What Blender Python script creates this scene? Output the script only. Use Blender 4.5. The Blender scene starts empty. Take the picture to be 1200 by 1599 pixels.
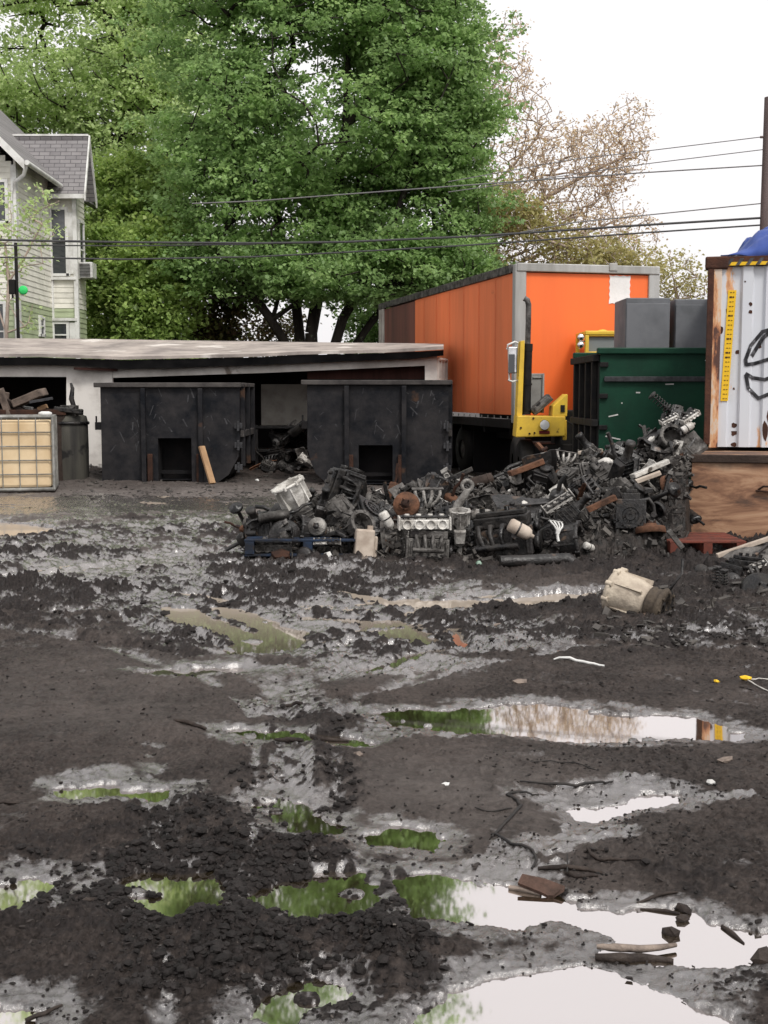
import bpy, math, random
import numpy as np
from mathutils import Vector, Matrix, Euler

R = math.radians
scene = bpy.context.scene
COL = scene.collection
rng = np.random.default_rng(7)
random.seed(11)

# ------------------------------------------------------------------ camera
CAMH = 1.7
F = 1900.0                       # focal length in photo pixels (photo 1200 x 1599)
PITCH = math.atan(186.5 / F)
cam_d = bpy.data.cameras.new("camera")
cam = bpy.data.objects.new("camera", cam_d)
COL.objects.link(cam)
cam.location = (0, 0, CAMH)
cam.rotation_euler = (math.pi / 2 - PITCH, 0, 0)
cam_d.sensor_fit = 'VERTICAL'
cam_d.sensor_height = 36.0
cam_d.sensor_width = 36.0
cam_d.lens = 36.0 * F / 1599.0
cam_d.clip_start = 0.05
cam_d.clip_end = 3000
scene.camera = cam

# ------------------------------------------------------------------ overcast sky
SUN_EL, SUN_AZ = 52.0, 150.0     # azimuth clockwise from +Y (view direction)
world = bpy.data.worlds.new("World")
scene.world = world
world.use_nodes = True
wn, wl = world.node_tree.nodes, world.node_tree.links
wn.clear()
sky = wn.new('ShaderNodeTexSky')
sky.sky_type = 'NISHITA'
sky.sun_disc = False
sky.sun_elevation = R(SUN_EL)
sky.sun_rotation = R(SUN_AZ)
sky.air_density = 1.0
sky.dust_density = 6.0
sky.ozone_density = 1.0
hs = wn.new('ShaderNodeHueSaturation')
hs.inputs['Saturation'].default_value = 0.10
hs.inputs['Value'].default_value = 1.0
tintn = wn.new('ShaderNodeMixRGB'); tintn.blend_type = 'MIX'; tintn.inputs[0].default_value = 0.62
tintn.inputs[2].default_value = (11.0, 10.7, 10.8, 1)      # even cloud deck over the clear-sky gradient
bg = wn.new('ShaderNodeBackground'); bg.inputs['Strength'].default_value = 0.088
wo = wn.new('ShaderNodeOutputWorld')
wl.new(sky.outputs[0], hs.inputs['Color'])
wl.new(hs.outputs[0], tintn.inputs[1])
wl.new(tintn.outputs[0], bg.inputs['Color'])
wl.new(bg.outputs[0], wo.inputs[0])

sun_d = bpy.data.lights.new("sun", 'SUN')
sun_d.energy = 1.4
sun_d.angle = R(14)
sun_d.color = (1.0, 0.96, 0.9)
sun = bpy.data.objects.new("sun", sun_d)
COL.objects.link(sun)
_az, _el = R(SUN_AZ), R(SUN_EL)
sdir = Vector((math.sin(_az) * math.cos(_el), math.cos(_az) * math.cos(_el), math.sin(_el)))
sun.rotation_euler = sdir.to_track_quat('Z', 'Y').to_euler()
sun.location = sdir * 50

vs = scene.view_settings
vs.view_transform = 'Standard'
vs.look = 'None'
vs.exposure = 0.6
vs.gamma = 1.0
vs.use_curve_mapping = False
scene.cycles.max_bounces = 6
scene.cycles.transparent_max_bounces = 4
scene.cycles.caustics_reflective = False
scene.cycles.caustics_refractive = False

# ------------------------------------------------------------------ pixel <-> world
_c, _s = math.cos(PITCH), math.sin(PITCH)
def ray(px, py):
    a = (px - 600.0) / F; b = -(py - 799.5) / F
    return Vector((a, _c + b * _s, -_s + b * _c))
def ptY(px, py, Y):
    d = ray(px, py); t = Y / d.y
    return Vector((d.x * t, Y, CAMH + d.z * t))
def gnd(px, py, z=0.0):
    d = ray(px, py); t = (z - CAMH) / d.z
    return Vector((d.x * t, d.y * t, z))
def to_px(X, Y, Z=0.0):
    z = Z - CAMH
    dep = Y * _c - z * _s
    up = Y * _s + z * _c
    return 600.0 + F * X / dep, 799.5 - F * up / dep

# ------------------------------------------------------------------ noise
def _h(ix, iy, seed):
    n = (ix.astype(np.int64) * 374761393 + iy.astype(np.int64) * 668265263 + seed * 1442695041) & 0xffffffff
    n = ((n ^ (n >> 13)) * 1274126177) & 0xffffffff
    n = n ^ (n >> 16)
    return (n & 0xffff).astype(np.float64) / 65535.0
def vnoise(x, y, seed=0):
    ix = np.floor(x); iy = np.floor(y)
    fx = x - ix; fy = y - iy
    fx = fx * fx * fx * (fx * (fx * 6 - 15) + 10); fy = fy * fy * fy * (fy * (fy * 6 - 15) + 10)
    a = _h(ix, iy, seed); b = _h(ix + 1, iy, seed); c = _h(ix, iy + 1, seed); d = _h(ix + 1, iy + 1, seed)
    return (a + (b - a) * fx) * (1 - fy) + (c + (d - c) * fx) * fy
def fbm(x, y, oct=4, seed=0, gain=0.5):
    s = 0; a = 1; n = 0
    for i in range(oct):
        th = 0.7 * i + 0.3
        xr = x * math.cos(th) - y * math.sin(th); yr = x * math.sin(th) + y * math.cos(th)
        s = s + a * (vnoise(xr * 2 ** i + 13.7 * i, yr * 2 ** i - 7.1 * i, seed + i) * 2 - 1); n += a; a *= gain
    return s / n
def cells(x, y, seed=0):
    """distance to the nearest jittered cell point (rounded lumps)"""
    ix = np.floor(x); iy = np.floor(y)
    best = np.full(np.shape(x), 9.0); val = np.zeros(np.shape(x))
    for dx in (-1, 0, 1):
        for dy in (-1, 0, 1):
            jx = ix + dx; jy = iy + dy
            px = jx + _h(jx, jy, seed); py = jy + _h(jx, jy, seed + 91)
            d = np.hypot(px - x, py - y)
            m = d < best
            best = np.where(m, d, best); val = np.where(m, _h(jx, jy, seed + 33), val)
    return best, val
def sstep(a, b, x):
    t = np.clip((x - a) / (b - a), 0, 1); return t * t * (3 - 2 * t)

# ------------------------------------------------------------------ materials
def new_mat(name):
    m = bpy.data.materials.new(name); m.use_nodes = True
    m.node_tree.nodes.clear()
    return m, m.node_tree.nodes, m.node_tree.links
def grime(name, base, dirt=None, amount=0.5, scale=3.0, rough=0.7, rough2=None, metal=0.0, bump=0.15, bscale=40.0,
          spots=None, spot_amt=0.35, spot_scale=6.0, streak=False, spec=0.18, per_obj=0.0, stretch=None):
    """principled surface with worn base colour, patchy dirt and optional second-colour spots"""
    m, N, L = new_mat(name)
    out = N.new('ShaderNodeOutputMaterial'); b = N.new('ShaderNodeBsdfPrincipled')
    L.new(b.outputs[0], out.inputs[0])
    tc = N.new('ShaderNodeTexCoord'); mp = N.new('ShaderNodeMapping')
    oi = N.new('ShaderNodeObjectInfo')
    ad = N.new('ShaderNodeVectorMath'); ad.operation = 'ADD'
    mu = N.new('ShaderNodeVectorMath'); mu.operation = 'SCALE'; mu.inputs[3].default_value = 37.0
    cb = N.new('ShaderNodeCombineXYZ')
    for i in range(3): L.new(oi.outputs['Random'], cb.inputs[i])
    L.new(cb.outputs[0], mu.inputs[0]); L.new(tc.outputs['Object'], ad.inputs[0]); L.new(mu.outputs[0], ad.inputs[1])
    L.new(ad.outputs[0], mp.inputs[0])
    if streak: mp.inputs['Scale'].default_value = (1.0, 1.0, 0.12)
    if stretch: mp.inputs['Scale'].default_value = stretch
    n1 = N.new('ShaderNodeTexNoise'); n1.inputs['Scale'].default_value = scale; n1.inputs['Detail'].default_value = 8; n1.inputs['Roughness'].default_value = 0.65
    L.new(mp.outputs[0], n1.inputs['Vector'])
    r1 = N.new('ShaderNodeValToRGB')
    lo = 0.5 - amount * 0.35; r1.color_ramp.elements[0].position = max(0.02, 0.62 - amount * 0.5); r1.color_ramp.elements[1].position = min(0.98, 0.75 - amount * 0.2)
    L.new(n1.outputs[0], r1.inputs[0])
    mx = N.new('ShaderNodeMixRGB'); mx.inputs[1].default_value = (*base, 1)
    d = dirt or tuple(c * 0.35 for c in base)
    mx.inputs[2].default_value = (*d, 1)
    L.new(r1.outputs[0], mx.inputs[0])
    col = mx.outputs[0]
    if spots:
        n2 = N.new('ShaderNodeTexNoise'); n2.inputs['Scale'].default_value = spot_scale; n2.inputs['Detail'].default_value = 5
        mp2 = N.new('ShaderNodeMapping'); mp2.inputs['Location'].default_value = (5, 3, 1)
        L.new(ad.outputs[0], mp2.inputs[0]); L.new(mp2.outputs[0], n2.inputs['Vector'])
        r2 = N.new('ShaderNodeValToRGB'); r2.color_ramp.elements[0].position = 0.72 - spot_amt * 0.4; r2.color_ramp.elements[1].position = 0.76 - spot_amt * 0.4
        L.new(n2.outputs[0], r2.inputs[0])
        m2 = N.new('ShaderNodeMixRGB'); m2.inputs[2].default_value = (*spots, 1)
        L.new(r2.outputs[0], m2.inputs[0]); L.new(col, m2.inputs[1]); col = m2.outputs[0]
    if per_obj > 0:
        hv = N.new('ShaderNodeHueSaturation'); mr = N.new('ShaderNodeMapRange')
        mr.inputs[3].default_value = 1 - per_obj; mr.inputs[4].default_value = 1 + per_obj
        L.new(oi.outputs['Random'], mr.inputs[0]); L.new(mr.outputs[0], hv.inputs['Value']); L.new(col, hv.inputs['Color']); col = hv.outputs[0]
    L.new(col, b.inputs['Base Color'])
    rr = N.new('ShaderNodeMapRange'); rr.inputs[3].default_value = rough; rr.inputs[4].default_value = rough2 if rough2 is not None else min(1, rough + 0.2)
    L.new(r1.outputs[0], rr.inputs[0]); L.new(rr.outputs[0], b.inputs['Roughness'])
    b.inputs['Metallic'].default_value = metal
    b.inputs['Specular IOR Level'].default_value = spec
    nb = N.new('ShaderNodeTexNoise'); nb.inputs['Scale'].default_value = bscale; nb.inputs['Detail'].default_value = 4
    L.new(ad.outputs[0], nb.inputs['Vector'])
    bp = N.new('ShaderNodeBump'); bp.inputs['Strength'].default_value = bump; bp.inputs['Distance'].default_value = 0.02
    L.new(nb.outputs[0], bp.inputs['Height']); L.new(bp.outputs[0], b.inputs['Normal'])
    return m

# ------------------------------------------------------------------ mesh builder
class MB:
    def __init__(s, M=None):
        s.v = []; s.f = []; s.sm = []; s.M = M.copy() if M else Matrix.Identity(4); s.mi = []; s.cur = 0
    def add(s, verts, faces, smooth=False, M=None):
        T = s.M @ M if M is not None else s.M
        o = len(s.v)
        s.v.extend([tuple(T @ Vector(p)) for p in verts])
        s.f.extend([tuple(i + o for i in f) for f in faces])
        s.sm.extend([smooth] * len(faces)); s.mi.extend([s.cur] * len(faces))
        return s
    def box(s, c, d, rot=None, M=None):
        x, y, z = d[0] / 2, d[1] / 2, d[2] / 2
        vs_ = [(-x, -y, -z), (x, -y, -z), (x, y, -z), (-x, y, -z), (-x, -y, z), (x, -y, z), (x, y, z), (-x, y, z)]
        T = Matrix.Translation(c)
        if rot: T = T @ Euler(rot).to_matrix().to_4x4()
        if M is not None: T = M @ T
        return s.add(vs_, [(0, 3, 2, 1), (4, 5, 6, 7), (0, 1, 5, 4), (1, 2, 6, 5), (2, 3, 7, 6), (3, 0, 4, 7)], M=T)
    def hexa(s, p):
        return s.add(p, [(0, 3, 2, 1), (4, 5, 6, 7), (0, 1, 5, 4), (1, 2, 6, 5), (2, 3, 7, 6), (3, 0, 4, 7)])
    def prism(s, poly, axis='y', a=0.0, b=1.0):
        """extrude a 2D outline; axis is the extrusion axis, outline in the other two"""
        def P(u, v, w):
            return {'y': (u, w, v), 'x': (w, u, v), 'z': (u, v, w)}[axis]
        n = len(poly)
        vs_ = [P(u, v, a) for u, v in poly] + [P(u, v, b) for u, v in poly]
        fs = [tuple(range(n)), tuple(range(2 * n - 1, n - 1, -1))]
        fs += [(i, i + n, (i + 1) % n + n, (i + 1) % n) for i in range(n)]
        return s.add(vs_, fs)
    def cyl(s, p0, p1, r0, r1=None, n=12, caps=True, smooth=True):
        r1 = r0 if r1 is None else r1
        p0 = Vector(p0); p1 = Vector(p1); d = p1 - p0
        if d.length < 1e-6: return s
        q = d.to_track_quat('Z', 'Y')
        vs_ = []
        for p, r in ((p0, r0), (p1, r1)):
            for i in range(n):
                a = 2 * math.pi * i / n
                vs_.append(tuple(p + q @ Vector((r * math.cos(a), r * math.sin(a), 0))))
        s.add(vs_, [(i, (i + 1) % n, n + (i + 1) % n, n + i) for i in range(n)], smooth)
        if caps:
            o = vs_
            s.add(vs_, [tuple(range(n - 1, -1, -1)), tuple(range(n, 2 * n))], False)
        return s
    def tube(s, pts, r, n=8, caps=True):
        pts = [Vector(p) for p in pts]; k = len(pts)
        rs = r if isinstance(r, (list, tuple)) else [r] * k
        vs_ = []; ref = Vector((0.13, 0.21, 1)).normalized()
        for i, p in enumerate(pts):
            t = (pts[min(i + 1, k - 1)] - pts[max(i - 1, 0)]).normalized()
            u = t.cross(ref)
            if u.length < 1e-3: u = t.cross(Vector((1, 0, 0)))
            u.normalize(); w = t.cross(u)
            for j in range(n):
                a = 2 * math.pi * j / n
                vs_.append(tuple(p + (u * math.cos(a) + w * math.sin(a)) * rs[i]))
        fs = []
        for i in range(k - 1):
            for j in range(n):
                fs.append((i * n + j, i * n + (j + 1) % n, (i + 1) * n + (j + 1) % n, (i + 1) * n + j))
        s.add(vs_, fs, True)
        if caps: s.add(vs_, [tuple(range(n - 1, -1, -1)), tuple(range((k - 1) * n, k * n))])
        return s
    def lathe(s, prof, n=20, M=None, smooth=True):
        """profile [(r, z)...] about the z axis"""
        vs_ = []; k = len(prof)
        for r, z in prof:
            for j in range(n):
                a = 2 * math.pi * j / n
                vs_.append((r * math.cos(a), r * math.sin(a), z))
        fs = [(i * n + j, i * n + (j + 1) % n, (i + 1) * n + (j + 1) % n, (i + 1) * n + j) for i in range(k - 1) for j in range(n)]
        return s.add(vs_, fs, smooth, M)
    def build(s, name, mat, parent=None, bevel=0.0, loc=None):
        me = bpy.data.meshes.new(name)
        me.from_pydata(s.v, [], s.f)
        me.polygons.foreach_set('use_smooth', s.sm)
        mats = mat if isinstance(mat, (list, tuple)) else [mat]
        for m in mats: me.materials.append(m)
        if len(mats) > 1: me.polygons.foreach_set('material_index', s.mi)
        me.update()
        o = bpy.data.objects.new(name, me); COL.objects.link(o)
        if parent: o.parent = parent
        if loc is not None: o.location = loc
        if bevel > 0:
            bv = o.modifiers.new('bevel', 'BEVEL'); bv.width = bevel; bv.segments = 2; bv.limit_method = 'ANGLE'; bv.angle_limit = R(40)
        return o

def empty(name, loc=(0, 0, 0), rot=(0, 0, 0)):
    o = bpy.data.objects.new(name, None); COL.objects.link(o)
    o.location = loc; o.rotation_euler = rot; o.empty_display_size = 0.2
    return o
def tag(o, label=None, cat=None, group=None, kind=None):
    if label: o['label'] = label
    if cat: o['category'] = cat
    if group: o['group'] = group
    if kind: o['kind'] = kind
    return o
def mesh_np(name, verts, quads, mat, parent=None, smooth=True, tris=None):
    me = bpy.data.meshes.new(name)
    nv = len(verts); me.vertices.add(nv); me.vertices.foreach_set('co', verts.astype(np.float32).ravel())
    k = quads.shape[1]; nf = len(quads)
    me.loops.add(nf * k); me.loops.foreach_set('vertex_index', quads.astype(np.int32).ravel())
    me.polygons.add(nf); me.polygons.foreach_set('loop_start', (np.arange(nf) * k).astype(np.int32))
    me.polygons.foreach_set('loop_total', np.full(nf, k, np.int32))
    me.update(calc_edges=True)
    me.polygons.foreach_set('use_smooth', np.full(nf, smooth))
    me.materials.append(mat)
    o = bpy.data.objects.new(name, me); COL.objects.link(o)
    if parent: o.parent = parent
    return o
def set_attr(o, name, vals):
    at = o.data.attributes.new(name, 'FLOAT', 'POINT'); at.data.foreach_set('value', vals.astype(np.float32).ravel())

# ================================================================== GROUND
# puddle outlines (traced from the photograph, laid on the ground at their real size)
PUD = [
 [(596,1116),(640,1108),(700,1109),(760,1104),(850,1103),(930,1112),(1000,1121),(1080,1124),(1120,1130),(1165,1146),(1140,1157),(1060,1152),(1000,1155),(900,1157),(800,1148),(720,1145),(650,1137),(612,1128)],
 [(188,1385),(206,1370),(270,1373),(335,1368),(346,1392),(335,1420),(272,1432),(228,1422),(196,1404)],
 [(412,1396),(440,1380),(490,1376),(545,1366),(560,1385),(575,1404),(560,1428),(525,1438),(450,1430),(424,1412)],
 [(622,1380),(690,1376),(750,1386),(800,1398),(900,1412),(990,1417),(1060,1428),(1100,1450),(1210,1478),(1330,1484),(1330,1494),(1210,1490),(1120,1506),(1060,1500),(1000,1503),(955,1494),(1000,1480),(960,1462),(900,1442),(820,1434),(700,1437),(662,1428),(640,1404)],
 [(645,1605),(665,1582),(745,1556),(800,1538),(850,1522),(900,1514),(950,1522),(975,1538),(1040,1560),(1090,1582),(1130,1605),(1200,1660),(900,1700),(640,1680)],
 [(-80,1392),(0,1382),(50,1377),(78,1384),(50,1398),(30,1408),(-40,1414)],
 [(-60,1580),(0,1573),(42,1572),(52,1584),(20,1600),(-30,1620)],
 [(402,1592),(415,1568),(450,1552),(500,1541),(524,1547),(508,1566),(478,1580),(440,1600)],
 [(583,1309),(618,1301),(660,1302),(682,1312),(660,1325),(600,1323)],
 [(410,1262),(440,1256),(472,1262),(470,1274),(430,1276)],
 [(440,1288),(480,1280),(516,1290),(512,1300),(460,1300)],
 [(360,1144),(420,1142),(480,1146),(560,1156),(582,1160),(560,1166),(470,1160),(400,1156)],
 [(516,921),(545,926),(600,936),(700,939),(800,936),(872,930),(935,926),(900,938),(830,948),(700,950),(620,946),(560,938)],
 [(-60,815),(20,817),(60,822),(98,829),(60,838),(0,838),(-60,838)],
 [(365,1008),(400,1006),(455,996),(476,1002),(470,1014),(430,1020),(375,1020)],
 [(256,950),(300,952),(340,972),(400,988),(460,990),(450,1000),(390,998),(330,986),(270,966)],
 [(330,948),(380,960),(440,978),(476,992),(466,998),(420,986),(360,968)],
 [(95,1236),(180,1231),(272,1236),(262,1244),(180,1241),(100,1244)],
 [(590,984),(640,982),(684,990),(676,1006),(640,1004),(605,996)],
 [(225,1050),(300,1046),(370,1046),(360,1056),(260,1058)],
 [(905,1268),(960,1262),(1010,1250),(1060,1246),(1050,1254),(980,1266),(920,1278)],
]
def poly_sd(x, y, poly):
    P = np.array(poly); d = np.full(x.shape, 1e9); inside = np.zeros(x.shape, bool)
    n = len(P)
    for i in range(n):
        ax, ay = P[i]; bx, by = P[(i + 1) % n]
        ex, ey = bx - ax, by - ay; wx, wy = x - ax, y - ay
        t = np.clip((wx * ex + wy * ey) / (ex * ex + ey * ey + 1e-12), 0, 1)
        d = np.minimum(d, np.hypot(wx - t * ex, wy - t * ey))
        c = (ay > y) != (by > y)
        with np.errstate(divide='ignore', invalid='ignore'):
            xi = (bx - ax) * (y - ay) / (by - ay + 1e-15) + ax
        inside ^= c & (x < xi)
    return np.where(inside, -d, d)
def blob(u, v, cx, cy, rx, ry, p=2.0):
    return np.exp(-((np.abs(u - cx) / rx) ** p + (np.abs(v - cy) / ry) ** p))
def line_d(u, v, pts, vs_=3.0):
    """distance in photo pixels to a polyline, vertical distances weighted by vs_"""
    d = np.full(u.shape, 1e9)
    for (ax, ay), (bx, by) in zip(pts[:-1], pts[1:]):
        ay2, by2 = ay * vs_, by * vs_
        ex, ey = bx - ax, by2 - ay2; wx, wy = u - ax, v * vs_ - ay2
        t = np.clip((wx * ex + wy * ey) / (ex * ex + ey * ey), 0, 1)
        d = np.minimum(d, np.hypot(wx - t * ex, wy - t * ey))
    return d

def ground_fields(X, Y):
    """height, wetness and paleness of the yard at world X, Y"""
    u, v = to_px(X, Y)
    far = sstep(6.0, 12.0, Y)
    # churned clods / smooth areas
    churn = 0.15 + 0.30 * sstep(0.0, 0.5, fbm(X * 0.9, Y * 0.9, 3, 5))
    for a in ((480,1500,190,120,.95),(360,1470,90,70,.9),(150,1470,230,90,.9),(120,1320,200,60,.35),(330,1270,150,90,.45),(560,1440,110,50,.8),(640,1520,50,50,.9),
              (540,1230,60,80,.6),(470,1130,90,40,.5),(250,1180,200,60,.25),(1150,1560,90,40,.5),(1100,1400,150,40,.35),(420,1360,260,25,.5)):
        churn = churn + a[4] * blob(u, v, a[0], a[1], a[2], a[3])
    band = sstep(808, 850, v) * (1 - sstep(1010, 1100, v))
    churn = churn + band * (0.55 + 0.5 * fbm(X * 0.5, Y * 0.5, 2, 77)) * (1 - 0.85 * blob(u, v, 800, 925, 260, 22))
    churn = churn * (1 - 0.8 * blob(u, v, 760, 1200, 200, 55, 4)) * (1 - 0.75 * blob(u, v, 100, 1110, 240, 90, 4)) * (1 - 0.7 * blob(u, v, 820, 1480, 150, 30)) * (1 - 0.7 * blob(u, v, 1000, 1060, 230, 35, 3))
    churn = np.clip(churn * (1 - 0.8 * (1 - sstep(795, 812, v))), 0.04, 1.15)
    wx = X + 0.05 * fbm(X * 5, Y * 5, 3, 201); wy = Y + 0.05 * fbm(X * 5 + 9, Y * 5, 3, 202)
    h = 0.022 * fbm(X * 0.45, Y * 0.45, 3, 1) + 0.016 * fbm(X * 1.7, Y * 1.7, 3, 2)
    c1, a1 = cells(wx * 9, wy * 9, 3); c2, a2 = cells(wx * 23, wy * 23, 4); c3, a3 = cells(wx * 55, wy * 55, 6)
    clod = (0.020 + .022 * far) * (1 - np.clip(c1, 0, 1)) * a1 ** 2 + 0.022 * (1 - np.clip(c2, 0, 1)) * a2 + 0.012 * (1 - np.clip(c3, 0, 1)) * a3
    clod = clod * (0.45 + 0.9 * vnoise(X * 2.3, Y * 2.3, 44))
    h = h + churn * (clod * (1.35 + 1.5 * far) + 0.022 * (1 + 2.2 * far) * fbm(X * 5, Y * 5, 5, 9, 0.68))
    h = h + 0.0050 * fbm(X * 14, Y * 14, 5, 12, 0.75) + 0.0035 * (0.4 + churn) * fbm(X * 48, Y * 48, 3, 15, 0.7) + 0.0025 * (1 - np.clip(c2, 0, 1)) * (a2 > 0.7) * (1 - np.clip(churn, 0, 1)) * 4
    # long tread ruts
    groove = np.zeros(X.shape)
    for pts, w, dp in (([(380,1620),(372,1500),(390,1400),(398,1290),(402,1180),(380,1100),(250,1040),(100,1000),(-60,985)], 13, .022), ([(690,1620),(640,1500),(600,1420),(560,1340),(530,1240),(520,1150),(560,1090),(680,1050)], 12, .018), ([(0,880),(90,862),(200,838),(330,818)], 9, .05), ([(0,908),(120,893),(240,872),(330,866),(420,850)], 8, .05), ([(560,1052),(640,1032),(720,1012),(700,985),(600,975),(480,968)], 10, .05), ([(120,940),(200,925),(300,930),(380,945)], 8, .04), ([(230,1056),(330,1050),(440,1046)], 9, .04), ([(0,968),(90,962),(200,972),(300,1000),(420,1040)], 8, .05), ([(480,1000),(600,1012),(700,1000)], 9, .04), ([(520,905),(640,915),(760,905)], 8, .03), ([(430,1092),(452,1130),(478,1180),(455,1240),(470,1290)], 30, .007), ([(232,1240),(250,1262),(256,1300)], 18, .012),([(455,1300),(450,1240),(462,1170),(440,1090),(560,1045),(680,1015),(760,975),(700,950)], 26, .016),
                       ([(640,1600),(600,1480),(560,1400),(505,1300),(490,1180)], 18, -.045),
                       ([(380,1600),(370,1480),(390,1380),(400,1290)], 20, -.035),
                       ([(250,1600),(262,1480),(262,1400),(250,1270),(240,1180)], 30, .018),
                       ([(0,900),(140,880),(300,860),(420,830)], 16, .035), ([(0,935),(160,915),(330,935),(470,1003),(380,1012),(260,960),(120,985),(0,975)], 16, .045),
                       ([(100,1000),(300,1030),(500,1010),(640,960),(900,900)], 16, .035), ([(500,1020),(700,985),(960,955),(1200,950)], 15, .03),
                       ([(1200,1020),(900,1015),(700,1060),(560,1090)], 14, .02), ([(0,860),(200,832),(380,815)], 14, .03)):
        wv = 6.0 if pts[0][1] < 1050 else 2.0
        d = line_d(u + 14 * fbm(X * 2, Y * 2, 2, 31), v, pts, wv)
        tread = 0.6 + 0.4 * np.sin(Y * 28 + X * 9)
        if dp > .015 or w > 17 or dp == .007: groove = np.maximum(groove, np.exp(-(d / w) ** 2) * (w < 31) * (dp > 0))
        h = h - dp * np.exp(-(d / w) ** 2) + abs(dp) * 0.5 * tread * np.exp(-((d - w * 1.9) / (w * .6)) ** 2)
    # berm of spoil along the dumpsters and under the scrap
    h = h + 0.10 * blob(u, v, 270, 752, 330, 9, 4) * (0.6 + 0.6 * fbm(X * 3, Y * 3, 4, 66)) + 0.14 * blob(u, v, 140, 742, 60, 12) + 0.05 * blob(u, v, 500, 885, 110, 8)
    h = h + 0.05 * blob(u, v, 900, 975, 60, 12) + 0.05 * blob(u, v, 1100, 985, 120, 20) + 0.05 * blob(u, v, 860, 925, 90, 12)
    h = h + 0.028
    h = h + churn * 0.016 * np.abs(fbm(X * 19, Y * 19, 4, 171, .65)) * 2
    crumb = vnoise(X * 1.9, Y * 2.6, 190)
    h = h + 0.010 * (1 - np.clip(c2, 0, 1)) ** 2 * a2 * sstep(.35, .7, crumb) + 0.007 * (1 - np.clip(c3, 0, 1)) * a3 * sstep(.3, .6, crumb)
    relief = churn * clod + 0.35 * np.maximum(0, fbm(X * 5, Y * 5, 4, 140, .65)) * 0.05 * churn
    # wet film
    wet = 0.10 + 0.35 * sstep(0.05, 0.5, fbm(X * 0.8 + 40, Y * 0.8, 4, 21))
    for a in ((455,1220,45,60,1.0),(440,1110,60,40,.8),(620,1050,110,14,.9),(240,1265,38,30,.8),(1010,1252,180,13,1.3),(930,1300,80,45,.75),(820,1330,90,30,.5),(640,1340,60,40,.6),
              (800,1380,120,20,.9),(200,790,260,16,1.2),(100,880,380,60,1.3),(420,965,260,60,1.2),(640,1000,230,34,1.0),(330,905,300,30,.6),(700,935,230,14,1.0),(1060,1545,160,22,.9),(500,1560,130,45,.5),(650,1440,60,20,.5),
              (1000,1000,170,10,.5),(1100,985,100,25,.7),(40,1390,70,14,.9),(360,1400,60,30,.6),(1150,1150,60,12,.7),(560,1120,60,14,.5),(320,1052,130,10,.9),(550,1560,70,40,.6),(380,825,160,14,.8),(250,1500,60,60,.35),(700,1640,400,40,.6)):
        wet = wet + a[4] * blob(u, v, a[0], a[1], a[2], a[3], 2.5)
    wet = np.clip(wet, 0, 1.3)
    nz_ = fbm(X * 2.2 + .4 * Y, Y * 3.4, 6, 88, 0.68)
    wn_ = sstep(-0.10, 0.10, nz_ * 1.25 + (wet - 0.62))
    film = (0.25 * wet + 0.95 * wn_ * np.minimum(1, wet + .25))
    film = np.maximum(film, 1.05 * groove * sstep(-.25, .1, nz_ + .3 * (groove - .5)))
    film = film * (1 - 0.85 * sstep(0.0075, 0.016, relief))
    h = h - 0.026 * np.clip(wet - 0.35, 0, 0.8)
    # puddles
    jx = X + (0.040 + 0.006 * Y) * fbm(X * 5.5, Y * 5.5, 6, 71, .65); jy = Y + (0.055 + 0.010 * Y) * fbm(X * 5.5 + 50, Y * 5.5, 6, 72, .65)
    inside = np.zeros(X.shape)
    for pl in PUD:
        gp = [tuple(gnd(a, b)[:2]) for a, b in pl]
        xs = [p[0] for p in gp]; ys = [p[1] for p in gp]
        m = (X > min(xs) - .6) & (X < max(xs) + .6) & (Y > min(ys) - .9) & (Y < max(ys) + .9)
        if not m.any(): continue
        sd = poly_sd(jx[m], jy[m], gp)
        k = 1 - sstep(0.006, 0.05, sd)
        sh = 1 - sstep(0.0, 0.30, sd)          # shelving wet shore
        hm = h[m]
        hm = hm * (1 - 0.72 * sh * (0.6 + 0.4 * (Y[m] < 7)))
        rim = 0.0
        isl = 0.052 * sstep(.80, .90, vnoise(X[m] * 9, Y[m] * 11, 733)) * sstep(-.16, -.01, sd)
        hm = hm * (1 - k) + k * (-0.035 + 0.25 * np.minimum(hm - 0.02, 0.03) + isl)
        h[m] = hm; inside[m] = np.maximum(inside[m], k); film[m] = np.maximum(film[m], 0.95 * sstep(0.25, 0.75, sh + 0.7 * nz_[m]) * (1 - 0.8 * sstep(0.0075, 0.016, relief[m])))
        inside[m] = np.maximum(inside[m], k)
    pale = np.clip(0.85 * (1 - sstep(800, 850, v)) * sstep(745, 775, v) + 0.95 * blob(u, v, 60, 880, 380, 55) + .6 * blob(u, v, 380, 985, 160, 35) + .7 * blob(u, v, 700, 938, 230, 14) + 0.25 * blob(u, v, 200, 1100, 300, 90)
                   + .5 * blob(u, v, 620, 1050, 130, 20) + .45 * blob(u, v, 700, 1240, 260, 60) + .3 * blob(u, v, 850, 1340, 200, 60), 0, 1)
    pale = pale * (0.55 + 0.6 * vnoise(X * 1.3, Y * 2.0, 54))
    loose = sstep(0.006, 0.016, relief) * sstep(.25, .6, churn)    # crumbly dark fresh soil on top of clods
    return h, np.clip(film, 0, 1.2), np.clip(pale * (1 - .8 * loose), 0, 1), loose

NR, NC = 1250, 930
tt = np.linspace(0, 1, NR)
Yr = 2.0 * (34.0 / 2.0) ** tt
uu = np.linspace(-0.47, 0.47, NC)
XX = uu[None, :] * (Yr[:, None] + 1.6); YY = np.repeat(Yr[:, None], NC, 1)
H, FILM, PALE, LOOSE = ground_fields(XX.ravel(), YY.ravel())
idx = np.arange(NR * NC).reshape(NR, NC)
quads = np.stack([idx[:-1, :-1], idx[:-1, 1:], idx[1:, 1:], idx[1:, :-1]], -1).reshape(-1, 4)

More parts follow.
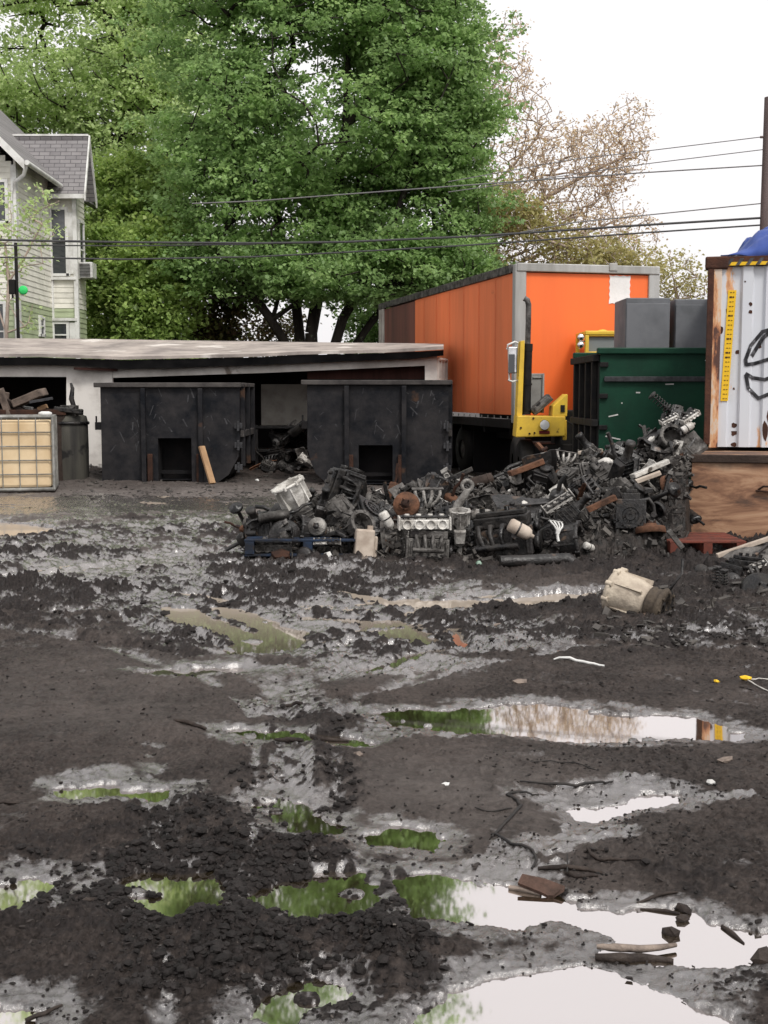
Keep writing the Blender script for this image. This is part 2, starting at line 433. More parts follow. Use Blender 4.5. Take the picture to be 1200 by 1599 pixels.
def mud_material():
    m, N, L = new_mat('wet_mud')
    out = N.new('ShaderNodeOutputMaterial'); b = N.new('ShaderNodeBsdfPrincipled')
    tc = N.new('ShaderNodeTexCoord')
    def attr(n):
        a = N.new('ShaderNodeAttribute'); a.attribute_name = n; return a.outputs['Fac']
    def noise(sc, det=6, rg=0.6):
        t = N.new('ShaderNodeTexNoise'); t.inputs['Scale'].default_value = sc; t.inputs['Detail'].default_value = det; t.inputs['Roughness'].default_value = rg
        L.new(tc.outputs['Object'], t.inputs['Vector']); return t.outputs[0]
    def ramp(src, p0, p1, c0=(0, 0, 0, 1), c1=(1, 1, 1, 1)):
        r = N.new('ShaderNodeValToRGB'); r.color_ramp.elements[0].position = p0; r.color_ramp.elements[1].position = p1
        r.color_ramp.elements[0].color = c0; r.color_ramp.elements[1].color = c1
        L.new(src, r.inputs[0]); return r.outputs[0]
    def mix(f, a, b_):
        x = N.new('ShaderNodeMixRGB')
        if isinstance(f, float): x.inputs[0].default_value = f
        else: L.new(f, x.inputs[0])
        for i, c in ((1, a), (2, b_)):
            if isinstance(c, tuple): x.inputs[i].default_value = c
            else: L.new(c, x.inputs[i])
        return x.outputs[0]
    base = ramp(noise(1.4, 9, 0.7), 0.42, 0.60, (0.014, 0.0110, 0.0098, 1), (0.066, 0.053, 0.047, 1))
    fine = ramp(noise(42, 6, 0.8), 0.40, 0.62, (0.007, 0.0055, 0.005, 1), (0.092, 0.075, 0.067, 1))
    c = mix(0.50, base, fine)
    c = mix(attr('pale'), c, ramp(noise(9, 8, 0.75), 0.40, 0.62, (0.095, 0.083, 0.077, 1), (0.20, 0.178, 0.165, 1)))
    c = mix(attr('loose'), c, ramp(noise(60, 4, 0.7), 0.3, 0.7, (0.008, 0.0068, 0.0065, 1), (0.042, 0.035, 0.033, 1)))
    grit = ramp(noise(120, 2, 0.5), 0.735, 0.75)
    c = mix(grit, c, (0.17, 0.15, 0.13, 1))
    L.new(c, b.inputs['Base Color'])
    wet = N.new('ShaderNodeMath'); wet.operation = 'ADD'; wet.use_clamp = True
    nz = N.new('ShaderNodeMapRange'); L.new(noise(16, 9, 0.8), nz.inputs[0]); nz.inputs[1].default_value = 0.35; nz.inputs[2].default_value = 0.65; nz.inputs[3].default_value = -0.42; nz.inputs[4].default_value = 0.32
    L.new(attr('film'), wet.inputs[0]); L.new(nz.outputs[0], wet.inputs[1])
    rr = N.new('ShaderNodeMapRange'); rr.inputs[1].default_value = 0.1; rr.inputs[2].default_value = 0.95; rr.inputs[3].default_value = 0.60; rr.inputs[4].default_value = 0.2
    L.new(wet.outputs[0], rr.inputs[0]); L.new(rr.outputs[0], b.inputs['Roughness'])
    sp = N.new('ShaderNodeMapRange'); sp.inputs[1].default_value = 0.3; sp.inputs[2].default_value = 1.0; sp.inputs[3].default_value = 0.13; sp.inputs[4].default_value = 0.6
    L.new(wet.outputs[0], sp.inputs[0]); L.new(sp.outputs[0], b.inputs['Specular IOR Level'])
    # standing film of water over the wettest mud
    gl = N.new('ShaderNodeBsdfGlossy'); gl.inputs['Roughness'].default_value = 0.17; gl.inputs['Color'].default_value = (0.95, 0.93, 0.92, 1)
    lw = N.new('ShaderNodeLayerWeight'); lw.inputs['Blend'].default_value = 0.66
    g1 = N.new('ShaderNodeMapRange'); g1.inputs[1].default_value = 0.40; g1.inputs[2].default_value = 0.92; g1.inputs[3].default_value = 0.0; g1.inputs[4].default_value = 1.0
    L.new(wet.outputs[0], g1.inputs[0])
    mm = N.new('ShaderNodeMath'); mm.operation = 'MULTIPLY'; L.new(g1.outputs[0], mm.inputs[0]); L.new(lw.outputs['Fresnel'], mm.inputs[1])
    bp = N.new('ShaderNodeBump'); bp.inputs['Strength'].default_value = 0.9; bp.inputs['Distance'].default_value = 0.010
    L.new(noise(70, 9, 0.85), bp.inputs['Height'])
    L.new(bp.outputs[0], b.inputs['Normal'])
    bp2 = N.new('ShaderNodeBump'); bp2.inputs['Strength'].default_value = 0.6; bp2.inputs['Distance'].default_value = 0.007
    L.new(noise(48, 7, 0.8), bp2.inputs['Height'])
    L.new(bp2.outputs[0], gl.inputs['Normal']); L.new(bp2.outputs[0], lw.inputs['Normal'])
    ms = N.new('ShaderNodeMixShader'); L.new(mm.outputs[0], ms.inputs[0]); L.new(b.outputs[0], ms.inputs[1]); L.new(gl.outputs[0], ms.inputs[2])
    L.new(ms.outputs[0], out.inputs[0])
    return m
MUD = mud_material()
g = mesh_np('ground', np.stack([XX.ravel(), YY.ravel(), H], -1), quads, MUD)
set_attr(g, 'film', FILM); set_attr(g, 'pale', PALE); set_attr(g, 'loose', LOOSE)
tag(g, kind='structure')

# wider terrain reaching the horizon
bx, by = np.meshgrid(np.array([-1500, -300, -80, -30, -12, 0, 12, 30, 80, 300, 1500.]), np.array([-1500, -300, -60, -10, 0, 8, 20, 40, 80, 200, 600, 1500.]))
bz = np.full(bx.shape, -0.08)
bi = np.arange(bx.size).reshape(bx.shape)
bq = np.stack([bi[:-1, :-1], bi[:-1, 1:], bi[1:, 1:], bi[1:, :-1]], -1).reshape(-1, 4)
tg = mesh_np('terrain', np.stack([bx.ravel(), by.ravel(), bz.ravel()], -1), bq, MUD)
tag(tg, kind='structure')

def water_material():
    m, N, L = new_mat('puddle_water')
    out = N.new('ShaderNodeOutputMaterial')
    tc = N.new('ShaderNodeTexCoord')
    # murky silt below, bright mirror on top
    d = N.new('ShaderNodeBsdfDiffuse')
    n = N.new('ShaderNodeTexNoise'); n.inputs['Scale'].default_value = 0.35; n.inputs['Detail'].default_value = 3
    L.new(tc.outputs['Object'], n.inputs['Vector'])
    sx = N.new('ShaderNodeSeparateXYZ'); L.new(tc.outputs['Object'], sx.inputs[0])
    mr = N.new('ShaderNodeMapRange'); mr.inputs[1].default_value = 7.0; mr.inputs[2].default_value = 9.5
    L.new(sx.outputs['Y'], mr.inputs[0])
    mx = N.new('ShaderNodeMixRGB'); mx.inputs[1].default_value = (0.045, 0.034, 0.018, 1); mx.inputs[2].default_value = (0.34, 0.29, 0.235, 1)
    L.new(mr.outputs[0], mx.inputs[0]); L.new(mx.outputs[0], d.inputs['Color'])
    gl = N.new('ShaderNodeBsdfGlossy'); gl.inputs['Roughness'].default_value = 0.03; gl.inputs['Color'].default_value = (1.0, 0.95, 0.94, 1)
    nb = N.new('ShaderNodeTexNoise'); nb.inputs['Scale'].default_value = 6.0; nb.inputs['Detail'].default_value = 2
    L.new(tc.outputs['Object'], nb.inputs['Vector'])
    bp = N.new('ShaderNodeBump'); bp.inputs['Strength'].default_value = 0.002; bp.inputs['Distance'].default_value = 0.05
    L.new(nb.outputs[0], bp.inputs['Height']); L.new(bp.outputs[0], gl.inputs['Normal'])
    lw = N.new('ShaderNodeLayerWeight'); lw.inputs['Blend'].default_value = 0.6
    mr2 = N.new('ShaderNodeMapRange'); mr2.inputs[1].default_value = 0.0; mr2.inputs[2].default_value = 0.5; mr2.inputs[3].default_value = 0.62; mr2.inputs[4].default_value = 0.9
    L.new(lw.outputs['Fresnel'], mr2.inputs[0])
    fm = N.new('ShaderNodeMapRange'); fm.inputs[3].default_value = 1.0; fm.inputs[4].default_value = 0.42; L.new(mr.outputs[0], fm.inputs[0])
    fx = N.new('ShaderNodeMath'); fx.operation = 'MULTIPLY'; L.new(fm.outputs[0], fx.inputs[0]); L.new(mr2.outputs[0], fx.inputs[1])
    ms = N.new('ShaderNodeMixShader'); L.new(fx.outputs[0], ms.inputs[0]); L.new(d.outputs[0], ms.inputs[1]); L.new(gl.outputs[0], ms.inputs[2])
    L.new(ms.outputs[0], out.inputs[0])
    return m
WATER = water_material()
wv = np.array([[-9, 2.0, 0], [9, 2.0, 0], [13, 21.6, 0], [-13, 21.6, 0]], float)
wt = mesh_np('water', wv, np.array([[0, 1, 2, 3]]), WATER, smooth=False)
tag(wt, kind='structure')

def gz(X, Y):
    return float(ground_fields(np.array([float(X)]), np.array([float(Y)]))[0][0])
def GND(px, py):
    p = gnd(px, py); p.z = max(0.0, gz(p.x, p.y)); return p

# loose clods and grit thrown over the mud
def clod_mesh():
    base = []; t = (1 + 5 ** .5) / 2
    ico = np.array([(-1, t, 0), (1, t, 0), (-1, -t, 0), (1, -t, 0), (0, -1, t), (0, 1, t), (0, -1, -t), (0, 1, -t), (t, 0, -1), (t, 0, 1), (-t, 0, -1), (-t, 0, 1)]) / 1.9
    fc = np.array([(0, 11, 5), (0, 5, 1), (0, 1, 7), (0, 7, 10), (0, 10, 11), (1, 5, 9), (5, 11, 4), (11, 10, 2), (10, 7, 6), (7, 1, 8), (3, 9, 4), (3, 4, 2), (3, 2, 6), (3, 6, 8), (3, 8, 9), (4, 9, 5), (2, 4, 11), (6, 2, 10), (8, 6, 7), (9, 8, 1)])
    n = 110000
    u = rng.uniform(-60, 1260, n); v = 790 + 830 * rng.uniform(0, 1, n) ** 0.8
    z = v
    # ground positions
    a = (u - 600) / F; b_ = -(v - 799.5) / F
    dz = -_s + b_ * _c; dy = _c + b_ * _s
    t_ = -CAMH / dz; X = a * t_; Y = dy * t_
    h, fl, pa, lo = ground_fields(X, Y)
    dens = (0.02 + 0.42 * lo * sstep(.35, .75, vnoise(X * 1.7, Y * 2.2, 305)) + 0.10 * (vnoise(X * 3, Y * 3, 300) > 0.78)) * (1 - .55 * sstep(7, 9, Y))
    keep = (h > -0.005) & (rng.uniform(0, 1, n) < dens)
    X, Y, h, lo = X[keep], Y[keep], h[keep], lo[keep]
    n = len(X)
    s = (0.0026 + 0.0075 * rng.uniform(0, 1, n) ** 3.5 * (0.4 + 1.1 * lo)) * (0.9 + .13 * Y)
    V = ico[None] * (1 + 0.45 * (rng.uniform(0, 1, (n, 12, 1)) - 0.5)) * np.stack([rng.uniform(.7, 1.5, n), rng.uniform(.7, 1.5, n), rng.uniform(.5, .9, n)], -1)[:, None, :]
    th = rng.uniform(0, 6.28, n); cc, ss = np.cos(th)[:, None], np.sin(th)[:, None]
    V = np.stack([V[..., 0] * cc - V[..., 1] * ss, V[..., 0] * ss + V[..., 1] * cc, V[..., 2]], -1)
    V = V * s[:, None, None] + np.stack([X, Y, h + s * 0.25], -1)[:, None, :]
    Q = (fc[None] + (np.arange(n) * 12)[:, None, None]).reshape(-1, 3)
    o = mesh_np('mud_clods', V.reshape(-1, 3), Q, CLOD, smooth=False)
    tag(o, 'loose dark crumbs of mud and grit scattered over the wet yard', 'mud clods', kind='stuff')
CLOD = grime('clod_soil', (0.024, 0.020, 0.019), (0.010, 0.009, 0.0085), 0.6, 20, 0.6, 0.85, bump=0.4, bscale=120, spots=(0.12, 0.105, 0.095), spot_amt=0.1, spot_scale=25)
clod_mesh()

# ================================================================== VEGETATION
def leaf_material(name, cols, transl=0.45):
    m, N, L = new_mat(name)
    out = N.new('ShaderNodeOutputMaterial')
    a = N.new('ShaderNodeAttribute'); a.attribute_name = 'tint'
    r = N.new('ShaderNodeValToRGB')
    els = r.color_ramp.elements
    while len(els) < len(cols): els.new(0.5)
    for i, c in enumerate(cols):
        els[i].position = i / (len(cols) - 1); els[i].color = (*c, 1)
    L.new(a.outputs['Fac'], r.inputs[0])
    b = N.new('ShaderNodeBsdfPrincipled'); b.inputs['Roughness'].default_value = 0.5; b.inputs['Specular IOR Level'].default_value = 0.35
    t = N.new('ShaderNodeBsdfTranslucent')
    hv = N.new('ShaderNodeHueSaturation'); hv.inputs['Value'].default_value = 1.5; hv.inputs['Hue'].default_value = 0.49
    L.new(r.outputs[0], b.inputs['Base Color']); L.new(r.outputs[0], hv.inputs['Color']); L.new(hv.outputs[0], t.inputs['Color'])
    ms = N.new('ShaderNodeMixShader'); ms.inputs[0].default_value = transl
    L.new(b.outputs[0], ms.inputs[1]); L.new(t.outputs[0], ms.inputs[2]); L.new(ms.outputs[0], out.inputs[0])
    return m
BARK = grime('tree_bark', (0.055, 0.045, 0.038), (0.02, 0.017, 0.015), 0.6, 3, 0.9, bump=0.8, bscale=18, streak=True, spots=(0.09, 0.10, 0.07), spot_amt=0.2)
TWIG = grime('reddish_twig_bark', (0.48, 0.39, 0.33), (0.33, 0.26, 0.22), 0.5, 3, 0.85, bump=0.3)
LEAF_MAPLE = leaf_material('maple_leaves', [(0.115, 0.17, 0.065), (0.20, 0.315, 0.12), (0.285, 0.43, 0.16), (0.42, 0.57, 0.24)], 0.5)
LEAF_PALE = leaf_material('haze_pale_spring_leaves', [(0.30, 0.38, 0.19), (0.42, 0.53, 0.25), (0.52, 0.64, 0.31), (0.64, 0.73, 0.42)], 0.5)  # spring yellow-green, lightened further to put distance haze into the colour
LEAF_BUD = leaf_material('reddish_buds', [(0.46, 0.33, 0.23), (0.54, 0.42, 0.28), (0.60, 0.50, 0.33), (0.66, 0.60, 0.40)], 0.45)
LEAF_OLIVE = leaf_material('olive_young_leaves', [(0.20, 0.19, 0.08), (0.32, 0.30, 0.12), (0.42, 0.39, 0.17), (0.55, 0.50, 0.24)], 0.45)
LEAF_SHRUB = leaf_material('shrub_leaves', [(0.13, 0.19, 0.06), (0.24, 0.35, 0.10), (0.35, 0.47, 0.14), (0.5, 0.6, 0.22)], 0.45)
LEAF_RUST = leaf_material('dry_russet_leaves', [(0.05, 0.035, 0.02), (0.10, 0.065, 0.035), (0.10, 0.11, 0.03), (0.16, 0.17, 0.05)], 0.4)

def grow(roots, pts, step, bend=0.25, rs=None, bias=0.25):
    """connect attractor points to a growing skeleton; returns nodes, parent index, tips"""
    nodes = []; par = []
    for ch in roots:                     # list of polylines, each starts at the base
        prev = -1
        for i, p in enumerate(ch):
            if isinstance(p, int): prev = p; continue
            nodes.append(np.array(p, float)); par.append(prev); prev = len(nodes) - 1
    base = nodes[0]
    pts = sorted(pts, key=lambda p: np.linalg.norm(p - base))
    cap = len(nodes) + len(pts) * 8 + 10
    A = np.zeros((cap, 3)); n = len(nodes); A[:n] = nodes
    D = np.zeros(cap)
    for i in range(n): D[i] = 0 if par[i] < 0 else D[par[i]] + np.linalg.norm(A[i] - A[par[i]])
    tips = []; r = rs or np.random.default_rng(1)
    first_free = 0
    for p in pts:
        d = np.linalg.norm(A[:n] - p, axis=1)
        up = np.maximum(0, (A[:n, 2] - p[2])) * 0.9      # prefer attaching from below
        j = int(np.argmin(d + up + bias * D[:n] * 0.3))
        a = A[j]; L_ = np.linalg.norm(p - a); k = max(1, int(L_ / step))
        side = np.cross(p - a, r.normal(size=3)); side = side / (np.linalg.norm(side) + 1e-9) * L_ * bend * r.uniform(0.2, 1)
        prev = j
        for q in range(1, k + 1):
            t = q / k
            if n >= cap: break
            pos = a + (p - a) * t + side * math.sin(math.pi * t) * 0.5 + np.array([0, 0, -0.10 * L_ * math.sin(math.pi * t)])
            A[n] = pos; par.append(prev); D[n] = D[prev] + L_ / k; prev = n; n += 1
        tips.append(prev)
    return A[:n], par, tips

def skeleton_mesh(A, par, k=0.016, rmin=0.012, rmax=0.5, pw=0.5, nside=5, maxd=1.0):
    n = len(A); cnt = np.zeros(n)
    kids = np.zeros(n, int)
    for i in range(n - 1, -1, -1):
        if kids[i] == 0: cnt[i] = 1
        if par[i] >= 0: cnt[par[i]] += cnt[i]; kids[par[i]] += 1
    rad = np.clip(k * cnt ** pw, rmin, rmax)
    I = np.array([i for i in range(n) if par[i] >= 0]); Pn = np.array([par[i] for i in I])
    a = A[Pn]; b = A[I]; ra = np.minimum(rad[Pn], rad[I] * 1.5); rb = rad[I]
    d = b - a; d /= (np.linalg.norm(d, axis=1, keepdims=True) + 1e-9)
    ref = np.where(np.abs(d[:, 2:3]) < 0.9, np.array([[0, 0, 1.]]), np.array([[1., 0, 0]]))
    u = np.cross(d, ref); u /= (np.linalg.norm(u, axis=1, keepdims=True) + 1e-9); w = np.cross(d, u)
    V = []
    for j in range(nside):
        an = 2 * math.pi * j / nside
        V.append(a + (u * math.cos(an) + w * math.sin(an)) * ra[:, None])
    for j in range(nside):
        an = 2 * math.pi * j / nside
        V.append(b + (u * math.cos(an) + w * math.sin(an)) * rb[:, None])
    V = np.stack(V, 1).reshape(-1, 3)
    o = np.arange(len(I)) * nside * 2
    Q = np.stack([np.stack([o + j, o + (j + 1) % nside, o + nside + (j + 1) % nside, o + nside + j], -1) for j in range(nside)], 1).reshape(-1, 4)
    return V, Q

def leaves_mesh(C, size, r, flat=0.6):
    """one small folded leaf quad per point"""
    n = len(C)
    nrm = r.normal(size=(n, 3)); nrm[:, 2] = np.abs(nrm[:, 2]) + flat; nrm /= np.linalg.norm(nrm, axis=1, keepdims=True)
    t = np.cross(nrm, r.normal(size=(n, 3))); t /= (np.linalg.norm(t, axis=1, keepdims=True) + 1e-9)
    w = np.cross(nrm, t)
    s = size * r.uniform(0.6, 1.35, (n, 1)); q = s * r.uniform(0.35, 0.6, (n, 1))
    droop = np.array([[0, 0, -1.0]]) * s * 0.25
    V = np.stack([C, C + t * s * 0.5 + w * q, C + t * s + droop, C + t * s * 0.5 - w * q], 1).reshape(-1, 3)
    Q = (np.arange(n) * 4)[:, None] + np.arange(4)[None]
    return V, Q

def crown_points(ells, n, r, shell=0.55, cull=True):
    """points in a union of ellipsoids (cx,cy,cz,rx,ry,rz,weight), denser towards the outside"""
    out = []; W = np.array([e[6] for e in ells], float); W /= W.sum()
    for e, w in zip(ells, W):
        k = max(1, int(n * w))
        d = r.normal(size=(k, 3)); d /= np.linalg.norm(d, axis=1, keepdims=True)
        rr = r.uniform(0, 1, (k, 1)) ** (1 / 3 * shell)
        out.append(np.array(e[:3]) + d * rr * np.array(e[3:6]))
    P = np.concatenate(out)
    g = 0.5 * vnoise(P[:, 0] * .55 + 3, P[:, 2] * .75, 900) + 0.5 * vnoise(P[:, 1] * .5, P[:, 2] * .7 + P[:, 0] * .3, 901)
    return P[g > 0.33] if (len(P) > 300 and cull) else P

def tree(name, label, cat, base, roots, ells, n_tip, leaf, leaf_mat, bark, seed, clump=(0.5, 0.3), n_leaf=60, lsize=0.13,
         k=0.016, rmin=0.012, rmax=0.4, step=0.8, shell=0.5, bend=0.25, group=None, pw=0.5, maxz=None, leaf_keep=1.0):
    r = np.random.default_rng(seed)
    root = empty(name, base); tag(root, label, cat, group)
    b = np.array(base)
    pts = crown_points(ells, n_tip, r, shell, n_leaf > 12)
    if maxz is not None: pts = pts[pts[:, 2] < maxz]
    pts = pts[pts[:, 2] > 0.6]
    A, par, tips = grow(roots, list(pts), step, bend, r)
    V, Q = skeleton_mesh(A, par, k, rmin, rmax, pw)
    o = mesh_np('trunk', V - b, Q, bark, root)
    if n_leaf > 0:
        T = A[tips]
        Tt = T[r.uniform(0, 1, len(T)) < leaf_keep]
        # each clump: a few sub-tufts, flattened in layers
        ns = 5
        sub = Tt[:, None, :] + r.normal(size=(len(Tt), ns, 3)) * np.array([clump[0], clump[0], clump[1]]) * 0.9
        sub = sub.reshape(-1, 3)
        szs = r.uniform(0.5, 1.2, len(sub))
        m = max(1, n_leaf // ns)
        C = sub[:, None, :] + r.normal(size=(len(sub), m, 3)) * (np.array([clump[0], clump[0], clump[1]]) * 0.42)[None, None, :] * szs[:, None, None]
        tint = np.repeat(np.repeat(r.uniform(0, 1, len(Tt)), ns) * 0.45 + r.uniform(0, .3, len(sub)), m) + r.uniform(-0.02, 0.25, len(sub) * m)
        C = C.reshape(-1, 3)
        if maxz is not None:
            q = C[:, 2] < maxz + 0.5; C = C[q]; tint = tint[q]
        V, Q = leaves_mesh(C, lsize, r)
        lo = mesh_np('crown', V - b, Q, leaf_mat, root, smooth=False)
        set_attr(lo, 'tint', np.repeat(np.clip(tint, 0, 1), 4))
    return root

def E(px, py, Y, rx, ry, depth=1.0, w=1.0):
    """ellipsoid given by its centre and radii in photo pixels at distance Y"""
    p = ptY(px, py, Y); m = Y / F
    return (p.x, p.y, p.z, rx * m, rx * m * depth, ry * m, w)
def PT(px, py, Y): return tuple(ptY(px, py, Y))

# big maple behind the shed
BY = 42.0
bb = (ptY(490, 600, BY).x, BY, 0.0)
def v3(px, py, Y): return list(ptY(px, py, Y))
roots = [[list(bb), v3(488, 560, BY), v3(486, 520, BY), v3(500, 440, BY), v3(520, 340, BY), v3(540, 200, BY), v3(545, 60, BY)],
         [0, v3(455, 550, BY - .3), v3(425, 500, BY - .6), v3(392, 455, BY - .8), v3(350, 400, BY - 1), v3(310, 320, BY - 1.5), v3(290, 220, BY - 1.5)],
         [0, v3(470, 540, BY + .5), v3(462, 470, BY + .6), v3(440, 380, BY + .8), v3(420, 260, BY + 1), v3(415, 120, BY + 1)],
         [0, v3(520, 550, BY - .2), v3(535, 500, BY - .4), v3(570, 440, BY - .6), v3(610, 360, BY - 1), v3(650, 250, BY - 1.2), v3(670, 120, BY - 1)],
         [0, v3(540, 560, BY + .4), v3(575, 510, BY + .7), v3(620, 450, BY + 1), v3(680, 380, BY + 1.2)]]
ells = [E(520, 150, BY, 225, 190, .8, 3.0), E(650, 330, BY, 120, 120, .8, 1.3), E(420, 330, BY, 150, 130, .8, 1.4), E(540, 425, BY - 1, 150, 50, .7, .6), E(640, 60, BY, 115, 130, .8, .9),
        E(310, 130, BY, 80, 150, .8, .6), E(710, 220, BY, 60, 100, .8, .5), E(690, 420, BY - 1, 80, 45, .7, .35), E(480, -170, BY, 240, 190, .9, 2.4), E(360, 420, BY - 1.5, 90, 55, .6, .45)]
tree('maple_tree', 'tall dense green maple with several dark trunks rising behind the low shed', 'tree', bb, roots, ells, 1900, None, LEAF_MAPLE, BARK, 3,
     clump=(0.62, 0.24), n_leaf=150, lsize=0.135, k=0.018, rmin=0.02, rmax=0.42, step=0.9, shell=0.62)

# pale trees behind the house
TY = 54.0
b2 = (ptY(235, 600, TY).x, TY, 0.0)
roots = [[list(b2), v3(235, 500, TY), v3(215, 350, TY), v3(190, 240, TY), v3(140, 185, TY), v3(95, 175, TY)],
         [3, v3(185, 190, TY), v3(200, 100, TY), v3(205, 0, TY)], [2, v3(250, 280, TY), v3(280, 180, TY)]]
roots[1][0] = 3; roots[2][0] = 2
ells = [E(120, 90, TY, 170, 120, .7, 2), E(210, 240, TY, 110, 120, .7, 1.1), E(30, 190, TY, 90, 90, .7, .7), E(240, 60, TY, 110, 110, .7, 1), E(180, 400, TY, 80, 130, .7, .8), E(130, -140, TY, 230, 180, .9, 2.6)]
tree('deciduous_tree', 'pale yellow-green tree with thin spring foliage behind the house roof', 'tree', b2, roots, ells, 1350, None, LEAF_PALE, BARK, 5,
     clump=(0.75, 0.30), n_leaf=90, lsize=0.16, k=0.022, rmin=0.025, rmax=0.3, step=1.1, shell=0.7)

# budding bare tree on the right
SY = 46.0
b3 = (ptY(690, 600, SY).x, SY, 0.0)
roots = [[list(b3), v3(695, 500, SY), v3(705, 420, SY), v3(720, 330, SY), v3(730, 220, SY), v3(740, 110, SY), v3(755, 30, SY)],
         [2, v3(770, 370, SY), v3(850, 310, SY), v3(920, 270, SY), v3(975, 245, SY)],
         [2, v3(790, 420, SY), v3(870, 385, SY), v3(960, 345, SY), v3(1010, 330, SY)],
         [3, v3(790, 270, SY), v3(840, 215, SY)]]
ells = [E(790, 230, SY, 90, 130, .8, 1.6), E(880, 270, SY, 105, 85, .8, 1.9), E(950, 240, SY, 65, 65, .8, .8), E(870, 380, SY, 130, 70, .8, 1.9), E(790, 110, SY, 45, 90, .8, .5), E(980, 370, SY, 50, 60, .8, .5), E(985, 200, SY, 40, 50, .8, .35)]
tree('budding_tree', 'almost bare tree with reddish twigs and buds rising behind the orange trailer', 'tree', b3, roots, ells, 3000, None, LEAF_BUD, TWIG, 8,
     clump=(0.13, 0.1), n_leaf=5, lsize=0.085, k=0.010, rmin=0.0125, rmax=0.22, step=0.55, shell=0.8, bend=0.3, pw=0.42)
b4 = (ptY(830, 600, SY - 2).x, SY - 2, 0.0)
roots = [[list(b4), v3(830, 520, SY - 2), v3(820, 450, SY - 2), v3(810, 400, SY - 2)], [1, v3(880, 450, SY - 2), v3(930, 410, SY - 2)]]
ells = [E(800, 370, SY - 2, 80, 60, .7, 1.2), E(870, 410, SY - 2, 110, 40, .7, 1.2), E(970, 420, SY - 2, 60, 30, .7, .5), E(750, 420, SY - 2, 60, 50, .7, .7), E(790, 310, SY - 2, 40, 40, .7, .3)]
tree('young_tree', 'low bushy tree with small olive yellow leaves just above the orange trailer roof', 'tree', b4, roots, ells, 420, None, LEAF_OLIVE, TWIG, 9,
     clump=(0.45, 0.26), n_leaf=42, lsize=0.13, k=0.014, rmin=0.012, rmax=0.14, step=0.6, shell=0.75)
b5 = (ptY(1075, 600, 50).x, 50, 0.0)
roots = [[list(b5), v3(1070, 520, 50), v3(1055, 450, 50), v3(1045, 400, 50)]]
tree('thin_sapling', 'wispy half bare sapling against the sky behind the grey cabinets', 'tree', b5, roots, [E(1050, 430, 50, 35, 40, .7, 1), E(1085, 445, 50, 25, 22, .7, .5)], 130, None, LEAF_OLIVE, TWIG, 10,
     clump=(0.35, 0.25), n_leaf=12, lsize=0.12, k=0.012, rmin=0.01, rmax=0.1, step=0.6)

# shrubs between house and maple
def shrub(label, px, py, Y, rx, ry, mat, seed, n=160, nl=80, ls=0.15, name='shrub'):
    b = (ptY(px, 600, Y).x, Y, 0.0)
    r0 = [[list(b), list(ptY(px, 590, Y)), list(ptY(px + 4, (py + 600) / 2, Y))], [0, list(ptY(px - rx * .4, 560, Y)), list(ptY(px - rx * .5, py, Y))], [0, list(ptY(px + rx * .4, 560, Y)), list(ptY(px + rx * .5, py, Y))]]
    p = ptY(px, py, Y)
    tree(name, label, 'shrub', b, r0, [E(px, py, Y, rx, ry, .5, 1), E(px, 570, Y, rx * .95, 60, .4, .6)], n, None, mat, BARK, seed, clump=(0.42, 0.24), n_leaf=nl, lsize=ls, k=0.014, rmin=0.012, rmax=0.1, step=0.6, shell=0.7)
shrub('bright green bushy shrub directly beside the house and window air conditioner', 175, 440, 43, 48, 95, LEAF_SHRUB, 20, 260)
shrub('mid green shrub with drooping leaves between the house and the maple', 250, 440, 41.5, 55, 100, LEAF_SHRUB, 21, 260)
shrub('brown leaved scrubby bush at the foot of the leaning maple trunk', 335, 480, 43.5, 50, 60, LEAF_RUST, 22, 150, 50)
shrub('yellow-green tall shrub reaching up the left of the maple', 215, 330, 45, 70, 100, LEAF_SHRUB, 23, 320)
shrub('dark low undergrowth bush behind the maple trunks', 400, 520, 49, 90, 35, LEAF_RUST, 24, 90, 35)
shrub('low green bush right of the maple trunks behind the trailer end', 600, 500, 48, 70, 60, LEAF_MAPLE, 25, 140, 60)

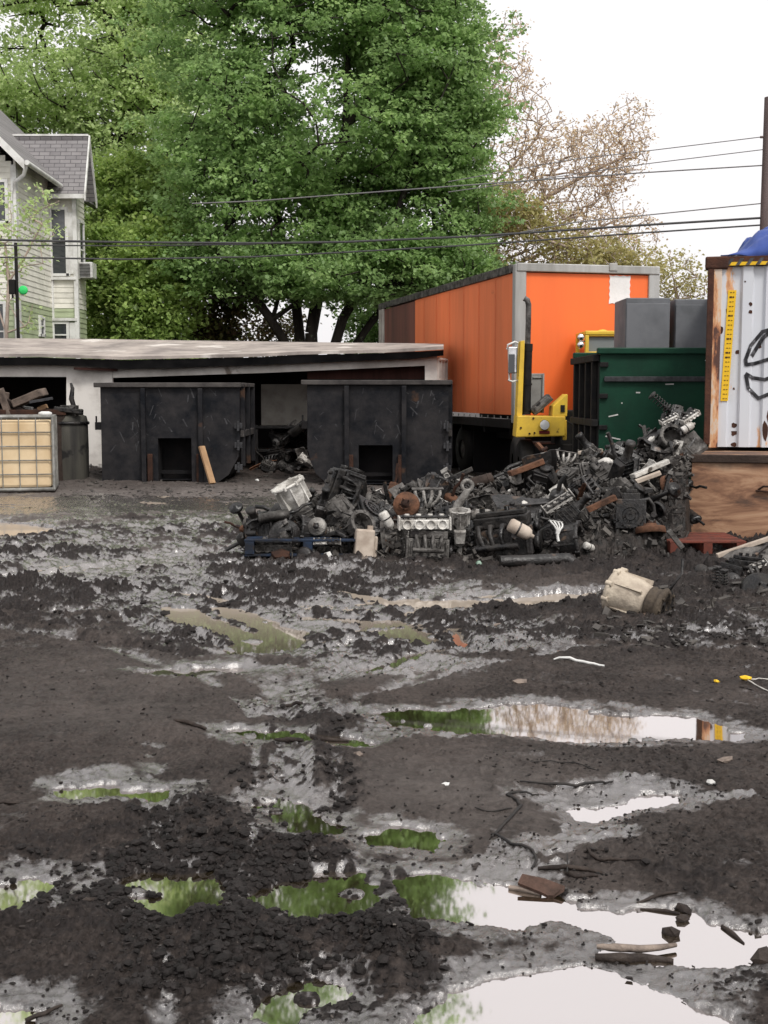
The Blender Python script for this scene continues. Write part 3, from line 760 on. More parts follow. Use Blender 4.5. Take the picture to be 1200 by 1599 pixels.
# ================================================================== HOUSE
SIDING = None
def siding_material(name, col):
    return grime(name, col, tuple(c * 0.72 for c in col), 0.45, 1.3, 0.6, 0.75, bump=0.1, bscale=30, spots=(col[0] * .55, col[1] * .58, col[2] * .5), spot_amt=0.12, spot_scale=2.0)
SID_W = siding_material('cream_siding', (0.80, 0.78, 0.70))
SID_G = siding_material('pale_green_siding', (0.42, 0.48, 0.31))
TRIM = grime('white_trim_paint', (0.72, 0.72, 0.70), (0.45, 0.44, 0.41), 0.35, 2, 0.55, bump=0.05)
def shingle_material():
    m = grime('grey_shingles', (0.26, 0.25, 0.255), (0.17, 0.16, 0.165), 0.5, 4, 0.9, bump=0.3, bscale=25)
    N, L = m.node_tree.nodes, m.node_tree.links
    b = [n for n in N if n.type == 'BSDF_PRINCIPLED'][0]
    tc = N.new('ShaderNodeTexCoord'); br = N.new('ShaderNodeTexBrick'); br.inputs['Scale'].default_value = 1.0
    mp = N.new('ShaderNodeMapping'); mp.inputs['Rotation'].default_value = (R(0), 0, 0)
    sp = N.new('ShaderNodeSeparateXYZ'); cb = N.new('ShaderNodeCombineXYZ')
    L.new(tc.outputs['Object'], sp.inputs[0]); L.new(sp.outputs['X'], cb.inputs[0]); L.new(sp.outputs['Z'], cb.inputs[1]); L.new(cb.outputs[0], br.inputs['Vector'])
    br.inputs['Brick Width'].default_value = 0.34; br.inputs['Row Height'].default_value = 0.13; br.inputs['Mortar Size'].default_value = 0.012
    br.inputs['Color1'].default_value = (0.30, 0.285, 0.285, 1); br.inputs['Color2'].default_value = (0.21, 0.2, 0.205, 1); br.inputs['Mortar'].default_value = (0.05, 0.048, 0.05, 1); br.inputs['Bias'].default_value = 0.1
    src = b.inputs['Base Color'].links[0].from_socket
    mx = N.new('ShaderNodeMixRGB'); mx.inputs[0].default_value = 0.65; L.new(src, mx.inputs[1]); L.new(br.outputs[0], mx.inputs[2]); L.new(mx.outputs[0], b.inputs['Base Color'])
    return m
SHINGLE = shingle_material()
DARKGLASS = None
def glass_material(name, col=(0.03, 0.035, 0.04), rough=0.06):
    m, N, L = new_mat(name); out = N.new('ShaderNodeOutputMaterial'); b = N.new('ShaderNodeBsdfPrincipled')
    b.inputs['Base Color'].default_value = (*col, 1); b.inputs['Roughness'].default_value = rough; b.inputs['Specular IOR Level'].default_value = 0.9
    L.new(b.outputs[0], out.inputs[0]); return m
PANE = glass_material('window_pane')
PLAST_W = grime('white_plastic', (0.62, 0.62, 0.60), (0.35, 0.34, 0.32), 0.3, 4, 0.5)
BLACKM = grime('black_metal', (0.010, 0.010, 0.011), (0.022, 0.02, 0.018), 0.5, 5, 0.55, bump=0.1, spec=.12)

HY = 36.0; HB = 39.6
hx = ptY(25, 300, HY).x                    # wall corner
kx = HY / F
def hz(py, Y=HY): return ptY(600, py, Y).z
house = empty('house', (hx, HY, 0)); tag(house, 'cream clapboard house with grey shingle roof and bay wing at the left edge', 'house')
def HL(x, y, z): return (x - hx, y - HY, z)
zg = hz(468)                               # cream/green siding boundary
bw = lambda: MB(Matrix.Translation((-hx, -HY, 0)))
def clap(mb, p0, p1, z0, z1, out, ztop=None, stp=0.165):
    """clapboards on a wall from p0 to p1 (xy), outward normal out; ztop(t) optional sloped top"""
    z = z0; p0 = Vector((*p0, 0)); p1 = Vector((*p1, 0)); o = Vector((*out, 0)); L_ = (p1 - p0)
    while z < z1 - 0.02:
        zt = min(z + stp, z1)
        a, b = p0.copy(), p1.copy()
        if ztop:
            ta, tb = ztop(zt)
            if tb - ta < 0.03: break
            a = p0 + L_ * ta; b = p0 + L_ * tb
        bo, to = o * 0.024, o * 0.008
        vsx = [a + bo + Vector((0, 0, z)), b + bo + Vector((0, 0, z)), b + to + Vector((0, 0, zt)), a + to + Vector((0, 0, zt)), a - o * .05 + Vector((0, 0, z)), b - o * .05 + Vector((0, 0, z)), b - o * .05 + Vector((0, 0, zt)), a - o * .05 + Vector((0, 0, zt))]
        mb.add([tuple(q) for q in vsx], [(0, 1, 2, 3), (0, 4, 5, 1), (3, 2, 6, 7), (0, 3, 7, 4), (1, 5, 6, 2), (5, 4, 7, 6)])
        z = zt
ez = hz(258)                               # main eave height
xl = hx - 7.0
ridge_x = hx - 3.5; ridge_z = ez + 3.6
# main gable wall facing the yard
for nm, z0, z1, mt in (('wall', 0, zg, SID_G), ('wall', zg, ridge_z, SID_W)):
    m = bw()
    def top(zt):
        if zt <= ez: return (0, 1)
        t = (zt - ez) / 3.6 * 0.5; return (t, 1 - t)
    clap(m, (xl, HY), (hx, HY), z0, z1, (0, -1), top)
    clap(m, (hx, HY), (hx, HB), z0, min(z1, ez + 0.2), (1, 0))
    o = m.build(nm, mt, house)
# cross wing / bay
wx0 = hx; wx1 = ptY(119, 400, HB).x; wz = ptY(600, 297, HB).z
for nm, z0, z1, mt in (('wall', 0, zg, SID_G), ('wall', zg, wz + .1, SID_W)):
    m = bw()
    clap(m, (wx0, HB), (wx1, HB), z0, z1, (0, -1)); clap(m, (wx1, HB), (wx1, HB + 1.15), z0, z1, (1, 0))
    m.build(nm, mt, house)
m = bw(); m.box(((wx0 + wx1) / 2 - 3, HB + .6, wz / 2), (wx1 - wx0 + 5.8, 1.08, wz - .02)); m.box(((xl + hx) / 2, HY + 2.1, ez / 2), (6.9, 4.0, ez - .03)); m.build('wall_core', BLACKM, house)
# roofs
m = bw()
ov = 0.55
def slab(mb, a, b, c, d, t=0.12):
    n = (Vector(b) - Vector(a)).cross(Vector(d) - Vector(a)).normalized() * t
    P = [Vector(q) for q in (a, b, c, d)]
    mb.hexa([tuple(q - n) for q in P] + [tuple(q) for q in P])
ex = hx + ov * .75; ezz = ez - 0.05
slab(m, (ex, HY - .45, ezz + .1), (ex, HB + 6, ezz + .1), (ridge_x, HB + 6, ridge_z + .3), (ridge_x, HY - .45, ridge_z + .3))
slab(m, (ridge_x, HY - .45, ridge_z + .3), (ridge_x, HB + 6, ridge_z + .3), (2 * ridge_x - ex, HB + 6, ezz + .1), (2 * ridge_x - ex, HY - .45, ezz + .1))
rf = m.build('roof', SHINGLE, house)
# rake boards, soffit, gutter
m = bw()
for sgn, x0 in ((1, ex), (-1, 2 * ridge_x - ex)):
    a = Vector((x0, HY - .47, ezz + .1)); b = Vector((ridge_x, HY - .47, ridge_z + .3)); dn = Vector((0, 0, -.26)); y = Vector((0, -.05, 0))
    m.hexa([tuple(a + dn), tuple(b + dn), tuple(b + dn + y), tuple(a + dn + y), tuple(a), tuple(b), tuple(b + y), tuple(a + y)])
m.build('rake_board', TRIM, house)
m = bw(); m.cyl((ex + .05, HY - .42, ezz + .05), (ex + .05, HB - .35, ezz + .0), 0.075, n=10); m.build('gutter', TRIM, house)
m = bw(); m.tube([(ex, HY - .3, ezz), (ex - .1, HY - .25, ezz - .28), (hx + .02, HY - .14, ezz - .45), (hx + .0, HY - .12, ezz - .8), (hx + .0, HY - .12, 0.2)], 0.06, 8); m.build('downspout', TRIM, house)
m = bw(); m.box((hx - .03, HY - .03, ez / 2), (.16, .16, ez)); m.box((hx + .02, HB - .03, wz / 2), (.1, .12, wz)); m.box((wx1 + .0, HB - .03, wz / 2), (.13, .13, wz)); m.build('corner_board', TRIM, house)
# wing roof: ridge runs across
ry = HB + 0.45; rz = ptY(600, 213, ry).z; rx1 = ptY(132, 300, HB - .3).x
m = bw()
ey = HB - .35; ez2 = ptY(600, 302, ey).z
slab(m, (rx1 - 6, ey, ez2), (rx1, ey, ez2), (rx1 - .02, ry, rz), (rx1 - 6, ry, rz), .1)
slab(m, (rx1 - 6, ry, rz), (rx1 - .02, ry, rz), (rx1, 2 * ry - ey, ez2), (rx1 - 6, 2 * ry - ey, ez2), .1)
m.build('roof', SHINGLE, house)
m = bw()
a = Vector((rx1, ey, ez2)); b = Vector((rx1, ry, rz)); c_ = Vector((rx1, 2 * ry - ey, ez2)); dn = Vector((0, 0, -.22)); xx = Vector((.05, 0, 0))
for p, q in ((a, b), (b, c_)):
    m.hexa([tuple(p + dn), tuple(q + dn), tuple(q + dn + xx), tuple(p + dn + xx), tuple(p + Vector((0, 0, .03))), tuple(q + Vector((0, 0, .03))), tuple(q + xx + Vector((0, 0, .03))), tuple(p + xx + Vector((0, 0, .03)))])
m.box(((rx1 + rx1 - 6) / 2, ry, rz + .03), (6, .16, .06)); m.box((rx1 - 1, ey - .03, ez2 - .09), (2.0, .06, .14))
m.build('rake_board', TRIM, house)
m = bw(); m.cyl((ptY(44, 260, ry).x, ey + .9, ez2), (ptY(44, 260, ry).x, ey + .9, rz + .1), .1, n=10); m.build('vent_pipe', BLACKM, house)
# window builder
def window(x0, x1, z0, z1, y, face='y', blind=0.45, nm='window'):
    m = bw(); t = .09
    w_ = x1 - x0
    for bx_ in ((x0 - t / 2, (z0 + z1) / 2, t, z1 - z0 + 2 * t), (x1 + t / 2, (z0 + z1) / 2, t, z1 - z0 + 2 * t), ((x0 + x1) / 2, z1 + t / 2, w_, t), ((x0 + x1) / 2, z0 - t / 2, w_ + .25, t * .9), ((x0 + x1) / 2, (z0 + z1) / 2, w_, t * .5)):
        if face == 'y': m.box((bx_[0], y - .045, bx_[1]), (bx_[2], .08, bx_[3]))
        else: m.box((y + .045, bx_[0], bx_[1]), (.08, bx_[2], bx_[3]))
    f = m.build('window', TRIM, house)
    m = bw()
    if face == 'y': m.box(((x0 + x1) / 2, y - .03, (z0 + z1) / 2), (w_, .04, z1 - z0))
    else: m.box((y + .03, (x0 + x1) / 2, (z0 + z1) / 2), (.04, w_, z1 - z0))
    m.build('pane', PANE, f)
    if blind > 0:
        m = bw(); zz = z1 - (z1 - z0) * blind
        if face == 'y': m.box(((x0 + x1) / 2, y - .055, (zz + z1) / 2), (w_ * .96, .01, z1 - zz))
        else: m.box((y + .055, (x0 + x1) / 2, (zz + z1) / 2), (.01, w_ * .96, z1 - zz))
        m.build('blind', BLIND, f)
    return f
BLIND = grime('grey_blind', (0.16, 0.17, 0.18), (0.10, 0.10, 0.11), 0.5, 3, 0.8)
Zb = lambda py: ptY(600, py, HB).z
Xb = lambda px: ptY(px, 400, HB).x
window(Xb(83), Xb(104), Zb(427), Zb(328), HB)
window(Xb(81), Xb(102), Zb(540), Zb(506), HB, blind=0)
m = bw(); m.box(((Xb(106) + Xb(118)) / 2, HB - .05, (Zb(428) + Zb(332)) / 2), (Xb(117) - Xb(107), .05, Zb(332) - Zb(428))); m.build('trim_panel', TRIM, house)
m = bw(); m.box(((Xb(106) + Xb(118)) / 2, HB - .06, (Zb(540) + Zb(504)) / 2), (Xb(117) - Xb(107), .05, Zb(504) - Zb(540)))
m.box(((Xb(78) + Xb(119)) / 2, HB - .08, Zb(435)), (Xb(119) - Xb(77), .1, .09)); m.build('trim_board', TRIM, house)
m = bw(); m.box(((Xb(78) + Xb(119)) / 2, HB - .08, Zb(499)), (Xb(119) - Xb(77), .1, .09)); m.build('trim_board', TRIM, house)
window(HB + .3, HB + .8, Zb(430), Zb(345), wx1, face='x', blind=0)
window(HY + 2.0, HY + 2.35, hz(521, HY + 2), hz(497, HY + 2), hx, face='x', blind=0)
window(hx - 1.1, hx - .45, hz(560), hz(475), HY, blind=0)
window(hx - 1.4, hx - .3, hz(345), hz(285), HY, blind=.5)
# window air conditioner
acx = wx1 + .26
ac = empty('air_conditioner', (acx, HB + .45, Zb(434))); tag(ac, 'white window air conditioner sticking out of the house bay', 'air conditioner')
m = MB(); m.box((0, 0, .27), (.44, .6, .5)); m.build('housing', PLAST_W, ac, bevel=.02)
m = MB()
for i in range(9): m.box((-.02, -.31, .08 + i * .047), (.34, .02, .018))
m.build('grille', BLACKM, ac)

# small leaning tree in front of the house
hy2 = 33.5
b6 = (ptY(8, 600, hy2).x, hy2, 0)
roots = [[list(b6), v3(10, 520, hy2), v3(14, 440, hy2), v3(8, 380, hy2)], [2, v3(40, 400, hy2), v3(66, 350, hy2)], [1, v3(-20, 430, hy2), v3(-60, 330, hy2)]]
tree('climbing_tree', 'thin young tree with sparse leaves growing in front of the house wall', 'tree', b6, roots,
     [E(25, 330, hy2, 75, 45, .25, 1), E(0, 420, hy2, 45, 60, .25, .8), E(60, 370, hy2, 30, 60, .25, .35), E(45, 500, hy2, 12, 30, .25, .1)], 105, None, LEAF_PALE, TWIG, 31, clump=(0.17, 0.12), n_leaf=13, lsize=0.11, k=0.010, rmin=0.009, rmax=0.07, step=0.35, shell=.85)
# small service pole with green cap
p = ptY(29, 525, 32.5)
sp_ = empty('service_pole', (p.x, 32.5, 0)); tag(sp_, 'thin dark service pole with a black box in front of the house corner', 'pole')
m = MB(); m.cyl((0, 0, 0), (0, 0, ptY(29, 379, 32.5).z), .045, n=8); m.build('pole', BLACKM, sp_)
m = MB(); z_ = ptY(20, 448, 32.5).z; m.box((-.12, 0, z_), (.16, .14, .38)); m.cyl((-.12, 0, z_ - .3), (-.12, 0, z_ - .2), .03, n=6); m.box((-.03, 0, z_ + .15), (.1, .03, .03)); m.build('meter_box', BLACKM, sp_, bevel=.01)
GREENP = grime('bright_green_plastic', (0.05, 0.62, 0.16), (0.04, 0.45, 0.12), 0.3, 5, 0.4)
m = MB(); q = ptY(36, 453, 32.4); m.add(*(lambda: ([(0, 0, 0)], []))()) if False else None
m.lathe([(0.0, -.03), (.08, -.03), (.12, -.01), (.12, .02), (.08, .04), (0.0, .05)], 14, M=Matrix.Translation((q.x - p.x, -.06, q.z)) @ Euler((R(90), 0, 0)).to_matrix().to_4x4())
m.build('reflector', GREENP, sp_)

# ================================================================== SHED
WHITEW = grime('dirty_white_wall', (0.66, 0.63, 0.59), (0.42, 0.39, 0.36), 0.35, 1.2, 0.8, bump=0.15, spots=(0.25, 0.21, 0.18), spot_amt=0.06, spot_scale=1.5)
GREYW = grime('grey_inner_wall', (0.42, 0.40, 0.36), (0.26, 0.24, 0.21), 0.4, 2, 0.85)
ROOFM = grime('pale_membrane_roof', (0.46, 0.405, 0.365), (0.22, 0.195, 0.18), 0.6, 1.3, 0.75, bump=0.4, bscale=4, spots=(0.56, 0.52, 0.48), spot_amt=0.25, spot_scale=0.8)
TAR = grime('black_fascia', (0.008, 0.008, 0.009), (0.02, 0.019, 0.019), 0.5, 3, 0.5, bump=0.5, bscale=6)
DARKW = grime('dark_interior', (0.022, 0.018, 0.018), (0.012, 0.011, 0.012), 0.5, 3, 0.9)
REDW = grime('dark_red_boards', (0.06, 0.025, 0.02), (0.03, 0.015, 0.013), 0.5, 4, 0.85, streak=True)
def shed_build():
    Yl, Yr_ = 25.9, 25.2
    def yf(px): return Yl + (Yr_ - Yl) * (px + 200) / 890.0
    def Pf(px, py, off=0.0):
        Y = yf(px) + off; return ptY(px, py, Y)
    o = Pf(200, 600); org = Vector((o.x, o.y, 0))
    sh = empty('shed', org); tag(sh, 'long low white shed with sagging flat pale roof behind the dumpsters', 'shed')
    B = lambda: MB(Matrix.Translation(-org))
    # roof sheet, wavy eave
    xs = [-420, -200, -80, 0, 60, 120, 190, 260, 330, 400, 470, 540, 600, 650, 693]
    fr = [556, 555, 554, 553, 552.5, 554.5, 557, 555.5, 554, 552.5, 549, 547.5, 546, 543.5, 541]
    bk = [527, 527, 527.5, 528, 528.5, 529, 530, 531, 532, 533, 534, 535, 535.5, 536, 537]
    m = B(); V = []; n = len(xs)
    for i in range(n):
        Ys = 29.6 + (25.9 - 29.6) * max(0, (xs[i] + 200) / 893.0)
        Ys = 29.6 if xs[i] < 450 else 29.6 - (29.6 - 26.35) * (xs[i] - 450) / 243.0
        a = Pf(xs[i], fr[i], -.35); c = ptY(xs[i] , bk[i], Ys)
        mid = a.lerp(c, .5); mid.z -= 0.03 * (1 + math.sin(i * 1.7))
        for q in (a, mid, c): V.append(q)
    top = [tuple(v) for v in V]; bot = [tuple(v - Vector((0, 0, .06))) for v in V]
    f = []
    for i in range(n - 1):
        for j in range(2):
            k = i * 3 + j; f.append((k, k + 3, k + 4, k + 1)); f.append((k + 3 * n, k + 1 + 3 * n, k + 4 + 3 * n, k + 3 + 3 * n))
    N3 = 3 * n
    for i in range(n - 1):
        f.append((i * 3, i * 3 + N3, i * 3 + 3 + N3, i * 3 + 3)); f.append((i * 3 + 2, i * 3 + 5, i * 3 + 5 + N3, i * 3 + 2 + N3))
    f.append((N3 - 3, 2 * N3 - 3, 2 * N3 - 2, N3 - 2)); f.append((N3 - 2, 2 * N3 - 2, 2 * N3 - 1, N3 - 1))
    m.add(top + bot, f, smooth=False); m.build('roof', ROOFM, sh)
    # black fascia hanging under the eave
    m = B()
    fb = [571, 571, 571, 570.5, 570, 571, 576, 575, 572, 570, 567, 564, 562, 560, 555]
    for i in range(n - 1):
        a, b = Pf(xs[i], fr[i] + .5, -.33), Pf(xs[i + 1], fr[i + 1] + .5, -.33)
        c, d = Pf(xs[i], fb[i], -.25), Pf(xs[i + 1], fb[i + 1], -.25)
        y = Vector((0, .12, 0)); dz = Vector((0, 0, -.065)); a = a + dz; b = b + dz
        m.hexa([tuple(c), tuple(d), tuple(d + y), tuple(c + y), tuple(a), tuple(b), tuple(b + y), tuple(a + y)])
    m.build('fascia', TAR, sh)
    # white front wall left of the dumpsters (with one dark opening), beam over the open bays
    def wallpoly(px0, px1, pt0, pt1, pb0, pb1, mat, nm, off=0.0, th=.12):
        m = B(); y = Vector((0, th, 0))
        a, b, c, d = Pf(px0, pb0, off), Pf(px1, pb1, off), Pf(px1, pt1, off), Pf(px0, pt0, off)
        m.hexa([tuple(a), tuple(b), tuple(b + y), tuple(a + y), tuple(d), tuple(c), tuple(c + y), tuple(d + y)])
        return m.build(nm, mat, sh)
    wallpoly(-420, 104, 566, 566, 587, 588.5, WHITEW, 'wall')
    wallpoly(104, 176, 566, 566, 750, 750, WHITEW, 'wall')
    wallpoly(-420, -90, 587, 588, 770, 770, WHITEW, 'wall')
    wallpoly(176.5, 420, 571, 569, 590, 582, WHITEW, 'beam', -.02)
    wallpoly(420, 664, 569, 556, 582, 571, WHITEW, 'beam', -.02)
    wallpoly(664, 683, 556, 552, 745, 745, WHITEW, 'corner_post', -.02, .16)
    # interior: ceiling shade, back wall, partition
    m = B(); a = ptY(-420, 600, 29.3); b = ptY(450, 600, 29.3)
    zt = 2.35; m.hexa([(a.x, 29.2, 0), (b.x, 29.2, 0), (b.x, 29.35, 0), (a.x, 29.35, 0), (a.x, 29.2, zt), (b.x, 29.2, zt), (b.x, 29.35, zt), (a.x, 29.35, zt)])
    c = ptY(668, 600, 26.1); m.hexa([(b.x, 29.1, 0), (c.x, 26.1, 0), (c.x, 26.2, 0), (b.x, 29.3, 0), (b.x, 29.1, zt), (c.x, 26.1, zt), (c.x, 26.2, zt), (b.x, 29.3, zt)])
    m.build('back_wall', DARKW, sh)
    m = B(); a = ptY(402, 0, 27.6); b = ptY(500, 0, 27.6); z0 = ptY(0, 668, 27.6).z; z1 = ptY(0, 600, 27.6).z
    m.hexa([(a.x, 27.6, z0), (b.x, 27.6, z0), (b.x, 27.66, z0), (a.x, 27.66, z0), (a.x, 27.6, z1), (b.x, 27.6, z1), (b.x, 27.66, z1), (a.x, 27.66, z1)])
    m.build('partition', GREYW, sh)
    wallpoly(480, 664, 572, 570, 592, 592, REDW, 'header_board', .3, .05)
    # studded right end wall
    m = B()
    e0 = Pf(684, 600, .1); e1 = ptY(697, 600, 26.3)
    for i in range(4):
        q = e0.lerp(e1, i / 3); m.box((q.x, q.y, 1.22), (.06, .10, 2.4))
    for z_ in (0.1, 1.2, 1.95, 2.38):
        q0 = e0.lerp(e1, 0.0); q1 = e1; m.cyl((q0.x, q0.y, z_), (q1.x, q1.y, z_), .045, n=4)
    m.build('end_frame', WHITEW, sh)
    m = B(); q = Pf(150, 578, -.18)
    m.box((q.x, q.y, q.z + .02), (.9, .05, .05), rot=(0, R(2), 0)); m.build('loose_board', REDW, sh)
    m = B(); m.box((0, 0, 0), (.01, .01, .01)) if False else None
    return sh
shed_build()

# ================================================================== DUMPSTERS
DUMPM = grime('sooty_dumpster_steel', (0.0055, 0.0065, 0.009), (0.030, 0.028, 0.029), 0.5, 2.4, 0.5, 0.8, bump=0.6, bscale=7, spots=(0.055, 0.032, 0.022), spot_amt=0.14, spot_scale=2.2, spec=.12)
DUMPR = grime('rim_steel', (0.075, 0.068, 0.064), (0.03, 0.027, 0.027), 0.5, 3, 0.6, bump=0.3)
RUSTD = grime('dark_rust', (0.060, 0.028, 0.018), (0.022, 0.015, 0.013), 0.55, 5, 0.85, bump=0.4)
SOOT_SHADE = grime('soot_shade_black', (0.008, 0.008, 0.009), (0.016, 0.014, 0.014), 0.5, 4, 0.9)  # dumpster soot; also colours the shade sheet added under the trailer
SCUFF = grime('scuffed_steel', (0.07, 0.07, 0.075), (0.03, 0.03, 0.032), 0.6, 8, 0.7)

def dumpster(px0, px1, pbase, ptop, Y, depth, label, ribs, opening, round_side, seed, over=(6, 6)):
    m_ = Y / F
    a = ptY(px0, pbase, Y); b = ptY(px1, pbase, Y); W = b.x - a.x
    zt = ptY(px0, ptop, Y).z
    root = empty('dumpster', (a.x, Y, 0)); tag(root, label, 'dumpster', 'sooty roll-off dumpsters in front of the shed')
    z0 = 0.06
    r = 0.42
    def outline(ins=0.0):
        pts = []
        L0, R0, B0 = ins, W - ins, z0 + ins
        if round_side in ('l', 'b'):
            pts += [(L0, zt), (L0, B0 + r * 1.6), (L0 + r * .12, B0 + r * 1.0), (L0 + r * .35, B0 + r * .45), (L0 + r * .75, B0 + r * .1), (L0 + r, B0)]
        else: pts += [(L0, zt), (L0, B0)]
        if round_side in ('r', 'b'):
            pts += [(R0 - r, B0), (R0 - r * .5, B0 + r * .35), (R0 - r * .08, B0 + r * 1.1), (R0, B0 + r * 1.9), (R0, zt)]
        else: pts += [(R0, B0), (R0, zt)]
        return pts
    po = outline(); pi = outline(0.05)
    n = len(po)
    # open-topped tub: outer shell, inner shell, front and back plates
    ox0, ox1 = opening[0] * m_, opening[1] * m_; ox0 = ptY(opening[0], 0, Y).x - a.x; ox1 = ptY(opening[1], 0, Y).x - a.x; oz1 = ptY(0, opening[2], Y).z; oz0 = z0 + .02
    m = MB()
    vs_ = [(u, 0, v) for u, v in po] + [(u, depth, v) for u, v in po] + [(u, 0, v) for u, v in pi] + [(u, depth, v) for u, v in pi]
    f = []
    for i in range(n - 1):
        f.append((i, i + n, i + 1 + n, i + 1)); f.append((i + 2 * n, i + 1 + 2 * n, i + 1 + 3 * n, i + 3 * n))
    f.append((0, 2 * n, 3 * n, n)); f.append((n - 1, 2 * n - 1, 4 * n - 1, 3 * n - 1))
    m.add(vs_, f)
    m.prism(po, 'y', depth, depth + .04)
    # front plate split round the hook opening
    def clipped(x0, x1, zlo, zhi):
        P = [(u, v) for u, v in po]
        # simple convex clipping
        def clip(P, f_, g_):
            out = []
            for i in range(len(P)):
                p, q = P[i], P[(i + 1) % len(P)]; fp, fq = f_(p), f_(q)
                if fp >= 0: out.append(p)
                if fp * fq < 0:
                    t = fp / (fp - fq); out.append((p[0] + (q[0] - p[0]) * t, p[1] + (q[1] - p[1]) * t))
            return out
        for f_ in (lambda p: p[0] - x0, lambda p: x1 - p[0], lambda p: p[1] - zlo, lambda p: zhi - p[1]):
            P = clip(P, f_, None)
        return P
    for q in ((-1, ox0, -1, 9), (ox1, W + 1, -1, 9), (ox0, ox1, oz1, 9), (ox0, ox1, -1, oz0)):
        P = clipped(*q)
        if len(P) > 2: m.prism(P[::-1], 'y', -.035, 0.0)
    m.build('tub', DUMPM, root)
    m = MB(); d = .45
    m.hexa([(ox0, d, oz0), (ox1, d, oz0), (ox1, d + .04, oz0), (ox0, d + .04, oz0), (ox0, d, oz1), (ox1, d, oz1), (ox1, d + .04, oz1), (ox0, d + .04, oz1)])
    m.box((ox0 - .02, d / 2, (oz0 + oz1) / 2), (.04, d, oz1 - oz0)); m.box((ox1 + .02, d / 2, (oz0 + oz1) / 2), (.04, d, oz1 - oz0)); m.box(((ox0 + ox1) / 2, d / 2, oz1 + .02), (ox1 - ox0, d, .04))
    m.box(((ox0 + ox1) / 2, d * .6, oz0 + (oz1 - oz0) * .2), (ox1 - ox0 - .01, .1, .06))
    m.build('hook_recess', SOOT_SHADE, root)
    m = MB()
    t = .085
    m.box((W / 2 + (over[1] - over[0]) * m_ / 2, -.05, zt + .01), (W + (over[0] + over[1]) * m_, .13, t)); m.box((W / 2, depth + .02, zt + .01), (W + .12, .1, t))
    for x in (-.02, W + .02): m.box((x, depth / 2 + .0, zt + .013), (.11, depth - .13, t - .01))
    m.build('rim', DUMPR, root, bevel=.012)
    for rx in ribs:
        x = ptY(rx, 0, Y).x - a.x
        m = MB(); m.box((x, -.035 - .045, (zt + z0) / 2 - .02), (.085, .09, zt - z0 - .06)); m.build('rib', DUMPM, root, bevel=.01)
    # side ribs, door hinges, wheel
    for k in range(3):
        y = 0.15 + k * (depth - .3) / 2
        for x in ((W + .04) ,):
            m = MB(); m.box((x, y, zt * .55 + .1), (.08, .08, zt * .82)); m.build('side_rib', DUMPM, root, bevel=.01)
    m = MB(); m.box((W + .035, depth / 2, zt * .52), (.07, depth - .1, .12)); m.build('side_rail', DUMPR, root, bevel=.01)
    for z_ in (.35, .75, 1.1):
        m = MB(); m.box((W - .02, -.07, z_), (.14, .07, .1)); m.cyl((W - .02, -.12, z_ - .09), (W - .02, -.12, z_ + .09), .025, n=8); m.build('hinge', SCUFF, root, bevel=.006)
    m = MB(); m.box((-.05, -.05, zt * .6), (.1, .08, .14)); m.box((-.08, -.05, zt * .66), (.03, .03, .14)); m.build('latch', SOOT_SHADE, root, bevel=.008)
    for x in (ox0 - .14, ox1 + .14):
        m = MB(); m.box((x, -.075, .33), (.09, .08, .52)); m.build('hook_post', RUSTD, root, bevel=.01)
    rr = random.Random(seed)
    m = MB()
    for k in range(44):
        x = rr.uniform(.1, W - .1); z_ = rr.uniform(.55, zt - .15)
        if ox0 - .1 < x < ox1 + .1 and z_ < oz1 + .1: continue
        l = rr.uniform(.05, .22); an = rr.gauss(0, .5)
        c, s_ = math.cos(an), math.sin(an); w = rr.uniform(.004, .028); y = -.0375
        m.add([(x, y, z_), (x + w, y, z_ + .01), (x + w + s_ * l, y, z_ + c * l), (x + s_ * l - .003, y, z_ + c * l)], [(0, 1, 2, 3)])
    m.build('scrape_marks', SCUFF, root)
    return root
dumpster(161, 376, 758, 602, 22.2, 2.0, 'sooty black dumpster with a timber leaning on it, left of the two', (213, 305), (235, 289, 684), 'r', 3, over=(9, 3))
dumpster(481, 700, 760, 598, 21.9, 2.1, 'sooty black dumpster with rounded lower left corner, right one beside the orange trailer', (540, 632), (559, 614, 695), 'l', 4, over=(9, 3))
WOODP = grime('pale_new_timber', (0.42, 0.27, 0.15), (0.25, 0.15, 0.085), 0.5, 3, 0.75, bump=0.3, stretch=(1, 1, .15), bscale=30, spots=(.05, .035, .025), spot_amt=.1)
a = GND(348, 753); a.y = 21.75; b = ptY(315, 697, 22.0)
m = MB(); d = (b - a); q = d.to_track_quat('Z', 'Y'); T = q.to_matrix().to_4x4(); m.box((0, 0, d.length / 2), (.12, .05, d.length), M=T)
o = m.build('plank', WOODP, bevel=.006, loc=a); tag(o, 'short pale plank leaning against the left dumpster front', 'plank')

# ================================================================== TANK / TOTE / LUMBER (left)
TANKM = grime('old_tank_steel', (0.10, 0.095, 0.078), (0.022, 0.021, 0.021), 0.65, 1.6, 0.6, bump=0.3, streak=True, spots=(0.018, 0.017, 0.017), spot_amt=.3, spot_scale=2)
GALV = grime('dirty_galvanised', (0.36, 0.36, 0.34), (0.16, 0.155, 0.14), 0.5, 6, 0.45, metal=0.5, bump=0.1)
TOTEP = grime('yellowed_tote_plastic', (0.70, 0.555, 0.36), (0.56, 0.41, 0.24), 0.5, 1.3, 0.5, bump=0.1, spots=(.28, .17, .09), spot_amt=.05, spot_scale=3)
OLDW = grime('weathered_wood', (0.18, 0.14, 0.115), (0.06, 0.047, 0.04), 0.55, 4, 0.9, bump=0.5)
OLDW2 = grime('dark_wet_wood', (0.05, 0.035, 0.028), (0.02, 0.015, 0.013), 0.5, 4, 0.7, bump=0.4)
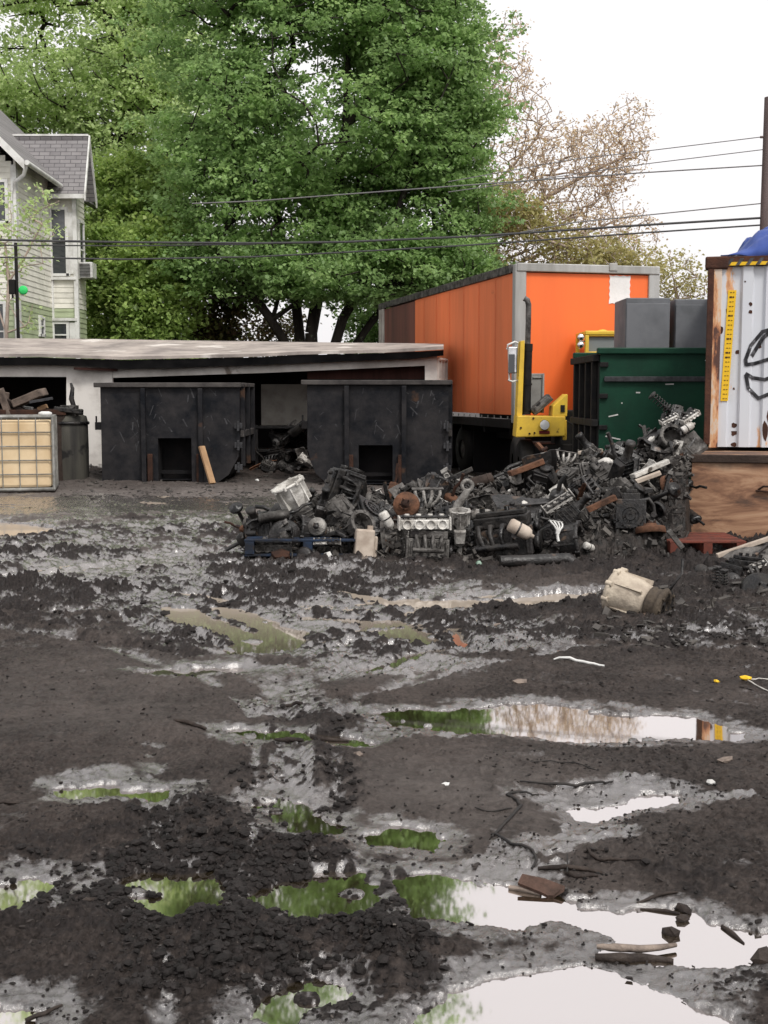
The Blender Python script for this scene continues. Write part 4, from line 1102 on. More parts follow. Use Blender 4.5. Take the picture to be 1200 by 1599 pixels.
CAST = grime('greasy_cast_iron', (0.024, 0.021, 0.020), (0.006, 0.006, 0.006), 0.5, 9, 0.30, 0.65, bump=0.5, bscale=35, spots=(.075, .05, .035), spot_amt=.2, spot_scale=7, per_obj=.5, spec=.45)
ALU = grime('dirty_cast_aluminium', (0.40, 0.385, 0.36), (0.10, 0.09, 0.082), 0.5, 7, 0.45, 0.7, metal=0.35, bump=0.5, bscale=40, spots=(.03, .027, .025), spot_amt=.34, spot_scale=5, per_obj=.3)
ALUB = grime('bright_cast_aluminium', (0.68, 0.66, 0.62), (0.30, 0.28, 0.25), 0.45, 7, 0.4, 0.6, metal=0.2, bump=0.4, bscale=40, spots=(.08, .07, .06), spot_amt=.14, spot_scale=6)
ALUD = grime('sooty_aluminium', (0.15, 0.142, 0.133), (0.028, 0.025, 0.023), 0.55, 7, 0.45, 0.7, metal=0.3, bump=0.5, bscale=40, spots=(.02, .018, .018), spot_amt=.32, spot_scale=5, per_obj=.35)
BLK = grime('oily_black', (0.006, 0.006, 0.0065), (0.03, 0.026, 0.023), 0.45, 8, 0.25, 0.7, bump=0.5, bscale=30, per_obj=.3, spec=.4)
RUST = grime('brown_rust', (0.15, 0.072, 0.042), (0.045, 0.027, 0.02), 0.55, 7, 0.85, bump=0.5, per_obj=.25)

ty = 22.6; p = ptY(112, 745, ty)
tank = empty('steel_tank', (p.x, ty, 0)); tag(tank, 'dark upright steel tank with a lever on top between the caged tote and dumpster', 'tank')
rt = 27 * ty / F; zt = ptY(0, 648, ty).z
m = MB(); m.lathe([(rt * .96, 0), (rt, .1), (rt * 1.02, zt * .5), (rt, zt - .12), (rt * .93, zt - .02), (rt * .5, zt + .03), (0, zt + .05)], 28); m.build('shell', TANKM, tank)
m = MB(); m.lathe([(rt + .005, zt * .86), (rt + .03, zt * .87), (rt + .03, zt * .9), (rt + .005, zt * .91)], 28); m.lathe([(rt * .75, zt), (rt * .78, zt + .09), (rt * .7, zt + .11), (0, zt + .12)], 20); m.build('lid', BLK, tank)
m = MB(); m.box((.02, -.1, zt + .1), (.3, .2, .16)); m.cyl((.0, -.2, zt + .05), (.2, -.25, zt + .02), .06, n=10); m.cyl((.1, -.12, zt + .02), (.1, -.24, zt + .16), .05, n=8); m.build('fitting', ALUD, tank, bevel=.01)
m = MB(); e1 = ptY(113, 598, ty); m.tube([(.12, -.1, zt + .1), (.06, -.1, zt + .3), (e1.x - p.x + .03, -.1, e1.z - .1), (e1.x - p.x, -.1, e1.z)], [.045, .05, .035, .02], 8); m.build('lever', BLK, tank)
m = MB(); m.box((-.14, -rt * .93, zt * .8), (.05, .03, .25)); m.build('bracket', BLK, tank)

iy = 20.3; p = ptY(-40, 770, iy); iw = ptY(67, 0, iy).x - p.x
tote = empty('intermediate_bulk_tote', (p.x, iy - .25, 0), (0, 0, R(12))); tote['label'] = 'yellowed plastic liquid tote in a galvanised wire cage at the left edge'; tote['category'] = 'tote'
zt = ptY(0, 651, iy).z; zb = ptY(0, 764, iy).z
de = .95
m = MB(); T = Matrix.Translation((iw / 2, de / 2, 0))
N_ = 9
# bottle with uneven cut top
m.box((iw / 2 - .01, de / 2, (zb + zt) / 2 - .02), (iw - .06, de - .06, zt - zb - .09)); m.build('bottle', TOTEP, tote, bevel=.05)
m = MB()
t = .0105
for z_ in np.linspace(zb + .02, zt - .02, 6):
    m.tube([(0, 0, z_), (iw, 0, z_), (iw, de, z_), (0, de, z_), (0, 0, z_)], t, 6)
for x in np.linspace(.0, iw, 6):
    m.cyl((x, -.012, zb), (x, -.012, zt), t * .8, n=6); m.cyl((x, de, zb), (x, de, zt), t * .8, n=6)
for y in np.linspace(.0, de, 6): m.cyl((iw + .012, y, zb), (iw + .012, y, zt), t * .8, n=6)
m.tube([(0, 0, zt), (iw, 0, zt), (iw, de, zt), (0, de, zt), (0, 0, zt)], .026, 6); m.cyl((iw, 0, zb), (iw, 0, zt), .028, n=8)
m.tube([(0, 0, zb), (iw, 0, zb), (iw, de, zb), (0, de, zb), (0, 0, zb)], .035, 6)
m.build('cage', GALV, tote)
m = MB(); m.box((iw / 2, de / 2, zb - .05), (iw + .02, de, .05))
for x in (.1, iw / 2, iw - .1): m.box((x, de / 2, (zb - .08) / 2), (.2, de, zb - .085))
m.build('pallet_base', OLDW2, tote, bevel=.01)
m = MB(); m.lathe([(0, 0), (.11, 0), (.11, .05), (.06, .07), (0, .07)], 16, M=Matrix.Translation((iw - .12, .1, zt + .02))); m.build('cap', PLAST_W, tote)


def plankobj(px0, py0, px1, py1, Y, w, t, mat, label, name='board', Y2=None, cat='board', group=None):
    a = ptY(px0, py0, Y); b = ptY(px1, py1, Y2 or Y); d = b - a
    q = d.to_track_quat('X', 'Z'); L_ = d.length
    m = MB(); n = 6; rr = random.Random(int(px0 * 7 + py0))
    # slightly irregular, broken ends
    for i in range(n):
        pass
    vs_ = []
    for i in range(n + 1):
        x = L_ * i / n; e = (rr.uniform(-.15, .15) * w if i in (0, n) else 0); wob = rr.uniform(-.01, .01)
        for (yy, zz) in ((-w / 2, -t / 2), (w / 2, -t / 2), (w / 2, t / 2), (-w / 2, t / 2)):
            ex_ = e * (1 if yy > 0 else -1)
            vs_.append((x + ex_, yy, zz + wob * t))
    f = [(0, 3, 2, 1), (4 * n, 4 * n + 1, 4 * n + 2, 4 * n + 3)]
    for i in range(n):
        for j in range(4):
            f.append((4 * i + j, 4 * i + (j + 1) % 4, 4 * i + 4 + (j + 1) % 4, 4 * i + 4 + j))
    m.add(vs_, f)
    o = m.build(name, mat, bevel=min(w, t) * .12); o.location = a; o.rotation_mode = 'QUATERNION'; o.rotation_quaternion = q
    tag(o, label, cat, group); return o
# cart / bin behind the tote carrying broken lumber
ly = 22.0; p = ptY(-60, 770, ly); lw = ptY(80, 0, ly).x - p.x
bin_ = empty('scrap_bin', (p.x, ly, 0), (0, 0, R(10))); tag(bin_, 'dark steel bin behind the tote heaped with broken lumber', 'bin')
zt = ptY(0, 640, ly).z
m = MB(); t = .05
m.box((lw / 2, 0, zt / 2), (lw, t, zt)); m.box((lw / 2, 1.2, zt / 2), (lw, t, zt)); m.box((.025, .6, zt / 2), (t, 1.15, zt - .01)); m.box((lw - .025, .6, zt / 2), (t, 1.15, zt - .01)); m.box((lw / 2, .6, zt * .8), (lw - .11, 1.14, .05))
m.build('walls', OLDW2, bin_); m = MB(); m.box((lw / 2, -.03, zt - .05), (lw + .05, .05, .1)); m.build('rim', RUSTD, bin_, bevel=.01)
SC = [(0, 608, 18, 655, .22, .1, OLDW, 'upright grey board end standing in the lumber heap behind the tote'),
      (20, 632, 68, 612, .3, .14, OLDW, 'large splintered grey beam on top of the lumber heap'),
      (18, 640, 50, 625, .12, .05, OLDW, 'small weathered board crossing under the big splintered beam'),
      (22, 634, 51, 638, .1, .05, PLAST_W, 'thin white painted strip lying on the lumber heap'),
      (48, 628, 82, 622, .10, .05, SCUFF, 'pale curled metal strip poking right out of the lumber heap'),
      (10, 625, 44, 646, .16, .08, OLDW2, 'dark diagonal plank in the lumber heap'),
      (60, 640, 74, 634, .16, .08, WOODP, 'small pale wood chunk at the right corner of the bin'),
      (-30, 612, 10, 618, .3, .12, OLDW, 'wide grey board at the left edge of the lumber heap'),
      (-20, 622, 8, 622, .08, .04, ALUB, 'white scrap piece among the boards at the left edge'),
      (85, 638, 128, 643, .10, .08, BLK, 'black bar lying from the bin to the upright tank')]
for i, s_ in enumerate(SC):
    plankobj(s_[0], s_[1], s_[2], s_[3], 22.2 + .1 * (i % 4), s_[4], s_[5], s_[6], s_[7])

# ================================================================== ORANGE TRAILER
def orange_material(name, base, dark):
    return grime(name, base, dark, 0.45, 0.9, 0.42, 0.6, bump=0.05, bscale=10, streak=True, spots=tuple(c * .55 for c in base), spot_amt=.08, spot_scale=1.6, spec=.4)
ORANGE = orange_material('orange_paint', (0.86, 0.165, 0.035), (0.78, 0.145, 0.033))
ORANGE_D = grime('faded_dirty_orange_paint', (0.86, 0.20, 0.065), (0.60, 0.16, 0.06), 0.55, 0.8, 0.55, 0.75, bump=0.1, streak=True, spots=(0.30, 0.09, 0.04), spot_amt=.02, spot_scale=1.1, spec=.3)
ALTR = grime('trailer_aluminium', (0.42, 0.42, 0.41), (0.24, 0.235, 0.22), 0.5, 2, 0.5, 0.65, metal=0.3, streak=True)
BROWNP = grime('brown_rusty_panel', (0.17, 0.07, 0.05), (0.09, 0.05, 0.04), 0.5, 1.2, 0.8, streak=True)
c0 = ptY(805, 600, 22.4); c0.z = 0
sd_ = Vector((-2.52, 10.2, 0)).normalized(); ed = Vector((sd_.y, -sd_.x, 0))
ang = math.atan2(ed.y, ed.x)
tr = empty('box_trailer', c0, (0, 0, ang)); tag(tr, 'large orange box trailer with pale aluminium corner posts', 'trailer')
W = 2.80; L_ = 10.4; zb = ptY(805, 661, 22.4).z; zt = ptY(805, 412, 22.4).z
m = MB(); 
m.box((.02 - .01, L_ * .33 + .06, (zb + zt) / 2), (.04, L_ * .66 - .02, zt - zb - .3)); m.build('side_wall', ORANGE_D, tr)
m = MB(); m.box((.01, L_ * .83 + .05, (zb + zt) / 2), (.038, L_ * .335, zt - zb - .34)); m.build('rusty_side_panel', BROWNP, tr)
m = MB()
for k in range(2): m.box((-.02, L_ * (.965 + .03 * k) , zb + (zt - zb) * .55), (.03, L_ * .022, (zt - zb) * .8))
m.build('side_trim', GREYW, tr)
m = MB()
for k in range(6): m.box((-.027, 1.1 + k * 1.0, (zb + zt) / 2), (.004, .014, zt - zb - .34))
m.build('panel_seams', ORANGE_D, tr)
m = MB(); m.box((W / 2, .02, (zb + zt) / 2 - .02), (W - .2, .04, zt - zb - .26)); m.build('end_wall', ORANGE, tr)
m = MB(); m.box((W - .02, L_ / 2, (zb + zt) / 2), (.04, L_ - .1, zt - zb - .3)); m.box((W / 2, L_ - .02, (zb + zt) / 2), (W - .1, .04, zt - zb - .3)); m.build('far_walls', ORANGE_D, tr)
m = MB(); m.box((W / 2, L_ / 2, zt - .06), (W - .06, L_ - .06, .05)); m.build('roof', ALTR, tr)
for x in (.07, W - .09):
    m = MB(); m.box((x, .0, (zb + zt) / 2), (.22, .1, zt - zb)); m.box((x - .07 if x < 1 else x + .05, .08, (zb + zt) / 2), (.06, .12, zt - zb)); m.build('corner_post', ALTR, tr, bevel=.02)
m = MB(); m.box((W / 2, -.02, zt - .06), (W + .02, .1, .15)); m.build('end_header', ALTR, tr, bevel=.015)
m = MB(); m.box((-.02, L_ / 2 + .1, zt - .07), (.06, L_ - .1, .15)); m.box((W + .02, L_ / 2 + .1, zt - .07), (.06, L_ - .1, .15)); m.build('top_rail', ALUD, tr, bevel=.01)
m = MB(); m.box((-.015, L_ / 2 + .1, zb - .02), (.07, L_ - .1, .16)); m.box((W / 2, 0, zb - .04), (W, .1, .2)); m.box((W + .015, L_ / 2 + .1, zb - .02), (.07, L_ - .1, .16)); m.build('bottom_rail', BLACKM, tr, bevel=.01)
m = MB()
for k in range(26): m.box((-.052, .25 + k * .38, zb + .10), (.008, .05, .05))
m.build('rivets', ALTR, tr)
m = MB(); m.box((W * .5 + .46, -.065, zt - .02), (.16, .06, .14)); m.build('marker_lamp', ALTR, tr, bevel=.01)
# scalloped white patch
pt = ptY(950, 430, 22.6); px_ = lambda p: (p - 805) / (1030 - 805) * W
m = MB(); x0, x1 = px_(951), px_(985); z1 = ptY(0, 429, 22.75).z; z0 = ptY(0, 474, 22.75).z; P = []
k = 9
for i in range(k): P += [(x0 + (0.015 if i % 2 else 0), z1 - (z1 - z0) * i / k)]
for i in range(6): P += [(x0 + (x1 - x0) * i / 6, z0 + (.015 if i % 2 else 0))]
for i in range(k): P += [(x1 - (0.015 if i % 2 else 0), z0 + (z1 - z0) * i / k)]
for i in range(6): P += [(x1 - (x1 - x0) * i / 6, z1 - (.015 if i % 2 else 0))]
m.prism(P, 'y', -.012, 0.0); m.build('sticker', grime('white_sticker', (.78, .77, .77), (.66, .65, .64), .3, 3, .6), tr)
# underneath: frame beams, wheels, landing leg
m = MB()
for x in (.7, W - .7): m.box((x, L_ / 2, zb - .22), (.12, L_ - .4, .3))
for k in range(7): m.box((W / 2, .4 + k * 1.5, zb - .16), (W - .1, .1, .12))
m.build('underframe', BLACKM, tr)
m = MB(); m.box((.12, .25, (zb - .1) / 2), (.13, .13, zb - .12)); m.box((.12, .25, .05), (.3, .3, .08)); m.build('landing_leg', RUSTD, tr, bevel=.01)
m = MB(); m.box((W - .35, .25, (zb - .1) / 2), (.13, .13, zb - .12)); m.box((W - .35, .25, .05), (.3, .3, .08)); m.build('landing_leg', RUSTD, tr, bevel=.01)
m = MB(); m.box((W / 2, 2.9, .55), (W - .3, .05, 1.0)); m.build('underside_shade_sheet', SOOT_SHADE, tr)  # black sheet added across the underside, standing in for deep shade
for y in (3.6, 4.8):
    for x in (.25, W - .25):
        wl_ = MB(); wl_.lathe([(.2, -.13), (.42, -.14), (.5, -.1), (.5, .1), (.42, .14), (.2, .13)], 24, M=Matrix.Translation((x, y, .5)) @ Euler((0, R(90), 0)).to_matrix().to_4x4()); w0 = wl_.build('wheel', BLACKM, tr)
        wl_ = MB(); wl_.lathe([(0, -.1), (.2, -.1), (.26, -.05), (.26, .05), (.2, .1), (0, .1)], 20, M=Matrix.Translation((x, y, .5)) @ Euler((0, R(90), 0)).to_matrix().to_4x4()); wl_.build('rim', ALUD, w0)

# ================================================================== YELLOW YARD TRUCK (behind scrap pile)
YEL = grime('yellow_paint', (0.74, 0.50, 0.06), (0.55, 0.36, 0.06), 0.4, 2.5, 0.4, 0.6, bump=0.05, spots=(.16, .10, .03), spot_amt=.05, spot_scale=7)
CHROME = grime('chrome', (0.75, 0.75, 0.75), (0.5, 0.5, 0.5), 0.4, 5, 0.12, 0.25, metal=1.0, bump=0.02)
GREYP = grime('grey_panel', (0.27, 0.265, 0.245), (0.19, 0.18, 0.165), 0.5, 3, 0.6)
REDL = grime('dark_red_lens', (0.13, 0.02, 0.015), (0.08, 0.015, 0.012), 0.4, 6, 0.3)
LENS = glass_material('headlamp_lens', (0.55, 0.56, 0.56), 0.1)
yy = 20.6; o0 = ptY(813, 700, yy); o0.z = 0
yt = empty('yard_truck', o0); tag(yt, 'yellow yard truck with tall exhaust stack and chrome mirrors parked before the orange trailer', 'truck')
X = lambda px, Y=yy: ptY(px, 0, Y).x - o0.x
Z = lambda py, Y=yy: ptY(0, py, Y).z
m = MB(); m.hexa([(X(813), 0, Z(683)), (X(893), 0, Z(681)), (X(893), .55, Z(681)), (X(813), .55, Z(683)), (X(815), 0, Z(649)), (X(893), 0, Z(650)), (X(893), .55, Z(650)), (X(815), .55, Z(649))]); m.build('bumper', YEL, yt, bevel=.02)
m = MB(); P = [(X(872), Z(650.3)), (X(873), Z(634)), (X(895), Z(615)), (X(896.5), Z(617)), (X(896), Z(650.3))]; m.prism(P[::-1], 'y', .03, .52); m.build('fender', YEL, yt, bevel=.012)
m = MB(); m.box(((X(886) + X(891)) / 2, .022, (Z(640) + Z(636)) / 2), (.07, .02, .12)); m.build('fender_vent', BLACKM, yt)
m = MB(); m.box((X(894.5), .2, Z(672)), (.06, .1, .34)); m.build('step', YEL, yt, bevel=.01)
m = MB(); m.hexa([(X(815), .1, Z(649.5)), (X(824), .1, Z(649.5)), (X(824), .45, Z(649.5)), (X(815), .45, Z(649.5)), (X(820), .1, Z(532)), (X(827), .1, Z(531)), (X(827), .45, Z(531)), (X(820), .45, Z(532))]); m.build('upright_guard', YEL, yt, bevel=.01)
m = MB(); m.cyl((X(832), .25, Z(648)), (X(833.5), .25, Z(540)), .078, n=16); m.cyl((X(833.5), .25, Z(545)), (X(833.5), .25, Z(536)), .085, n=16)
for z_ in (Z(546), Z(600), Z(640)): m.cyl((X(833), .25, z_ - .015), (X(833), .25, z_ + .015), .088, n=16)
m.build('muffler', BLACKM, yt)
m = MB(); m.tube([(X(833.5), .25, Z(537)), (X(834), .25, Z(500)), (X(834), .25, Z(474)), (X(832), .25, Z(467)), (X(827), .25, Z(464))], .048, 10); m.build('exhaust_pipe', ALUD, yt)
m = MB(); m.box((X(852), .5, Z(614)), (X(863) - X(841), .06, Z(583) - Z(646))); m.box((X(852), .46, Z(589)), (.16, .03, .03)); m.build('rear_panel', GREYP, yt, bevel=.02)
m = MB()
for dx, dz_ in ((X(841.5), 0), (X(862), 0)): m.box((dx, .45, Z(614)), (.03, .04, Z(583) - Z(646)))
m.build('panel_frame', ALTR, yt)
m = MB(); T = Matrix.Translation((X(857), .3, Z(632))) @ Euler((0, R(-42), 0)).to_matrix().to_4x4(); m.box((0, 0, 0), (.40, .3, .13), M=T); m.box((0, -.155, .0), (.34, .02, .06), M=T); m.build('battery_box', ALUD, yt, bevel=.015)
m = MB(); m.lathe([(0, 0), (.075, 0), (.09, .02), (.09, .06), (.075, .08)], 20, M=Matrix.Translation((X(858.5), -.005, Z(663.5))) @ Euler((R(90), 0, 0)).to_matrix().to_4x4()); hl = m.build('headlamp', CHROME, yt)
m = MB(); m.lathe([(0, .05), (.05, .05), (.078, .045)], 20, M=Matrix.Translation((X(858.5), -.04, Z(663.5))) @ Euler((R(90), 0, 0)).to_matrix().to_4x4()); m.build('lens', LENS, hl)
m = MB(); m.box((X(859), -.015, Z(675)), (.18, .03, .055)); m.build('marker_lens', REDL, yt, bevel=.01)
m = MB()
for q in ((X(841), -.004, Z(653)), (X(835), -.004, Z(677)), (X(843), -.004, Z(676)), (X(821), -.004, Z(668))): m.cyl(q, (q[0], q[1] - .012, q[2]), .018, n=8)
m.build('bolt', RUSTD, yt)
# left mirror
m = MB(); xm = X(807, yy); 
m.tube([(X(817), .2, Z(535)), (X(812), .18, Z(533)), (X(800), .15, Z(538)), (X(799), .15, Z(545))], .018, 8); m.tube([(X(817), .2, Z(594)), (X(808), .15, Z(596)), (X(801), .15, Z(593))], .018, 8); m.cyl((X(801), .15, Z(545)), (X(803), .15, Z(593)), .014, n=6); m.build('mirror_arm', PLAST_W, yt)
m = MB(); m.box((X(808), .12, Z(562)), (.155, .07, Z(540) - Z(582))); mi = m.build('mirror', CHROME, yt, bevel=.02)
m = MB(); m.box((X(806), .08, Z(567)), (.10, .012, .30)); m.build('mirror_glass', PANE, mi)
# cab
cy = .9
xa, xb = X(922, yy + cy), X(994, yy + cy); za, zb_, = Z(650, yy + cy), Z(517, yy + cy); Zc = lambda py: Z(py, yy + cy)
m = MB(); t = .07
m.box(((xa + xb) / 2, cy + .5, zb_ - .03), (xb - xa, 1.1, .07)); m.box((xa + t / 2, cy, (za + zb_) / 2 - .03), (t, .08, zb_ - za - .07)); m.box((xb - t / 2, cy, (za + zb_) / 2 - .03), (t, .08, zb_ - za - .07))
m.box((xa + t / 2, cy + 1, (za + zb_) / 2 - .03), (t, .08, zb_ - za - .07)); m.box((xb - t / 2, cy + 1, (za + zb_) / 2 - .03), (t, .08, zb_ - za - .07))
m.box(((xa + xb) / 2, cy, Zc(523)), (xb - xa - 2 * t, .07, .05)); m.box(((xa + xb) / 2, cy, (za + Zc(549)) / 2), (xb - xa - 2 * t, .07, Zc(549) - za)); m.box(((xa + xb) / 2, cy + 1.0, (za + Zc(552)) / 2), (xb - xa - 2 * t, .07, Zc(552) - za))
m.box((xa + t / 2, cy + .5, (za + Zc(560)) / 2), (.05, .9, Zc(560) - za)); m.box((xb - t / 2, cy + .5, (za + Zc(560)) / 2), (.05, .9, Zc(560) - za))
m.lathe([(0, .04), (.07, .03), (.09, 0)], 12, M=Matrix.Translation(((xa + xb) / 2 - .05, cy + .2, zb_)))
cab = m.build('cab', YEL, yt, bevel=.015)
m = MB(); m.box(((xa + xb) / 2, cy + .03, (Zc(525.5) + Zc(549)) / 2), (xb - xa - 2 * t, .015, Zc(525.5) - Zc(549))); 
GLAZ = glass_material('cab_glass', (0.20, 0.22, 0.22), 0.08); m.build('windscreen', GLAZ, cab)
m = MB(); m.box((xa + .25, cy + .35, Zc(540)), (.22, .15, .35)); m.build('headrest', BLACKM, cab, bevel=.04)
m = MB(); q = (X(914, yy + cy), cy - .1, Zc(533))
for dz_ in (.065, -.065): m.lathe([(0, -.02), (.045, -.015), (.062, .01), (.05, .03), (0, .035)], 14, M=Matrix.Translation((q[0], q[1], q[2] + dz_)) @ Euler((R(90), 0, 0)).to_matrix().to_4x4())
m.cyl((q[0], q[1] + .05, q[2] - .13), (q[0], q[1] + .05, q[2] + .13), .02, n=6); m.cyl((q[0], q[1] + .05, q[2]), (xa, cy, q[2]), .015, n=6); m.build('spot_mirror', CHROME, yt)
m = MB(); m.box(((X(820) + X(985)) / 2 + .1, .95, .62), (1.5, 1.3, .4)); m.box((X(905, yy), .62, .95), (.5, .5, .9)); m.build('chassis', BLACKM, yt, bevel=.02)
for xw in (X(835), X(960)):
    for yw in (.55, 1.55):
        m = MB(); m.lathe([(.15, -.12), (.38, -.13), (.45, -.09), (.45, .09), (.38, .13), (.15, .12)], 22, M=Matrix.Translation((xw, yw, .45)) @ Euler((0, R(90), 0)).to_matrix().to_4x4()); w0 = m.build('wheel', BLACKM, yt)
m = MB(); m.tube([(X(896), .05, Z(658)), (X(905), 0, Z(664)), (X(912), -.03, Z(680)), (X(922), -.1, Z(697)), (X(935), -.15, Z(700))], .02, 6); m.build('hose', BLACKM, yt)

# ================================================================== GREEN DUMPSTER + CABINETS
GREEN = grime('dark_green_paint', (0.008, 0.048, 0.027), (0.006, 0.032, 0.019), 0.5, 2.2, 0.45, 0.6, bump=0.15, bscale=10, spots=(0.05, 0.08, 0.06), spot_amt=.04, spot_scale=9)
GREYB = grime('grey_enamel', (0.15, 0.155, 0.165), (0.10, 0.105, 0.112), 0.4, 1.4, 0.5, 0.65, bump=0.08, bscale=5)
gy = 17.6; g0 = ptY(935, 700, gy); g0.z = 0; gw = ptY(1180, 0, gy).x - g0.x
gd = empty('green_dumpster', g0); tag(gd, 'dark green dumpster behind the scrap heap, topped by grey cabinets', 'dumpster')
zt = ptY(0, 548, gy).z; gdp = 2.15
m = MB(); 
m.box((gw / 2, 0, zt / 2 + .05), (gw, .05, zt - .1)); m.box((gw / 2, gdp, zt / 2 + .05), (gw, .05, zt - .1)); m.box((gw - .03, gdp / 2, zt / 2 + .05), (.05, gdp - .06, zt - .1)); m.box((gw / 2, gdp / 2, .2), (gw - .1, gdp - .1, .05)); m.build('tub', GREEN, gd)
m = MB(); m.box((.025, gdp / 2, zt / 2 + .03), (.05, gdp - .06, zt - .12)); m.build('end_door', BLACKM, gd)
m = MB()
for y in (.25, .8, 1.35, 1.9): m.box((-.04, y, zt / 2 + .05), (.08, .1, zt - .2))
m.box((-.05, gdp / 2, zt - .1), (.10, gdp, .1)); m.box((-.05, gdp / 2, zt * .55), (.09, gdp, .1)); m.box((-.05, gdp / 2, .3), (.09, gdp, .1)); m.build('door_frame', BLACKM, gd, bevel=.01)
m = MB(); m.box((gw / 2, -.03, zt), (gw + .1, .12, .09)); m.build('rim', GREEN, gd, bevel=.015)
m = MB(); m.box((gw / 2, gdp + .03, zt), (gw + .1, .12, .09)); m.build('rim', GREEN, gd, bevel=.015)
m = MB(); m.box((gw / 2 + .03, -.055, ptY(0, 592, gy).z), (gw - .05, .06, .075)); m.build('rail', SCUFF, gd, bevel=.01)
m = MB(); rr = random.Random(9)
for q in ((1.0, 1.82, .12), (.32, 1.55, .02), (.2, 1.37, .14), (.2, 1.05, .22), (1.25, 1.1, .04), (.55, 1.7, .06), (1.55, 2.15, .1), (.8, .95, .05)):
    m.box((q[0], -.027, q[1]), (q[2], .004, .018), rot=(0, rr.uniform(-.3, .3), 0))
m.build('paint_scrapes', PLAST_W, gd)
for z_ in (.75, 1.2, 1.65, 2.1):
    m = MB(); m.box((.05, -.05, z_), (.12, .05, .07)); m.build('hinge', BLACKM, gd, bevel=.008)
def cabinet(px0, px1, pt, Y, dep, label):
    a = ptY(px0, 0, Y); b = ptY(px1, 0, Y); zt_ = ptY(0, pt, Y).z
    r_ = empty('cabinet', (a.x, Y, 0.22)); tag(r_, label, 'cabinet', 'grey steel cabinets standing in the green dumpster')
    w = b.x - a.x; h = zt_ - .22
    m = MB(); m.box((w / 2, dep / 2, h / 2), (w, dep, h)); m.build('body', GREYB, r_, bevel=.015)
    m = MB(); m.box((w / 2, -.012, h * .72), (w * .97, .02, h * .5)); m.build('door', GREYB, r_, bevel=.006)
    return r_
cabinet(987, 1058, 465, 18.3, .9, 'grey steel cabinet with flat top, left and larger of the two in the green dumpster')
cabinet(1066, 1120, 467, 18.4, .9, 'grey steel cabinet half hidden behind the rusty white container')

# ================================================================== WHITE CONTAINER
def container_material(name, rust_amt, edge=False):
    m, N, L = new_mat(name); out = N.new('ShaderNodeOutputMaterial'); b = N.new('ShaderNodeBsdfPrincipled'); L.new(b.outputs[0], out.inputs[0])
    tc = N.new('ShaderNodeTexCoord'); mp = N.new('ShaderNodeMapping'); mp.inputs['Scale'].default_value = (1, 1, .28); L.new(tc.outputs['Object'], mp.inputs[0])
    n = N.new('ShaderNodeTexNoise'); n.inputs['Scale'].default_value = 2.6 if not edge else 4.2; n.inputs['Detail'].default_value = 9; n.inputs['Roughness'].default_value = .62; L.new(mp.outputs[0], n.inputs[0])
    r = N.new('ShaderNodeValToRGB'); e = r.color_ramp.elements
    base = (0.60, 0.62, 0.66, 1) if not edge else (0.62, 0.50, 0.40, 1)
    e[0].position = 0.0; e[0].color = base
    e[1].position = 1.0; e[1].color = (0.05, 0.022, 0.016, 1)
    k = rust_amt
    for ps, c in ((.60 - k * .25, base), (.625 - k * .25, (0.66, 0.38, 0.20, 1)), (.68 - k * .25, (0.42, 0.17, 0.075, 1)), (.71 - k * .25, (0.085, 0.035, 0.024, 1))):
        x = e.new(ps); x.color = c
    L.new(n.outputs[0], r.inputs[0]); L.new(r.outputs[0], b.inputs['Base Color'])
    b.inputs['Roughness'].default_value = .55
    bp = N.new('ShaderNodeBump'); bp.inputs['Strength'].default_value = .3; bp.inputs['Distance'].default_value = .01; L.new(n.outputs[0], bp.inputs['Height']); L.new(bp.outputs[0], b.inputs['Normal'])
    return m
CONT = container_material('white_rusting_corrugated_paint', .12)
CONTE = container_material('heavily_rusted_post', .52, True)
DRUST = grime('dark_brown_rust', (0.05, 0.026, 0.02), (0.10, 0.045, 0.03), 0.45, 5, 0.85, bump=0.4)
YST = grime('yellow_sticker', (0.80, 0.50, 0.03), (0.72, 0.44, 0.03), 0.4, 4, 0.5)
INK = grime('black_spray_paint', (0.045, 0.045, 0.05), (0.12, 0.12, 0.13), 0.45, 12, 0.6)
CW = 3.6
cy0 = 14.9; p = ptY(1099, 700, cy0)
cr = empty('shipping_container', (p.x, cy0, 0), (0, 0, -R(15.5))); tag(cr, 'rusty white corrugated shipping container raised on plywood at the right edge', 'container')
z0 = ptY(0, 700, cy0).z; z1 = ptY(0, 402, cy0).z
H_ = z1 - z0; mpp = cy0 / F
xc = lambda px: (px - 1099) * mpp * 1.02
zc = lambda py: ptY(0, py, cy0).z
# corrugated front sheet
m = MB(); P = []; x = xc(1117); per = 34 * mpp
prof = []; 
while x < CW - .1:
    prof += [(x, 0.0), (x + per * .42, 0.0), (x + per * .5, .04), (x + per * .9, .04)]; x += per
vs_ = []; zA, zB = z0 + .02, zc(417)
for u, w in prof: vs_ += [(u, w, zA), (u, w, zB)]
m.add(vs_, [(2 * i, 2 * i + 2, 2 * i + 3, 2 * i + 1) for i in range(len(prof) - 1)])
m.build('corrugated_side', CONT, cr)
m = MB(); m.box((.035, .03, (z0 + z1) / 2), (xc(1107) + .01, .16, H_ - .1)); m.build('corner_post', DRUST, cr, bevel=.01)
m = MB(); m.box((xc(1113), .0, (z0 + z1) / 2 - .05), (xc(1119) - xc(1106), .07, H_ - .12)); m.build('post_flange', CONTE, cr, bevel=.006)
m = MB(); m.box((.1, .05, z1 - .07), (.27, .22, .15)); m.build('corner_casting', DRUST, cr, bevel=.02)
m = MB(); m.box((CW / 2 + .1, .02, z1 - .035), (CW - .2, .12, .07)); m.build('top_rail', DRUST, cr, bevel=.006)
